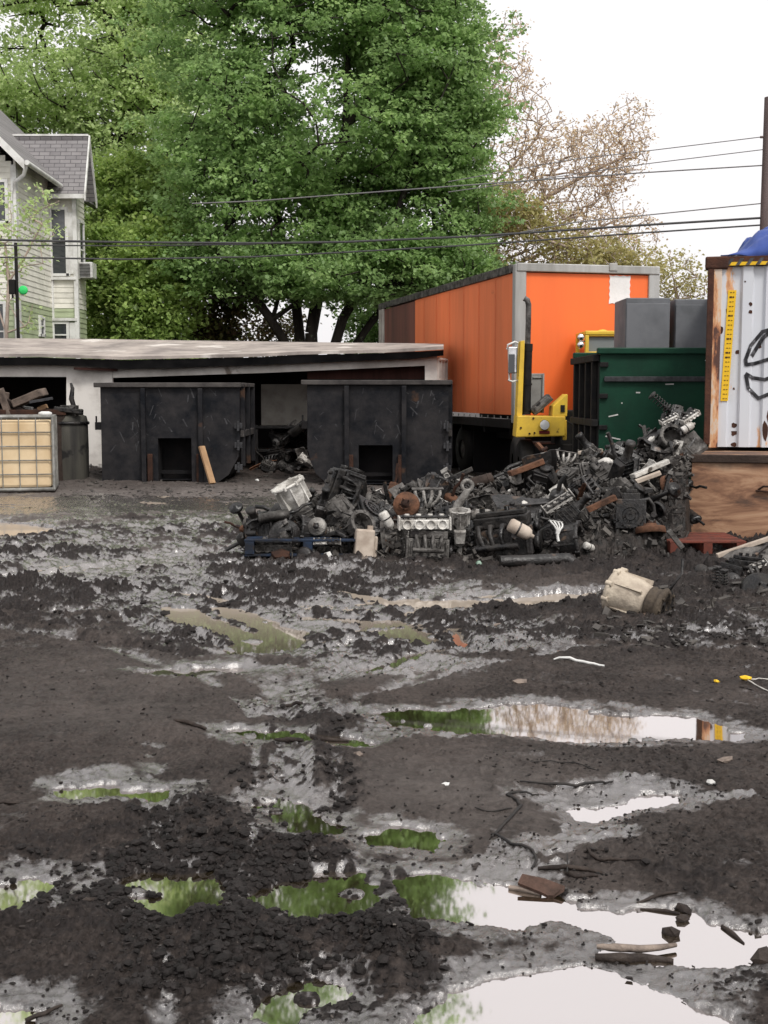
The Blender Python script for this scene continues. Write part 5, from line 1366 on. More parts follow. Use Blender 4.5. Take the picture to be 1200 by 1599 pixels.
# hazard stripes on the header
mY = MB(); mK = MB(); x = xc(1124); i = 0; zh0, zh1 = zc(416), zc(405)
mY.box(((x + CW) / 2, -.033, (zh0 + zh1) / 2), (CW - x, .012, zh1 - zh0)); mY.build('header_band', YST, cr)
while x < CW - .15:
    mK.add([(x, -.0415, zh0 + .002), (x + .045, -.0415, zh0 + .002), (x + .10, -.0415, zh1 - .002), (x + .055, -.0415, zh1 - .002)], [(0, 1, 2, 3)]); x += .115
mK.build('hazard_stripes', INK, cr)
m = MB(); m.box((CW / 2, 3, z1 - .1), (CW - .05, 5.8, .05)); m.box((CW / 2, 3, z0 + .1), (CW - .05, 5.8, .12)); m.box((CW - .02, 3, (z0 + z1) / 2), (.04, 5.8, H_ - .3)); m.box((.04, 3.1, (z0 + z1) / 2), (.04, 5.7, H_ - .3)); m.box((CW / 2, 6, (z0 + z1) / 2), (CW - .1, .04, H_ - .3)); m.build('shell', CONT, cr)
# yellow height gauge sticker with tick marks
m = MB(); xs0, xs1 = xc(1126), xc(1138); zs0, zs1 = zc(626), zc(454)
def onface(xa_, xb_, za_, zb__, y=-.006, mb=None):
    mb.box(((xa_ + xb_) / 2, y, (za_ + zb__) / 2), (xb_ - xa_, .008, zb__ - za_))
m.hexa([(xc(1122), -.012, zs0), (xc(1133), -.012, zs0), (xc(1133), -.004, zs0), (xc(1122), -.004, zs0), (xc(1129), -.012, zs1), (xc(1141), -.012, zs1), (xc(1141), -.004, zs1), (xc(1129), -.004, zs1)]); st = m.build('scale_sticker', YST, cr)
m = MB()
for k in range(24):
    t_ = (k + .5) / 24; z_ = zs0 + (zs1 - zs0) * t_; xm = xc(1122) + (xc(1129) - xc(1122)) * t_
    big = k in (9, 10, 13, 18, 22)
    m.box((xm + .035, -.014, z_), (.022 if not big else .03, .003, .008 if not big else .02)); m.box((xm + .065, -.014, z_), (.016, .003, .008 if not big else .02))
m.build('scale_marks', DRUST, st)
# graffiti (spray strokes following the sheet)
def stroke(pts, w, mb):
    q = [(xc(a), zc(b)) for a, b in pts]
    # resample
    fine = []
    for (a, b), (c, d) in zip(q[:-1], q[1:]):
        k = max(2, int(math.hypot(c - a, d - b) / .008))
        for i in range(k): fine.append((a + (c - a) * i / k, b + (d - b) * i / k))
    fine.append(q[-1])
    for i in range(len(fine) - 1):
        a, b = Vector(fine[i]), Vector(fine[i + 1]); d = (b - a).normalized(); nn = Vector((-d.y, d.x)) * w / 2
        def yo(x_):
            t_ = ((x_ - xc(1117)) % per) / per
            return -.009 + (0 if t_ < .42 else (.04 * (t_ - .42) / .08 if t_ < .5 else (.04 if t_ < .9 else .04 * (1 - (t_ - .9) / .1))))
        pp = [a - nn - d * w * .2, b - nn + d * w * .3, b + nn + d * w * .3, a + nn - d * w * .2]
        mb.add([(v.x, yo(v.x), v.y) for v in pp], [(0, 1, 2, 3)])
m = MB()
stroke([(1300, 498), (1240, 500), (1200, 513), (1180, 519), (1164, 540), (1157, 562), (1158, 570), (1170, 568), (1195, 560), (1230, 560), (1290, 575)], .042, m)
stroke([(1158, 584), (1168, 590), (1185, 593), (1200, 588), (1240, 570), (1300, 590)], .042, m)
stroke([(1158, 586), (1162, 606), (1177, 622), (1190, 616), (1210, 612), (1260, 640), (1300, 600)], .042, m)
stroke([(1166, 556), (1180, 530), (1196, 514)], .045, m)
stroke([(1197, 545), (1203, 535), (1215, 540), (1212, 552), (1199, 552)], .045, m)
stroke([(1230, 540), (1250, 600), (1275, 560), (1300, 640)], .042, m)
m.build('graffiti', INK, cr)
# rust bleeding spots
m = MB(); rr = random.Random(4)
def spot(px, py, r0, mb, sz=1.0):
    k = 10; x_, z_ = xc(px), zc(py); t_ = ((x_ - xc(1117)) % per) / per
    yv = -.003 if t_ < .42 else (.037 if .5 < t_ < .9 else .0)
    mb.add([(x_ + r0 * mpp * rr.uniform(.7, 1.2) * math.cos(6.283 * i / k), yv, z_ + sz * r0 * mpp * rr.uniform(.7, 1.2) * math.sin(6.283 * i / k)) for i in range(k)], [tuple(range(k))[::-1]])
for q in ((1162, 476, 3, 1), (1162, 488, 3, 1), (1145, 550, 4, 1), (1129, 487, 3, 2), (1176, 540, 4, 1.6), (1153, 441, 1.5, 1), (1141, 607, 2, 1), (1143, 664, 4, 1), (1143, 676, 4.5, 1), (1143, 694, 4, 1), (1196, 650, 6, 3), (1188, 672, 5, 3), (1120, 515, 4, 1.5), (1200, 455, 3, 1)): spot(*q[:3], m, q[3])
m.build('rust_spots', DRUST, cr)
# blue tarp
TARP = grime('blue_tarp', (0.028, 0.055, 0.22), (0.05, 0.09, 0.30), 0.5, 3, 0.35, 0.5, bump=0.3, bscale=6)
def tarp():
    nx, ny = 60, 34; V = np.zeros((nx, ny, 3)); u = np.linspace(0, 1, nx); v = np.linspace(0, 1, ny); U, Vv = np.meshgrid(u, v, indexing='ij')
    x = U * 2.6; y = Vv * 1.8
    hgt = .02 + .40 * sstep(.0, .26, U) * (1 - sstep(.0, .05, U) * 0) * np.sin(np.clip(Vv, 0, 1) * math.pi) ** .5
    fold = fbm(x * 2.2 + y, y * 3, 3, 600) * .12 + .09 * np.abs(fbm(x * 5, y * 4 + x * 2, 3, 610)) + .03 * np.sin(x * 14 + y * 5)
    z = hgt + fold * sstep(0, .15, U) * (.3 + .7 * sstep(0, .1, Vv)) + .01
    V = np.stack([x, y, np.maximum(z, .004)], -1).reshape(-1, 3); i = np.arange(nx * ny).reshape(nx, ny)
    Q = np.stack([i[:-1, :-1], i[1:, :-1], i[1:, 1:], i[:-1, 1:]], -1).reshape(-1, 4)
    o = mesh_np('tarp', V, Q, TARP, smooth=True); c = math.cos(-R(15.5)); s_ = math.sin(-R(15.5))
    lx, ly_ = .14, .06
    o.location = (p.x + lx * c - ly_ * s_, cy0 + lx * s_ + ly_ * c, z1 + .0); o.rotation_euler = (0, 0, -R(15.5))
    so = o.modifiers.new('t', 'SOLIDIFY'); so.thickness = .006
    tag(o, 'crumpled blue tarp lying on the roof of the white container', 'tarp')
tarp()
# plywood crate under the container
def ply_material():
    m, N, L = new_mat('weathered_plywood'); out = N.new('ShaderNodeOutputMaterial'); b = N.new('ShaderNodeBsdfPrincipled'); L.new(b.outputs[0], out.inputs[0])
    tc = N.new('ShaderNodeTexCoord'); mp = N.new('ShaderNodeMapping'); mp.inputs['Scale'].default_value = (.55, 1, 2.4); L.new(tc.outputs['Object'], mp.inputs[0])
    n = N.new('ShaderNodeTexNoise'); n.inputs['Scale'].default_value = 2.2; n.inputs['Detail'].default_value = 9; n.inputs['Roughness'].default_value = .65; n.inputs['Distortion'].default_value = .6; L.new(mp.outputs[0], n.inputs[0])
    r = N.new('ShaderNodeValToRGB'); e = r.color_ramp.elements; e[0].position = .3; e[0].color = (.50, .335, .215, 1); e[1].position = .66; e[1].color = (.06, .036, .026, 1); x = e.new(.46); x.color = (.36, .205, .12, 1); x = e.new(.54); x.color = (.22, .11, .062, 1)
    L.new(n.outputs[0], r.inputs[0])
    sp = N.new('ShaderNodeSeparateXYZ'); L.new(tc.outputs['Object'], sp.inputs[0]); n2 = N.new('ShaderNodeTexNoise'); n2.inputs['Scale'].default_value = 3; n2.inputs['Detail'].default_value = 6; L.new(tc.outputs['Object'], n2.inputs[0])
    ad = N.new('ShaderNodeMath'); ad.operation = 'MULTIPLY_ADD'; ad.inputs[1].default_value = .55; L.new(n2.outputs[0], ad.inputs[0]); L.new(sp.outputs['Z'], ad.inputs[2])
    r2 = N.new('ShaderNodeValToRGB'); e = r2.color_ramp.elements; e[0].position = .60; e[0].color = (0, 0, 0, 1); e[1].position = .72; e[1].color = (1, 1, 1, 1)
    mr = N.new('ShaderNodeMapRange'); mr.inputs[1].default_value = 0.0; mr.inputs[2].default_value = 2.0; L.new(ad.outputs[0], mr.inputs[0])
    e[0].position = .575; e[1].position = .66
    L.new(mr.outputs[0], r2.inputs[0]); mx = N.new('ShaderNodeMixRGB'); mx.inputs[2].default_value = (.085, .05, .035, 1); L.new(r2.outputs[0], mx.inputs[0]); L.new(r.outputs[0], mx.inputs[1]); L.new(mx.outputs[0], b.inputs['Base Color'])
    b.inputs['Roughness'].default_value = .75
    bp = N.new('ShaderNodeBump'); bp.inputs['Strength'].default_value = .3; bp.inputs['Distance'].default_value = .01; L.new(n.outputs[0], bp.inputs['Height']); L.new(bp.outputs[0], b.inputs['Normal'])
    return m
PLY = ply_material()
pa = ptY(1078, 700, 13.75); pl = empty("plywood_crate", (pa.x, 13.75, 0), (0, 0, -R(14))); tag(pl, 'large orange-brown plywood sided crate under the white container', 'crate')
zt = z0 - .02
m = MB(); n = 10; top = []; 
P = [(.0, .0), (2.8, .0), (2.8, zt), (.03, zt), (.02, zt * .7), (-.02, zt * .5), (-.05, zt * .3)]
m.prism(P, 'y', 0, .035); m.build('front_panel', PLY, pl)
m = MB(); m.box((.05, 1.2, zt / 2), (.03, 2.3, zt - .02)); m.box((1.4, 2.4, zt / 2), (2.7, .03, zt - .02)); m.box((1.4, 1.2, zt - .03), (2.66, 2.3, .04)); m.build('side_panel', PLY, pl)
m = MB(); m.box((1.4, -.02, zt - .04), (2.78, .03, .09)); m.build('top_batten', OLDW2, pl, bevel=.01)
m = MB(); m.tube([(.75, -.01, .62), (.80, -.05, .66), (.88, -.05, .66), (.92, -.01, .62), (.86, -.03, .60), (.72, -.03, .61)], .012, 6); m.build('handle', RUSTD, pl)

# utility pole and wires
POLEM = grime('creosote_pole', (0.16, 0.125, 0.12), (0.10, 0.08, 0.075), 0.5, 4, 0.9, bump=0.4, streak=True)
wy = 30.0; p = ptY(1207, 0, wy)
po = empty('utility_pole', (p.x, wy, 0)); tag(po, 'tall wooden utility pole at the right edge behind the container', 'utility pole')
zt = ptY(0, 152, wy).z
m = MB(); m.cyl((0, 0, 0), (0, 0, zt), .18, .125, n=14); m.build('pole', POLEM, po)
m = MB(); m.cyl((-.2, 0, zt - .93), (.3, 0, zt - .93), .03, n=8); m.build('insulator_bracket', POLEM, po)
WIRE = grime('black_cable', (0.05, 0.05, 0.052), (0.07, 0.07, 0.07), 0.4, 5, 0.6)
WIREG = grime('grey_cable', (0.16, 0.155, 0.155), (0.12, 0.12, 0.12), 0.4, 5, 0.5)
def wire(pts, label, r=.022, mat=WIRE, Y0=wy):
    P = []
    for k in range(len(pts) - 1):
        (a, b), (c, d) = pts[k], pts[k + 1]
        for i in range(6): P.append(ptY(a + (c - a) * i / 6, b + (d - b) * i / 6, Y0))
    P.append(ptY(*pts[-1], Y0))
    m = MB(); o_ = P[0]; m.tube([q - o_ for q in P], r, 5, caps=False); o = m.build('overhead_cable', mat, loc=o_)
    tag(o, label, 'cable', 'overhead cables strung from the utility pole')
wire([(-160, 370), (0, 375), (200, 378.5), (400, 380), (540, 378), (733, 369.5), (1000, 352), (1197, 340)], 'thick dark cable crossing the maple, upper of the closely spaced pair', .030)
wire([(-160, 380), (0, 383), (200, 384), (400, 381.5)], 'short dark cable just under the thick one in front of the house', .018)
wire([(-160, 401), (0, 402), (200, 405), (400, 401), (540, 394), (733, 383), (1000, 364), (1197, 351)], 'lowest cable running from the house past the maple to the pole', .022)
wire([(300, 318), (400, 314), (600, 299), (800, 284), (1000, 270), (1197, 258)], 'third cable from the top crossing the upper middle of the maple', .017, WIREG)
wire([(760, 373), (900, 347), (1000, 337), (1197, 317)], 'thin cable starting beyond the trailer, just above the thick one', .015, WIREG)
wire([(700, 284), (900, 248), (1000, 237), (1197, 213)], 'topmost thin cable against the white sky', .012, WIREG)
wire([(700, 300), (900, 272), (1000, 257), (1197, 233)], 'second thin cable from the top against the white sky', .012, WIREG)

# ================================================================== SCRAP HEAP
US = np.array([360, 390, 440, 500, 560, 620, 680, 740, 800, 860, 920, 980, 1020, 1060, 1100])
TOPR = np.array([880, 850, 800, 790, 790, 765, 752, 745, 735, 712, 702, 696, 676, 658, 700])
YT = np.array([12.4, 12.6, 12.9, 13.1, 13.3, 13.6, 13.9, 14.2, 14.5, 14.8, 15.0, 15.1, 15.1, 14.6, 13.9])
YF = np.array([12.2, 12.1, 12.05, 12.0, 12.0, 11.95, 11.9, 11.85, 11.85, 11.9, 11.9, 12.0, 12.1, 12.3, 12.6])
def heap_z(X, Y):
    X = np.asarray(X, float); Y = np.asarray(Y, float)
    u = 600 + F * X / Y
    yt = np.interp(u, US, YT); yf = np.interp(u, US, YF); tr_ = np.interp(u, US, TOPR)
    zt_ = np.maximum(0.05, 1.7 - (tr_ - 613) / F * yt)
    f = (Y - yf) / (yt - yf)
    prof = np.where(f < 1, np.clip(f, 0, 1) ** .55, np.clip(1 - (Y - yt) / 1.6, 0, 1))
    prof = prof * (u > 372) * (u < 1084)
    return zt_ * prof
# dark packed mass under the pieces
def heap_core():
    uu_ = np.linspace(375, 1086, 330); nn = 130
    U = np.repeat(uu_[:, None], nn, 1); f = np.linspace(-.05, 1.0, nn)[None, :]
    yf = np.interp(uu_, US, YF)[:, None]; yt = np.interp(uu_, US, YT)[:, None] + 1.5
    Y = yf + (yt - yf) * f; X = (U - 600) / F * Y
    z = heap_z(X, Y) * 0.86
    c1, a1 = cells(X * 5, Y * 5, 500); c2, a2 = cells(X * 12, Y * 12, 501)
    z = z - .10 + (.16 * (1 - c1) * a1 + .10 * (1 - c2) * a2) * (z > .02)
    edge = np.minimum(np.minimum(U - 375, 1086 - U) / 12, 1); z = np.where(edge < 1, z * edge - .1 * (1 - edge), z)
    i = np.arange(U.size).reshape(U.shape); Q = np.stack([i[:-1, :-1], i[1:, :-1], i[1:, 1:], i[:-1, 1:]], -1).reshape(-1, 4)
    o = mesh_np('scrap_heap', np.stack([X.ravel(), Y.ravel(), z.ravel()], -1), Q, HEAPM, smooth=False)
    tag(o, 'dark oily mass of crushed small scrap at the core of the engine heap', 'scrap heap', kind='stuff')
HEAPM = grime('oily_scrap_core', (0.012, 0.011, 0.010), (0.05, 0.042, 0.038), 0.4, 9, 0.5, 0.8, bump=0.8, bscale=30, spots=(.13, .12, .11), spot_amt=.12, spot_scale=14)
heap_core()
def litter(n, name, label, mat, seed, smin, smax, area='heap'):
    r = np.random.default_rng(seed)
    if area == 'heap':
        u = r.uniform(380, 1080, n); yf = np.interp(u, US, YF); yt = np.interp(u, US, YT); f = r.uniform(-.08, 1.15, n); Y = yf + (yt - yf) * f; X = (u - 600) / F * Y
        z = np.maximum(heap_z(X, Y) * .95, .03) + r.uniform(-.05, .07, n)
    else:
        u, v = area(r, n); P = [gnd(a, b) for a, b in zip(u, v)]; X = np.array([p.x for p in P]); Y = np.array([p.y for p in P]); z = ground_fields(X, Y)[0] + .005
        k = z > 0; X, Y, z = X[k], Y[k], z[k]; n = len(X)
    d = np.stack([r.uniform(.3, 1, n) * smax, r.uniform(.1, .5, n) * smax, r.uniform(.05, .3, n) * smax], -1) * r.uniform(smin / smax, 1, (n, 1)) * .5
    base = np.array([(-1, -1, -1), (1, -1, -1), (1, 1, -1), (-1, 1, -1), (-1, -1, 1), (1, -1, 1), (1, 1, 1), (-1, 1, 1)], float)
    V = base[None] * d[:, None, :] * r.uniform(.6, 1.1, (n, 8, 1))
    q = r.normal(size=(n, 4)); 
    if area != 'heap': q[:, 1:3] *= .12
    q /= np.linalg.norm(q, axis=1, keepdims=True); w, x, y, zz = q.T
    Rm = np.stack([1 - 2 * (y * y + zz * zz), 2 * (x * y - zz * w), 2 * (x * zz + y * w), 2 * (x * y + zz * w), 1 - 2 * (x * x + zz * zz), 2 * (y * zz - x * w), 2 * (x * zz - y * w), 2 * (y * zz + x * w), 1 - 2 * (x * x + y * y)], -1).reshape(n, 3, 3)
    V = np.einsum('nij,nkj->nki', Rm, V) + np.stack([X, Y, z], -1)[:, None, :]
    fc = np.array([(0, 3, 2, 1), (4, 5, 6, 7), (0, 1, 5, 4), (1, 2, 6, 5), (2, 3, 7, 6), (3, 0, 4, 7)])
    Q = (fc[None] + (np.arange(n) * 8)[:, None, None]).reshape(-1, 4)
    o = mesh_np(name, V.reshape(-1, 3), Q, mat, smooth=False); tag(o, label, 'litter', kind='stuff'); return o
LIT = grime('mixed_scrap_bits', (0.035, 0.032, 0.030), (0.11, 0.10, 0.09), 0.45, 2.5, 0.5, 0.8, bump=0.3, spots=(.30, .28, .26), spot_amt=.02, spot_scale=3.3)
LITD = grime('dark_splinters', (0.020, 0.017, 0.016), (0.05, 0.042, 0.038), 0.4, 2.5, 0.6, 0.8, bump=0.3)
litter(3200, 'scrap_bits', 'countless small oily metal bits strewn through the engine heap', LIT, 60, .02, .15)
litter(650, 'rubble_bits', 'small dark splinters and stones littered over the mud', LITD, 61, .006, .04, area=lambda r, n: (r.uniform(0, 1200, n), 860 + 720 * r.uniform(0, 1, n) ** .9))
litter(700, 'spoil_bits', 'broken bits lying along the foot of the dumpsters and tote', LIT, 62, .03, .16, area=lambda r, n: (r.uniform(90, 800, n), r.uniform(743, 782, n)))
litter(260, 'oily_bits', 'greasy metal flakes in the mud around the scrap at the right', LIT, 63, .02, .14, area=lambda r, n: (r.uniform(930, 1210, n), r.uniform(925, 1020, n)))

RX = lambda a: Euler((a, 0, 0)).to_matrix().to_4x4()
RY = lambda a: Euler((0, a, 0)).to_matrix().to_4x4()
TR = Matrix.Translation
def k_engine(mats, s=1.0, rr=None):
    rr = rr or random.Random(1); ma, mb_, mc = mats
    e = empty('engine_block'); S = Matrix.Scale(s, 4)
    m = MB(S); m.hexa([(-.24, -.13, -.10), (.24, -.13, -.10), (.24, .13, -.10), (-.24, .13, -.10), (-.24, -.10, .12), (.24, -.10, .12), (.24, .10, .12), (-.24, .10, .12)])
    for i in range(5): m.box((-.2 + i * .1, -.125, .0), (.022, .03, .2)); m.box((-.2 + i * .1, .125, .0), (.022, .03, .2))
    m.box((-.255, 0, 0), (.03, .30, .30)); m.build('block', ma, e, bevel=.008 * s)
    m = MB(S); m.box((0, 0, .17), (.44, .17, .09)); m.box((0, 0, .235), (.40, .11, .04))
    for i in range(4): m.cyl((-.15 + i * .1, 0, .25), (-.15 + i * .1, 0, .285), .022, n=8)
    m.build('valve_cover', mb_, e, bevel=.01 * s)
    m = MB(S); m.hexa([(-.16, -.08, -.20), (.1, -.08, -.20), (.1, .08, -.20), (-.16, .08, -.20), (-.23, -.12, -.10), (.23, -.12, -.10), (.23, .12, -.10), (-.23, .12, -.10)]); m.build('oil_pan', mc, e, bevel=.01 * s)
    m = MB(S); m.lathe([(0, .0), (.05, 0), (.09, .005), (.075, .02), (.09, .035), (.04, .04), (0, .045)], 18, M=TR((.245, 0, -.03)) @ RY(R(90))); m.lathe([(0, 0), (.05, 0), (.04, .015), (.05, .03), (0, .03)], 14, M=TR((.245, .05, .09)) @ RY(R(90))); m.build('pulley', mc, e)
    m = MB(S)
    for i in range(4): m.tube([(-.16 + i * .1, -.09, .14), (-.16 + i * .1, -.17, .16), (-.15 + i * .09, -.21, .10), (-.13 + i * .08, -.22, .02)], .021, 7)
    m.cyl((-.2, -.22, .0), (.16, -.22, .0), .03, n=8); m.build('manifold', mb_, e)
    m = MB(S @ TR((-.275, 0, -.02)) @ RY(R(-90))); m.lathe([(0, 0), (.12, 0), (.12, .018), (.085, .018), (.08, .006), (.05, .006), (.045, .022), (.02, .022), (.018, .01), (0, .01)], 22, smooth=False)
    for k in range(6): m.cyl((.065 * math.cos(k * 1.047), .065 * math.sin(k * 1.047), .0), (.065 * math.cos(k * 1.047), .065 * math.sin(k * 1.047), .022), .010, n=6)
    for k in range(24): m.box((.122 * math.cos(k * .2618), .122 * math.sin(k * .2618), .009), (.012, .012, .018), rot=(0, 0, k * .2618))
    m.build('flywheel', mb_, e)
    m = MB(S); m.cyl((.0, .17, -.03), (.16, .17, -.03), .05, n=12); m.cyl((.16, .17, -.03), (.19, .17, -.03), .03, n=10); m.build('starter_motor', ma, e)
    return e
def k_gearbox(mats, s=1.0, rr=None):
    ma, mb_, mc = mats; e = empty('gearbox_housing'); S = Matrix.Scale(s, 4)
    m = MB(S @ RY(R(90)))
    m.lathe([(.135, -.30), (.175, -.305), (.18, -.285), (.165, -.275), (.155, -.18), (.12, -.08), (.10, -.02), (.095, .0), (0, .0)], 22)
    m.lathe([(.135, -.30), (.125, -.20), (.08, -.10), (.03, -.09), (0, -.09)][::-1], 22)
    for k in range(8):
        a = k * math.pi / 4; m.box((.14 * math.cos(a), .14 * math.sin(a), -.17), (.05, .016, .2), rot=(0, 0, a))
        m.cyl((.168 * math.cos(a + .3), .168 * math.sin(a + .3), -.31), (.168 * math.cos(a + .3), .168 * math.sin(a + .3), -.27), .018, n=7)
    m.build('bell_housing', ma, e)
    m = MB(S); m.hexa([(.0, -.09, -.10), (.26, -.07, -.08), (.26, .07, -.08), (.0, .09, -.10), (.0, -.09, .09), (.26, -.06, .07), (.26, .06, .07), (.0, .09, .09)])
    for i in range(5): m.box((.03 + i * .05, 0, .0), (.012, .20 - i * .012, .215 - i * .012))
    m.build('gear_case', mb_, e, bevel=.006 * s)
    m = MB(S @ RY(R(90))); m.lathe([(.07, .26), (.05, .30), (.045, .42), (.055, .43), (.055, .47), (.02, .475), (0, .475)], 14); m.build('tail_shaft', mc, e)
    m = MB(S); m.hexa([(.02, -.08, -.15), (.22, -.06, -.13), (.22, .06, -.13), (.02, .08, -.15), (.0, -.10, -.105), (.25, -.08, -.085), (.25, .08, -.085), (.0, .10, -.105)]); m.build('sump', mc, e, bevel=.006 * s)
    return e
def k_head(mats, s=1.0, rr=None):
    ma, mb_, mc = mats; e = empty('cylinder_head'); S = Matrix.Scale(s, 4)
    m = MB(S); m.box((0, 0, 0), (.46, .15, .09))
    for i in range(4): m.lathe([(.045, 0), (.05, .02), (.035, .02), (.03, .0)], 12, M=TR((-.165 + i * .11, -.075, 0)) @ RX(R(90))); m.lathe([(.02, 0), (.027, .05), (.0, .05)], 8, M=TR((-.165 + i * .11, .0, .045)))
    m.box((-.24, 0, .01), (.02, .18, .13)); m.box((.24, 0, .01), (.02, .18, .13)); m.build('casting', ma, e, bevel=.008 * s)
    m = MB(S)
    for q in (-.03, .03): m.cyl((-.23, q, .07), (.23, q, .07), .012, n=7)
    for i in range(8): m.lathe([(.02, -.008), (.026, 0), (.02, .008)], 8, M=TR((-.2 + i * .055, .03 if i % 2 else -.03, .07)) @ RY(R(90)))
    m.build('camshaft', mc, e)
    return e
def k_drum(mats, s=1.0, rr=None):
    ma, mb_, mc = mats; e = empty('brake_drum'); S = Matrix.Scale(s, 4)
    m = MB(S); m.lathe([(.06, .05), (.075, .05), (.08, .02), (.16, .015), (.17, .0), (.175, -.06), (.165, -.065), (.15, -.06), (.145, 0)], 26); m.build('drum', ma, e)
    m = MB(S); m.lathe([(0, .075), (.03, .075), (.035, .05), (.06, .05), (.06, .0), (0, 0)], 16)
    for k in range(5): a = k * 1.2566; m.cyl((.05 * math.cos(a) * 1.3, .05 * math.sin(a) * 1.3, .03), (.065 * math.cos(a), .065 * math.sin(a), .085), .009, n=6)
    m.build('hub', mc, e); return e
def k_axle(mats, s=1.0, rr=None):
    ma, mb_, mc = mats; e = empty('axle'); S = Matrix.Scale(s, 4)
    m = MB(S); m.tube([(-.6, 0, 0), (-.3, 0, .0), (-.12, 0, .0), (.12, 0, 0), (.35, 0, 0), (.55, 0, 0)], [.032, .034, .05, .05, .034, .03], 12); m.build('tube', ma, e)
    m = MB(S); m.lathe([(0, -.12), (.06, -.11), (.11, -.06), (.125, 0), (.11, .06), (.06, .1), (.05, .16), (0, .17)], 18, M=RX(R(80))); m.build('differential', mb_, e)
    for x in (-.6, .55):
        m = MB(S); m.lathe([(0, -.03), (.11, -.03), (.12, .0), (.11, .03), (.04, .035), (.03, .06), (0, .06)], 18, M=TR((x, 0, 0)) @ RY(R(90 if x > 0 else -90))); m.build('hub', mc, e)
    return e
def k_muffler(mats, s=1.0, rr=None):
    ma, mb_, mc = mats; e = empty('muffler'); S = Matrix.Scale(s, 4)
    m = MB(S @ Matrix.Diagonal((1, 1.3, .8, 1)) @ RY(R(90))); m.lathe([(0, -.26), (.05, -.26), (.09, -.25), (.1, -.23), (.1, .23), (.09, .25), (.05, .26), (0, .26)], 18); m.lathe([(.101, -.2), (.106, -.19), (.101, -.18)], 18); m.lathe([(.101, .18), (.106, .19), (.101, .2)], 18); m.build('canister', ma, e)
    m = MB(S); m.tube([(.25, .02, 0), (.4, .03, .02), (.5, .08, .08), (.65, .1, .09)], .026, 8); m.build('tail_pipe', mc, e); m = MB(S); m.tube([(-.25, -.02, 0), (-.36, -.03, 0), (-.46, -.06, -.05)], .028, 8); m.build('inlet_pipe', mc, e); return e
def k_alternator(mats, s=1.0, rr=None):
    ma, mb_, mc = mats; e = empty('alternator'); S = Matrix.Scale(s, 4)
    m = MB(S); m.lathe([(0, -.09), (.07, -.09), (.09, -.07), (.09, -.02), (.08, -.015), (.08, .015), (.09, .02), (.09, .07), (.06, .09), (0, .09)], 18, M=RY(R(90)))
    for k in range(10): a = k * .628; m.box((.075, .082 * math.cos(a), .082 * math.sin(a)), (.03, .02, .012), rot=(a, 0, 0))
    m.box((0, .10, 0), (.05, .08, .035)); m.box((0, -.10, 0), (.12, .06, .03)); m.build('casing', ma, e)
    m = MB(S); m.lathe([(0, .09), (.035, .09), (.045, .10), (.03, .115), (.045, .13), (.015, .135), (0, .15)], 14, M=RY(R(90))); m.build('pulley', mc, e); return e
def k_sheet(mats, s=1.0, rr=None):
    ma, mb_, mc = mats; rr = rr or random.Random(2); e = empty('bent_panel'); nx, ny = 14, 9
    x = np.linspace(-.38, .38, nx); y = np.linspace(-.22, .22, ny); Xg, Yg = np.meshgrid(x, y, indexing='ij'); sd = rr.randint(0, 999)
    z = .09 * fbm(Xg * 3 + sd, Yg * 3, 3, sd) + .12 * np.abs(Xg) ** 1.5 * rr.uniform(-1, 1) + np.where(np.abs(Yg) > .19, -.035, 0)
    V = np.stack([Xg + .03 * fbm(Xg * 6, Yg * 6, 2, sd + 3), Yg + .05 * fbm(Xg * 4 + 7, Yg * 5, 2, sd + 5), z], -1).reshape(-1, 3) * s; i = np.arange(nx * ny).reshape(nx, ny)
    o = mesh_np('panel', V, np.stack([i[:-1, :-1], i[1:, :-1], i[1:, 1:], i[:-1, 1:]], -1).reshape(-1, 4), ma, e, smooth=False); so = o.modifiers.new('t', 'SOLIDIFY'); so.thickness = .006
    m = MB(Matrix.Scale(s, 4)); m.box((.1, .0, .03), (.42, .03, .025), rot=(0, 0, .3)); m.build('bracket', mc, e); return e
def k_strut(mats, s=1.0, rr=None):
    ma, mb_, mc = mats; e = empty('coil_strut'); S = Matrix.Scale(s, 4)
    m = MB(S); m.tube([(.062 * math.cos(t * .55), .062 * math.sin(t * .55), -.02 + t * .0042) for t in range(70)], .0085, 6); m.build('spring', mc, e)
    m = MB(S); m.cyl((0, 0, -.3), (0, 0, .05), .028, n=10); m.cyl((0, 0, .05), (0, 0, .3), .011, n=8); m.lathe([(0, 0), (.08, -.005), (.085, .01), (0, .02)], 16, M=TR((0, 0, -.03))); m.lathe([(0, 0), (.075, .0), (.06, .02), (0, .03)], 16, M=TR((0, 0, .27))); m.box((.02, 0, -.30), (.1, .05, .08)); m.build('damper', ma, e); return e
def k_manifold(mats, s=1.0, rr=None):
    ma, mb_, mc = mats; e = empty('pipe_manifold'); S = Matrix.Scale(s, 4); m = MB(S)
    for i in range(4):
        x = -.18 + i * .12; m.tube([(x, 0, 0), (x, -.06, .04), (x * .75, -.15, .07), (x * .3, -.25, .04), (0.02 * (i - 1.5), -.33, -.02)], [.026, .025, .024, .026, .03], 8)
    m.tube([(0, -.32, -.02), (.02, -.42, -.06), (.04, -.52, -.08)], .04, 10); m.build('runners', ma, e)
    m = MB(S); m.box((0, .01, 0), (.46, .02, .07)); m.build('flange', mb_, e, bevel=.006); return e
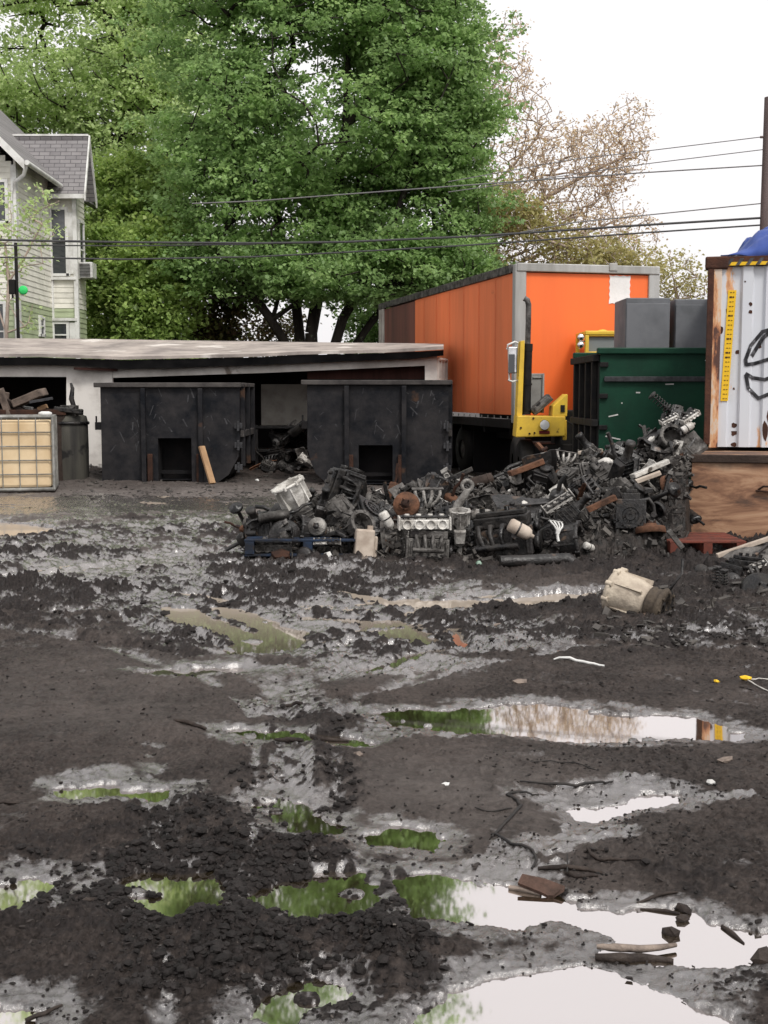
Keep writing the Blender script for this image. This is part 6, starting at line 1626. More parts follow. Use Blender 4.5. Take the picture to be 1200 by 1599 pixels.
def k_beam(mats, s=1.0, rr=None):
    ma, mb_, mc = mats; rr = rr or random.Random(3); e = empty('frame_rail'); S = Matrix.Scale(s, 4); m = MB(S); b = rr.uniform(-.1, .1)
    for seg in range(5):
        x0, x1 = -.5 + seg * .2, -.3 + seg * .2; f = lambda x: b * (x * 2) ** 2
        for (yy0, yy1, zz0, zz1) in ((-.04, .04, -.006, .006), (-.045, -.034, -.05, .05)):
            m.hexa([(x0, yy0, zz0 + f(x0)), (x1, yy0, zz0 + f(x1)), (x1, yy1, zz0 + f(x1)), (x0, yy1, zz0 + f(x0)), (x0, yy0, zz1 + f(x0)), (x1, yy0, zz1 + f(x1)), (x1, yy1, zz1 + f(x1)), (x0, yy1, zz1 + f(x0))])
    m.build('rail', ma, e); m = MB(S); m.box((.2, -.07, b * .16), (.1, .06, .09)); m.cyl((-.3, -.09, .02), (-.3, .05, .02), .035, n=10); m.build('bracket', mc, e); return e
def k_radiator(mats, s=1.0, rr=None):
    ma, mb_, mc = mats; e = empty('radiator'); S = Matrix.Scale(s, 4); m = MB(S)
    for i in range(22): m.box((-.21 + i * .02, 0, 0), (.006, .03, .26))
    for i in range(9): m.box((0, 0, -.12 + i * .03), (.43, .022, .006))
    m.build('core', ma, e); m = MB(S); m.box((0, 0, .15), (.46, .055, .05)); m.box((0, 0, -.15), (.46, .055, .05)); m.cyl((.15, -.02, .15), (.15, -.08, .17), .018, n=8); m.build('end_tanks', mb_, e, bevel=.008); return e
def k_canister(mats, s=1.0, rr=None):
    ma, mb_, mc = mats; e = empty('canister'); S = Matrix.Scale(s, 4); m = MB(S @ RY(R(90))); m.lathe([(0, -.13), (.06, -.13), (.075, -.11), (.075, .08), (.06, .12), (.025, .14), (.022, .17), (0, .17)], 18); m.build('shell', ma, e)
    m = MB(S @ RY(R(90))); m.lathe([(.077, -.03), (.082, -.02), (.077, -.01)], 18); m.box((.09, 0, -.02), (.05, .04, .05)); m.build('strap', mc, e); return e

def k_hose(mats, s=1.0, rr=None):
    rr = rr or random.Random(9); e = empty('hose'); S = Matrix.Scale(s, 4); P = []; p_ = Vector((-.35, 0, 0)); d = Vector((1, .2, .2))
    for i in range(22):
        P.append(p_.copy()); d = (d + Vector((rr.uniform(-.45, .45), rr.uniform(-.45, .45), rr.uniform(-.4, .4)))).normalized(); p_ += d * .05
    m = MB(S); m.tube(P, .017, 7); m.build('tube', mats[0], e)
    for q, q2 in ((P[0], P[1]), (P[-1], P[-2])):
        m = MB(S); m.cyl(q - (q2 - q) * .6, q + (q2 - q) * .3, .024, n=9); m.build('coupling', mats[1], e)
    return e
DK = (CAST, BLK, BLK); DK2 = (BLK, CAST, CAST); SA = (ALUD, ALUD, CAST); AL = (ALU, ALUD, BLK); BR = (ALUB, ALU, CAST); RU = (RUST, CAST, RUSTD)
KINDS = dict(engine=k_engine, gearbox=k_gearbox, head=k_head, drum=k_drum, axle=k_axle, muffler=k_muffler, alternator=k_alternator, sheet=k_sheet, strut=k_strut, manifold=k_manifold, beam=k_beam, radiator=k_radiator, canister=k_canister, hose=k_hose)
def place(e, loc, rot, label=None, cat=None, group=None, scale=None):
    e.location = loc; e.rotation_euler = rot
    if scale: e.scale = (scale, scale, scale)
    if label: e['label'] = label; e['category'] = cat
    if group: e['group'] = group
    elif 'group' in e: del e['group']
    return e
def hero(kind, px, py, Y, rot, mats, s, label, cat, dz=0.0):
    e = KINDS[kind](mats, s, random.Random(int(px + py)))
    p = ptY(px, py, Y); p.z += dz
    return place(e, p, tuple(R(a) for a in rot), label, cat)
hero('gearbox', 470, 796, 12.45, (10, 62, 20), (ALUB, ALUD, CAST), 1.02, 'open pale bell housing facing upward on the engines at the left heap end', 'gearbox')
hero('engine', 408, 828, 12.35, (0, 4, 160), DK, .62, 'small black engine at the far left end above the blue pallet', 'engine')
hero('muffler', 428, 806, 12.25, (0, -10, 5), (ALUD, ALUD, BLK), .62, 'short grey cylinder lying level above the round drum near the left end', 'cylinder')
hero('drum', 446, 838, 12.15, (84, 0, 8), (CAST, CAST, ALUD), 1.0, 'dark rusty round drum standing on edge on the blue pallet', 'brake drum')
hero('drum', 495, 822, 12.15, (75, 20, -20), (ALU, ALU, CAST), .55, 'small pale six lobed flange with a black centre hole above the pallet', 'flange')
hero('gearbox', 545, 812, 12.35, (10, 38, -40), SA, .8, 'sooty ribbed gearbox slanting down to the right above the blue pallet', 'gearbox')
hero('engine', 541, 770, 13.0, (10, -70, 20), DK, 1.0, 'tall black engine standing on end, highest piece at the left of the heap', 'engine')
hero('head', 425, 855, 12.1, (5, 0, 4), SA, .8, 'flat sooty casting lying along the left end of the blue pallet', 'cylinder head')
hero('head', 512, 848, 12.0, (-20, 0, -6), AL, .55, 'small pale casting lying on the pallet left of the white square jug', 'cylinder head')
hero('alternator', 480, 866, 12.0, (10, 5, 60), DK, .9, 'black alternator lying on the middle of the blue pallet', 'alternator')
m = MB(); m.box((0, 0, 0), (.19, .13, .30)); m.cyl((.05, 0, .15), (.05, 0, .19), .03, n=12); m.box((.115, 0, -.02), (.04, .04, .22))
IVORY = grime('grimy_ivory_plastic', (0.50, 0.43, 0.36), (0.33, 0.27, 0.22), 0.5, 6, 0.55, spots=(.12, .10, .09), spot_amt=.1)
o = m.build('plastic_jug', IVORY, bevel=.03); o.location = ptY(569, 850, 12.0); o.rotation_euler = (R(-5), R(5), R(10)); tag(o, 'pale square plastic jug standing at the right end of the blue pallet', 'jug')
hero('beam', 599, 845, 12.1, (0, 82, 0), (ALUD, CAST, CAST), .42, 'upright grey bracket just right of the pale square jug', 'bracket')
# blue pallet
def pallet(px0, px1, py, Y, dep, mat, label, h=.14, rz=0):
    a = ptY(px0, py, Y); b = ptY(px1, py, Y); w = b.x - a.x; e = empty('pallet', (a.x, Y, max(.0, gz(a.x + w / 2, Y)) - .01), (0, 0, rz)); tag(e, label, 'pallet')
    m = MB()
    for i in range(6): m.box((w / 2, .05 + i * (dep - .1) / 5, h - .011), (w, .09, .02))
    m.build('deck', mat, e, bevel=.003); m = MB()
    for i in range(3): m.box((w / 2, .06 + i * (dep - .12) / 2, .01), (w, .09, .02))
    m.build('base_boards', mat, e, bevel=.003)
    for k in range(3):
        m = MB(); m.box((.05 + k * (w - .1) / 2, dep / 2, h / 2 - .0), (.09, dep - .01, h - .045)); m.build('stringer', mat, e, bevel=.003)
    return e
BLUEP = grime('worn_blue_paint', (0.016, 0.038, 0.085), (0.018, 0.019, 0.023), 0.75, 5, 0.6, spots=(.03, .025, .022), spot_amt=.2)
REDP = grime('worn_red_wood', (0.16, 0.042, 0.028), (0.07, 0.035, 0.028), 0.5, 5, 0.7)
pallet(382, 580, 878, 11.95, 1.0, BLUEP, 'worn blue pallet carrying the engines at the left end of the heap', .17)
pallet(1046, 1165, 885, 12.2, .8, REDP, 'worn red wooden pallet at the foot of the plywood crate', .16)
hero('head', 663, 818, 12.0, (0, 0, 3), BR, 1.05, 'bright flat aluminium casting on top of the front centre gearbox', 'cylinder head')
hero('engine', 668, 856, 12.0, (0, 3, 5), SA, .85, 'grey engine with bright top resting at the front centre of the heap', 'engine')
hero('gearbox', 718, 825, 12.0, (0, 80, 90), (ALU, ALU, ALU), .62, 'ribbed pale gearbox case standing upright at the front centre', 'gearbox')
m = MB(); m.tube([(0, 0, 0), (.03, 0, .12), (.10, 0, .22), (.12, 0, .27)], [.05, .045, .04, .04], 8); m.lathe([(.035, -.02), (.07, -.02), (.07, .02), (.035, .02), (.035, -.02)], 14, M=TR((.12, 0, .31)) @ RX(R(90)))
o = m.build('linkage_arm', ALU); o.location = ptY(711, 806, 12.2); tag(o, 'pale curved arm with a ring end rising from the ribbed case', 'arm')
hero('canister', 752, 804, 12.2, (0, 0, 0), (ALU, ALU, BLK), .8, 'pale topped grey cylinder right of the ribbed case', 'cylinder')
hero('engine', 790, 845, 12.1, (6, -8, -20), DK, 1.25, 'large black engine low at the front of the heap below the tan canister', 'engine')
hero('gearbox', 855, 850, 12.2, (0, 8, 160), DK, 1.15, 'large black gearbox low at the front right of the heap', 'gearbox')
hero('canister', 812, 827, 11.75, (0, 28, 0), (IVORY, IVORY, CAST), .9, 'tan canister slanting down to the right in the front middle of the heap', 'canister')
hero('sheet', 825, 790, 12.7, (25, 5, 10), (CAST, CAST, CAST), 1.0, 'dark domed panel above the tan canister', 'panel')
hero('manifold', 868, 815, 12.0, (60, 10, 30), (PLAST_W, PLAST_W, PLAST_W), .38, 'bright white crumpled casting right of the tan canister', 'casting')
hero('head', 872, 786, 12.5, (50, -30, 10), AL, .7, 'jagged pale casting tilted upright in the middle of the heap', 'casting')
hero('manifold', 668, 764, 12.9, (110, 0, 10), AL, .75, 'pale branching manifold spread like fingers at the top left middle of the heap', 'manifold')
hero('head', 685, 782, 13.0, (70, 30, 10), AL, .5, 'small pale plate tilted below the branching manifold', 'casting')
hero('drum', 634, 788, 12.5, (70, -40, 0), RU, .8, 'brown rusty round hub left of the branching manifold', 'hub')
hero('canister', 604, 812, 12.3, (20, 60, 10), BR, .7, 'small bright casting between the white jug and the front centre gearbox', 'casting')
hero('muffler', 740, 755, 14.0, (0, -15, 0), (OLDW2, CAST, CAST), .9, 'brown rounded muffler on the skyline of the heap below the dumpster edge', 'muffler')
plankobj(675, 760, 738, 732, 13.9, .07, .05, BLK, 'long black bar sloping up to the right on the skyline of the heap', 'bar', cat='bar')
plankobj(796, 740, 850, 720, 13.6, .14, .06, RUST, 'rusty orange-brown plank end sloping on top of the heap under the yellow truck', 'plank', cat='plank')
plankobj(988, 744, 1044, 720, 13.35, .13, .05, ALUB, 'upper white board sloping at the right of the heap', 'plank', cat='plank')
plankobj(972, 760, 1032, 738, 13.2, .13, .04, IVORY, 'lower cream board just beneath the white board at the right of the heap', 'plank', cat='plank')
plankobj(950, 773, 1012, 764, 13.0, .34, .05, CAST, 'flat grey slab under the cream board', 'slab', cat='slab')
plankobj(897, 806, 962, 776, 12.5, .08, .06, RUST, 'rusty brown pipe sloping left across the right part of the heap', 'pipe', cat='pipe')
plankobj(905, 815, 955, 806, 13.1, .06, .05, RUSTD, 'dark rusty bar beneath the sloping rusty pipe', 'bar', cat='bar')
plankobj(940, 850, 1030, 812, 12.7, .05, .04, CAST, 'thin dark rail across the right front of the heap', 'rail', cat='rail')
plankobj(903, 707, 940, 703, 15.0, .12, .04, IVORY, 'pale strip lying at the back of the heap left of the green dumpster corner', 'strip', cat='strip')
plankobj(935, 712, 968, 716, 15.0, .10, .03, IVORY, 'second pale strip at the back of the heap below the green dumpster', 'strip', cat='strip')
hero('sheet', 1070, 703, 14.0, (60, -35, 10), (ALUD, CAST, CAST), .62, 'grey draped panel leaning against the plywood crate near the top of the heap', 'panel')
hero('engine', 1052, 662, 14.6, (20, -50, 60), DK, .75, 'black engine with jutting arms at the very top right of the heap', 'engine')
hero('strut', 1040, 636, 14.6, (0, -50, 0), DK, .8, 'black strut poking up left from the top right of the heap', 'strut')
hero('head', 1045, 655, 14.3, (20, -25, 10), BR, .45, 'small bright casting under the topmost black engine', 'casting')
hero('head', 1078, 652, 14.2, (10, -30, 20), BR, .5, 'white casting at the top right tucked against the container post', 'casting')
hero('canister', 1074, 668, 14.1, (10, -30, 10), BR, .6, 'bright lump just below the white casting by the container post', 'casting')
hero('canister', 1015, 690, 14.5, (0, -50, 10), BR, .5, 'small shiny tube among black parts below the green dumpster', 'tube')
hero('manifold', 885, 706, 14.6, (90, 10, 0), AL, .6, 'shiny pipes at the back of the heap below the yellow bumper', 'manifold')
hero('canister', 855, 712, 14.5, (0, -10, 20), AL, .7, 'shiny horizontal cylinder at the back below the yellow bumper', 'cylinder')
hero('canister', 920, 854, 12.0, (0, 20, 40), BR, .5, 'small white cup shaped piece low at the front right of the heap', 'cup')
plankobj(1044, 828, 1066, 856, 11.9, .05, .05, ALUD, 'grey post with white tip leaning left of the plywood crate corner', 'post', cat='post')
m = MB(); m.tube([(-.35, 0, 0), (-.1, .01, .0), (.15, -.01, .01), (.3, -.02, .02), (.36, -.05, -.02), (.37, -.08, -.04)], [.055, .06, .06, .058, .05, .045], 12); o = m.build('exhaust_pipe', CAST); q = GND(838, 893); o.location = q + Vector((0, 0, .05)); o.rotation_euler = (0, 0, R(3)); tag(o, 'dark thick exhaust pipe lying on the mud at the foot of the heap', 'pipe')

# the many anonymous pieces
PROTO = []
def proto(kind, mats, s, desc, cat):
    PROTO.append((KINDS[kind](mats, s, random.Random(len(PROTO))), desc, cat))
proto('engine', DK, .8, 'greasy black engine block', 'engine'); proto('engine', DK2, .6, 'small oily engine', 'engine')
proto('engine', SA, .65, 'sooty grey engine', 'engine'); proto('gearbox', DK, .8, 'black gearbox', 'gearbox'); proto('gearbox', SA, .7, 'sooty gearbox', 'gearbox'); proto('gearbox', AL, .6, 'pale gearbox', 'gearbox')
proto('head', SA, .8, 'sooty cylinder head', 'cylinder head'); proto('head', AL, .6, 'pale cylinder head', 'cylinder head'); proto('drum', DK, .8, 'black brake drum', 'brake drum'); proto('drum', RU, .7, 'rusty brake drum', 'brake drum')
proto('axle', DK, .55, 'black axle', 'axle'); proto('muffler', DK2, .7, 'black muffler', 'muffler'); proto('muffler', RU, .6, 'rusty muffler', 'muffler'); proto('alternator', AL, .8, 'pale alternator', 'alternator'); proto('alternator', DK, 1.0, 'black alternator', 'alternator')
proto('sheet', DK, .7, 'bent dark panel', 'panel'); proto('sheet', SA, .5, 'bent grey panel', 'panel'); proto('strut', DK, .9, 'black coil strut', 'strut'); proto('manifold', SA, .7, 'sooty manifold', 'manifold'); proto('manifold', RU, .7, 'rusty manifold', 'manifold')
proto('beam', DK, .6, 'black frame rail', 'rail'); proto('beam', RU, .5, 'rusty frame rail', 'rail'); proto('radiator', SA, .8, 'sooty radiator', 'radiator')
proto('gearbox', BR, .5, 'bright gearbox', 'gearbox'); proto('sheet', (ALU, CAST, CAST), .42, 'pale crumpled panel', 'panel'); proto('canister', BR, .8, 'bright canister', 'canister')
proto('hose', DK, .8, 'black looping hose', 'hose'); proto('hose', RU, .6, 'rusty looping pipe', 'pipe')
def dup(e):
    c = e.copy(); COL.objects.link(c)
    for ch in list(e.children):
        d = ch.copy(); COL.objects.link(d); d.parent = c
    return c
used = set(); pr = random.Random(5)
WTS = [9, 4, 10, 7, 10, 7, 6, 7, 4, 4, 3, 5, 3, 5, 3, 9, 7, 3, 5, 2, 5, 3, 4, 6, 6, 6, 1, 1]
def filler(loc, rot, where, scale=1.0, wts=WTS):
    i = pr.choices(range(len(PROTO)), wts)[0]; e, desc, cat = PROTO[i]
    if i not in used: used.add(i)
    else: e = dup(e)
    place(e, loc, rot, '%s %s' % (desc, where), cat, '%ss %s' % (desc, where), scale)
def region(u, f):
    back = f > .55
    if u < 590: return 'above the blue pallet'
    if u < 720: return 'at heap back before the right black dumpster' if back else 'between jug and ribbed case'
    if u < 880: return 'beneath the yellow bumper' if back else 'around the tan canister'
    if u < 990: return 'before the green dumpster' if back else 'right of the white casting'
    return 'beside the container post' if back else 'left of the plywood crate'
ci = 0
for i in range(255):
    u = 388 + (1052 - 388) * ((i * .6180339) % 1.0)
    f = pr.uniform(0.02, 1.12) if u > 600 else pr.uniform(.1, .9)
    yf = float(np.interp(u, US, YF)); yt = float(np.interp(u, US, YT)); Y = yf + .15 + (yt - yf) * f
    X = (u - 600) / F * Y; z = float(heap_z(X, Y)) * .93
    if u < 585: z = max(z, .25)
    z = max(z, .10) + pr.uniform(-.06, .05)
    filler((X, Y, z), (pr.uniform(-1.2, 1.2), pr.uniform(-1.2, 1.2), pr.uniform(0, 6.28)), region(u, f), pr.choice([.6, .75, .9, 1.15]) * (1.12 if u > 780 else 1.0))
for i in range(22):
    px = pr.uniform(1035, 1082); py = pr.uniform(648, 800); Y = 13.5 + .7 * (800 - py) / 150; q = ptY(px, py + 14, Y)
    filler(tuple(q), (pr.uniform(-1.2, 1.2), pr.uniform(-1.2, 1.2), pr.uniform(0, 6.28)), 'stacked against the container post', pr.uniform(.6, .85))
# inside the shed bay between the dumpsters
for i in range(16):
    px = 400 + 90 * pr.random(); Y = pr.uniform(25.9, 27.2); q = ptY(px, 0, Y); z = .12 + .95 * pr.random() * (1 if i > 4 else .2)
    filler((q.x, Y, z), (pr.uniform(-1, 1), pr.uniform(-1, 1), pr.uniform(0, 6.28)), 'in the shed bay between dumpsters', 1.25)
for i in range(7):
    q = gnd(pr.choice([148, 160, 172, 135, 420, 445, 468]) + pr.uniform(-6, 6), pr.uniform(742, 756)); filler((q.x, q.y, .16), (pr.uniform(-.6, .6), pr.uniform(-.6, .6), pr.uniform(0, 6.28)), 'at the foot of the dumpsters', .9)
# shelves holding the pile in the bay
sx = ptY(395, 0, 26.8).x; sw = ptY(495, 0, 26.8).x - sx
e = empty('storage_rack', (sx, 26.8, 0)); tag(e, 'low dark rack in the shed bay between the two dumpsters', 'rack')
m = MB(); 
for z_ in (.45, .95): m.box((sw / 2, 0, z_), (sw, .9, .05))
m.build('shelf', CAST, e, bevel=.005)
for x in (.03, sw - .03):
    m = MB(); m.box((x, -.4, .5), (.06, .06, 1.0)); m.build('leg', CAST, e)

# foreground gearbox lying in the mud
fy = 9.0
e = empty('gearbox_housing'); 
m = MB(RY(R(90))); m.lathe([(.155, -.22), (.18, -.225), (.185, -.195), (.165, -.185), (.158, -.14), (.150, -.02), (.13, .05), (.115, .085), (0, .085)], 30); m.lathe([(.155, -.22), (.14, -.1), (.05, -.08), (0, -.08)][::-1], 30)
for k in range(9):
    a = k * .698; m.cyl((.172 * math.cos(a), .172 * math.sin(a), -.23), (.172 * math.cos(a), .172 * math.sin(a), -.18), .02, n=8)
for k in range(5): a = k * 1.256 + .3; m.box((.15 * math.cos(a), .15 * math.sin(a), -.06), (.035, .015, .22), rot=(0, 0, a))
CREAM = grime('creamy_cast_aluminium', (0.56, 0.49, 0.39), (0.30, 0.25, 0.20), 0.5, 5, 0.5, 0.7, bump=0.5, bscale=30, spots=(.07, .06, .05), spot_amt=.13, spot_scale=9)
m.build('bell_housing', CREAM, e)
m = MB(RY(R(90))); m.lathe([(.118, .08), (.135, .085), (.135, .11), (.125, .115), (.135, .17), (.15, .175), (.15, .2), (.14, .21), (.075, .21), (.065, .19), (.035, .185), (.03, .15), (0, .15)], 26)
for k in range(8): a = k * .785; m.cyl((.12 * math.cos(a), .12 * math.sin(a), .2), (.12 * math.cos(a), .12 * math.sin(a), .225), .012, n=6)
DKRU = grime('dark_rusty_end', (0.045, 0.036, 0.03), (0.10, 0.08, 0.06), 0.5, 8, 0.7, bump=0.5, spots=(.02, .018, .017), spot_amt=.3, spot_scale=8)
m.build('end_flange', DKRU, e)
m = MB(RY(R(90))); m.lathe([(.02, .16), (.045, .16), (.045, .19), (.02, .19)], 16); m.build('shaft_seal', CAST, e)
m = MB(); m.tube([(.1, -.1, -.05), (.16, -.18, -.12), (.2, -.2, -.15)], .02, 7); m.box((.05, -.13, -.1), (.12, .08, .07)); m.tube([(.2, .02, .14), (.25, .05, .28), (.22, .08, .38)], .012, 6); m.build('lever_arm', CAST, e)
q = ptY(1000, 945, fy); place(e, (q.x, fy, .155), (0, R(12), R(-38)), 'cream bell housing with rusty end, alone on the mud', 'gearbox')

# tangle of parts at the right edge
hero('engine', 1165, 905, 11.0, (5, 8, 30), DK, .85, 'black engine at the right edge in front of the plywood crate', 'engine')
hero('sheet', 1185, 862, 11.3, (20, -20, 20), (ALUD, CAST, CAST), .75, 'bent grey panel on top of the scrap at the right edge', 'panel')
hero('axle', 1095, 893, 11.2, (0, -10, 10), DK, .6, 'dark axle pointing left out of the right edge scrap', 'axle')
hero('alternator', 1143, 912, 10.6, (0, 20, 70), DK, 1.0, 'black alternator left of the right edge engine', 'alternator')
hero('head', 1180, 885, 10.9, (40, -20, 10), AL, .45, 'small pale casting on the right edge engine', 'casting')
hero('strut', 1118, 912, 10.5, (0, 4, 0), DK, .55, 'short upright black strut, left one at the front of the right edge scrap', 'strut')
hero('strut', 1132, 915, 10.3, (5, -4, 0), DK, .5, 'short upright black strut, right one at the front of the right edge scrap', 'strut')
hero('drum', 1190, 925, 10.2, (60, 20, 0), DK2, 1.05, 'large black drum lying at the right edge', 'drum')
plankobj(1120, 868, 1210, 838, 11.4, .06, .04, IVORY, 'thin pale strip sloping up right over the right edge scrap', 'strip', cat='strip')
hero('sheet', 1175, 958, 9.4, (0, -3, 10), (ALUD, CAST, BLK), .75, 'flat grey tin sheet lying in the mud at the right edge', 'tin sheet', .03)
hero('sheet', 1125, 955, 9.6, (0, 2, -15), (CAST, CAST, BLK), .55, 'flat dark tin sheet left of the grey one near the right edge', 'tin sheet', .0)
hero('beam', 1100, 935, 10.0, (0, -4, 12), DK, .5, 'black bent rail on the mud right of the cream bell housing', 'rail')
hero('sheet', 1120, 985, 8.7, (0, 3, 40), (BLK, CAST, BLK), .5, 'black folded sheet half sunk in mud at the right', 'panel', .02)

# ================================================================== FOREGROUND DEBRIS
WETW = grime('dark_wet_bark', (0.045, 0.034, 0.028), (0.018, 0.014, 0.013), 0.5, 9, 0.5, 0.75, bump=0.6)
REDW2 = grime('reddish_wet_wood', (0.10, 0.055, 0.04), (0.04, 0.026, 0.02), 0.5, 9, 0.5, 0.75, bump=0.5)
PALEW = grime('pale_split_wood', (0.26, 0.21, 0.175), (0.10, 0.08, 0.07), 0.5, 12, 0.7, bump=0.5)
CORD = grime('black_rubber', (0.018, 0.017, 0.017), (0.04, 0.035, 0.032), 0.5, 12, 0.5)
def gdebris(pts, r, mat, label, name='stick', cat='stick', lift=None, n=6, flat=1.0):
    P = [GND(a, b) for a, b in pts]
    rs = r if isinstance(r, (list, tuple)) else [r] * len(P)
    # refine
    Q = []; Rr = []
    for i in range(len(P) - 1):
        for k in range(3):
            t = k / 3; q = P[i].lerp(P[i + 1], t); q.z = max(.0, gz(q.x, q.y)); Q.append(q); Rr.append(rs[i] + (rs[i + 1] - rs[i]) * t)
    Q.append(P[-1]); Rr.append(rs[-1]); o0_ = Q[0].copy()
    zs = [q.z for q in Q]
    for i, q in enumerate(Q):
        q.z = max(zs[max(0, i - 1):i + 2]) + Rr[i] * .3 + (lift or 0)
    Rr = [x * .55 for x in Rr]
    m = MB(); m.tube([q - o0_ for q in Q], Rr, n); o = m.build(name, mat, loc=o0_); tag(o, label, cat); return o
gdebris([(768, 1322), (782, 1308), (800, 1290), (814, 1275), (808, 1262), (792, 1256), (812, 1253), (842, 1252)], [.010, .012, .014, .014, .012, .012, .01, .006], CORD, 'black s-curved root or cable on the smooth mud', 'cable', 'cable')
gdebris([(768, 1316), (790, 1330), (815, 1338), (832, 1345), (838, 1358), (830, 1366)], [.009, .011, .011, .010, .010, .006], CORD, 'black cable running down to the long puddle', 'cable', 'cable')
gdebris([(742, 1276), (756, 1281), (775, 1282), (800, 1281)], .006, CORD, 'thin faint wire left of the s-curved cable', 'wire', 'wire')
gdebris([(812, 1236), (850, 1240), (900, 1241), (940, 1237), (958, 1232)], [.006, .010, .012, .010, .005], CORD, 'thin dark crescent strip lying on the smooth mud', 'strip', 'strip')
gdebris([(820, 1209), (860, 1206), (900, 1208), (930, 1218)], .005, CORD, 'faint thin wire above the dark crescent strip', 'wire', 'wire')
gdebris([(840, 1366), (870, 1368), (905, 1372), (941, 1377)], [.010, .018, .016, .012], WETW, 'dark stick crossing the narrow end of the long puddle', 'stick')
gdebris([(885, 1374), (900, 1382), (934, 1384)], [.012, .016, .010], WETW, 'short dark stick just below the crossing stick', 'stick')
gdebris([(886, 1355), (886, 1378)], .005, CORD, 'tiny upright twig standing on the crossing stick', 'twig', 'twig', lift=.01)
gdebris([(917, 1350), (925, 1360), (950, 1364), (1002, 1364)], [.008, .012, .012, .006], WETW, 'thin hooked twig right of the crossing stick', 'twig', 'twig')
gdebris([(948, 1350), (930, 1351), (912, 1352)], .008, WETW, 'tiny twig above the hooked twig', 'twig', 'twig')
gdebris([(930, 1500), (955, 1503), (1000, 1499), (1030, 1500), (1052, 1503)], [.02, .028, .026, .018, .014], WETW, 'dark lower split of the wooden limb lying in the big puddle', 'branch', 'branch')
gdebris([(932, 1488), (960, 1489), (1000, 1491), (1030, 1488), (1056, 1483)], [.014, .024, .022, .018, .012], PALEW, 'pale upper split of the wooden limb lying in the big puddle', 'branch', 'branch', lift=.012)
def chunk(px, py, s, mat, label, name='clod', cat='clod', seed=1, sq=(1, .8, .6), dz=.0):
    rr = random.Random(seed); t = (1 + 5 ** .5) / 2
    ico = [(-1, t, 0), (1, t, 0), (-1, -t, 0), (1, -t, 0), (0, -1, t), (0, 1, t), (0, -1, -t), (0, 1, -t), (t, 0, -1), (t, 0, 1), (-t, 0, -1), (-t, 0, 1)]
    fc = [(0, 11, 5), (0, 5, 1), (0, 1, 7), (0, 7, 10), (0, 10, 11), (1, 5, 9), (5, 11, 4), (11, 10, 2), (10, 7, 6), (7, 1, 8), (3, 9, 4), (3, 4, 2), (3, 2, 6), (3, 6, 8), (3, 8, 9), (4, 9, 5), (2, 4, 11), (6, 2, 10), (8, 6, 7), (9, 8, 1)]
    m = MB(); m.add([tuple(c * k * s / 1.9 * rr.uniform(.75, 1.15) for c, k in zip(v, sq)) for v in ico], fc); q = GND(px, py); o = m.build(name, mat, loc=q + Vector((0, 0, s * sq[2] * .45 + dz)))
    o.rotation_euler = (0, 0, rr.uniform(0, 3)); tag(o, label, cat); return o
chunk(1048, 1459, .032, WETW, 'small dark chunk sitting alone in the big white puddle', 'chunk', 'chunk', 4)
chunk(1066, 1437, .026, WETW, 'dark clod on the bank above the lone chunk', 'chunk', 'chunk', 5)
chunk(1192, 1500, .05, WETW, 'dark lump at the right edge by the big puddle', 'chunk', 'chunk', 6, (1.3, .7, .55))
chunk(1068, 1422, .032, WETW, 'flat dark lump on the mud right of the hooked twig', 'chunk', 'chunk', 7, (1.4, .7, .5))
gdebris([(995, 1417), (1030, 1408), (1058, 1404)], [.006, .014, .006], WETW, 'short twig left of the flat dark lump', 'twig', 'twig')
gdebris([(1000, 1420), (1040, 1424), (1062, 1428)], [.006, .012, .008], WETW, 'second twig just under the short one', 'twig', 'twig')
gdebris([(1128, 1448), (1145, 1460), (1162, 1474)], [.012, .014, .006], WETW, 'dark root stub at the bank near the right edge', 'root', 'root')
# folded brown bark piece in the puddle
m = MB(); m.add([(-.085, .01, 0.02), (-.01, -.035, .005), (.03, -.05, .0), (-.065, .05, .035), (.01, .02, .03), (.075, .0, .012), (.01, -.05, .0), (.06, -.03, .015)], [(0, 1, 4, 3), (1, 2, 5, 4), (1, 6, 2), (2, 7, 5)])
o = m.build('bark_piece', REDW2); q = GND(848, 1394); o.location = q + Vector((0, 0, .012)); so = o.modifiers.new('t', 'SOLIDIFY'); so.thickness = .012; tag(o, 'folded reddish brown bark piece at the narrow end of the long puddle', 'bark')
gdebris([(795, 1388), (820, 1392), (845, 1398)], [.016, .022, .014], PALEW, 'pale brown wood sliver left of the folded bark', 'wood sliver', 'wood')['label']
bpy.data.objects['wood sliver'].name = 'wood_sliver'
gdebris([(865, 1040), (890, 1041), (920, 1045), (944, 1047)], [.010, .018, .018, .012], PLAST_W, 'bright white stick lying on the dark mud right of centre', 'stick')
gdebris([(272, 1139), (300, 1141), (322, 1145)], [.016, .022, .014], WETW, 'dark short stick on the mud at the left', 'stick')
gdebris([(430, 1158), (450, 1161), (474, 1163)], [.012, .03, .018], WETW, 'flat dark wood piece in the thin puddle, left one', 'wood_piece', 'wood')
gdebris([(486, 1150), (500, 1156), (545, 1158)], [.016, .022, .012], WETW, 'flat dark wood piece in the thin puddle, right one', 'wood_piece', 'wood')
gdebris([(446, 1108), (460, 1107), (472, 1109)], .018, WETW, 'small dark bar in the wet rut above the thin puddle', 'bar', 'bar')
gdebris([(0, 1268), (15, 1268), (32, 1266)], [.012, .016, .006], WETW, 'dark twig at the left edge of the mud', 'twig', 'twig')
gdebris([(40, 1596), (70, 1590), (98, 1578)], [.012, .012, .006], WETW, 'dark twig by the bottom left puddle', 'twig', 'twig')
gdebris([(128, 1421), (140, 1418), (155, 1414)], [.008, .02, .01], WETW, 'dark bark sliver left of the green puddles', 'bark_sliver', 'bark')
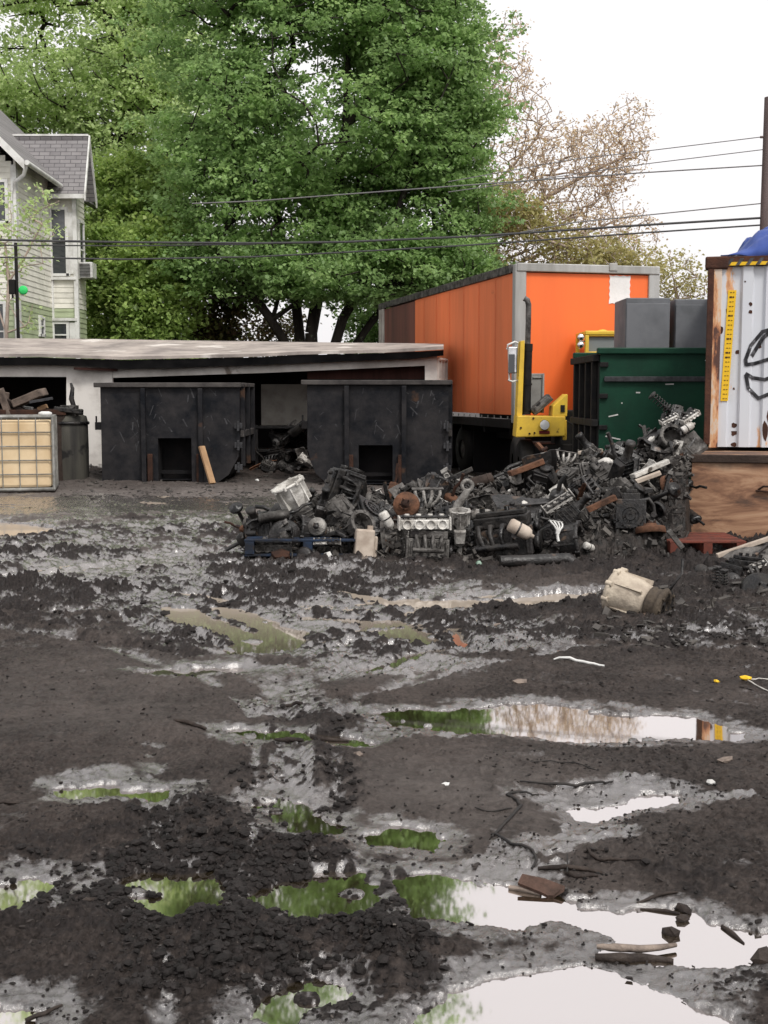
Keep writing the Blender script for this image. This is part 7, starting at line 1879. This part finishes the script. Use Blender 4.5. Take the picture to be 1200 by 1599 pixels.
gdebris([(1170, 1069), (1185, 1069), (1212, 1072)], .007, ALUB, 'upper pale wire near the right edge', 'wire', 'wire')
gdebris([(1168, 1071), (1185, 1080), (1212, 1092)], .007, ALUB, 'lower pale wire near the right edge', 'wire', 'wire')
chunk(1164, 1070, .035, YST, 'bright yellow bit at the end of the pale wires', 'plastic_bit', 'plastic', 11, (1.2, .6, .5))
chunk(1119, 1069, .025, YST, 'small yellow bit left of the pale wires', 'plastic_bit', 'plastic', 12, (1.2, .6, .5))
chunk(513, 885, .055, PLAST_W, 'small white ball on the mud before the blue pallet', 'ball', 'ball', 13, (1, 1, 1))
chunk(748, 889, .05, grime('green_glass', (.16, .34, .22), (.3, .4, .33), .5, 8, .2), 'small green and white bottle scrap at the foot of the heap', 'bottle', 'bottle', 14, (1.8, .6, .6))
chunk(440, 882, .09, RUSTD, 'brown clump in front of the blue pallet', 'clump', 'clump', 15, (1.2, 1, .8))
chunk(402, 757, .05, PLAST_W, 'white scrap beside the left dumpster corner', 'scrap_bit', 'scrap', 16)
chunk(560, 1258 - 60, .03, PALEW, 'small pale stone on the smooth mud', 'stone', 'stone', 17)
chunk(696, 1237, .02, PLAST_W, 'tiny white speck of stone above the s-curved cable', 'stone', 'stone', 18)
chunk(1110, 1236, .025, PLAST_W, 'tiny white stone on the pale wet band at the right', 'stone', 'stone', 19)
chunk(780, 978, .04, PALEW, 'pale stone left of the cream bell housing', 'stone', 'stone', 20, (1.5, .8, .4))
chunk(1132, 1201, .04, PALEW, 'flat pale stone at the right middle of the mud', 'stone', 'stone', 21, (1.6, .6, .4))
chunk(812, 1076, .045, PALEW, 'pale crumpled bit above the long green puddle', 'scrap_bit', 'scrap', 22, (1.2, .8, .5))

for e, d_, c_ in PROTO:
    if 'label' not in e:
        for ch in list(e.children): bpy.data.objects.remove(ch)
        bpy.data.objects.remove(e)
# number the look-alikes from left to right so that each label points to one piece
ORD = ['leftmost', 'second from left', 'third from left', 'fourth from left', 'fifth from left', 'sixth from left', 'seventh from left', 'eighth from left', 'ninth from left', 'tenth from left', 'eleventh from left', 'twelfth from left']
byl = {}
for o in list(COL.objects):
    if o.parent is None and 'label' in o and 'group' in o: byl.setdefault(o['label'], []).append(o)
for lb, os_ in byl.items():
    if 1 < len(os_) <= 12:
        os_.sort(key=lambda o: o.location.x / o.location.y)
        for i, o in enumerate(os_): o['label'] = (ORD[i] if i < len(os_) - 1 or len(os_) < 3 else 'rightmost') + ' ' + lb
        if len(os_) == 2: os_[1]['label'] = 'right hand ' + lb; os_[0]['label'] = 'left hand ' + lb
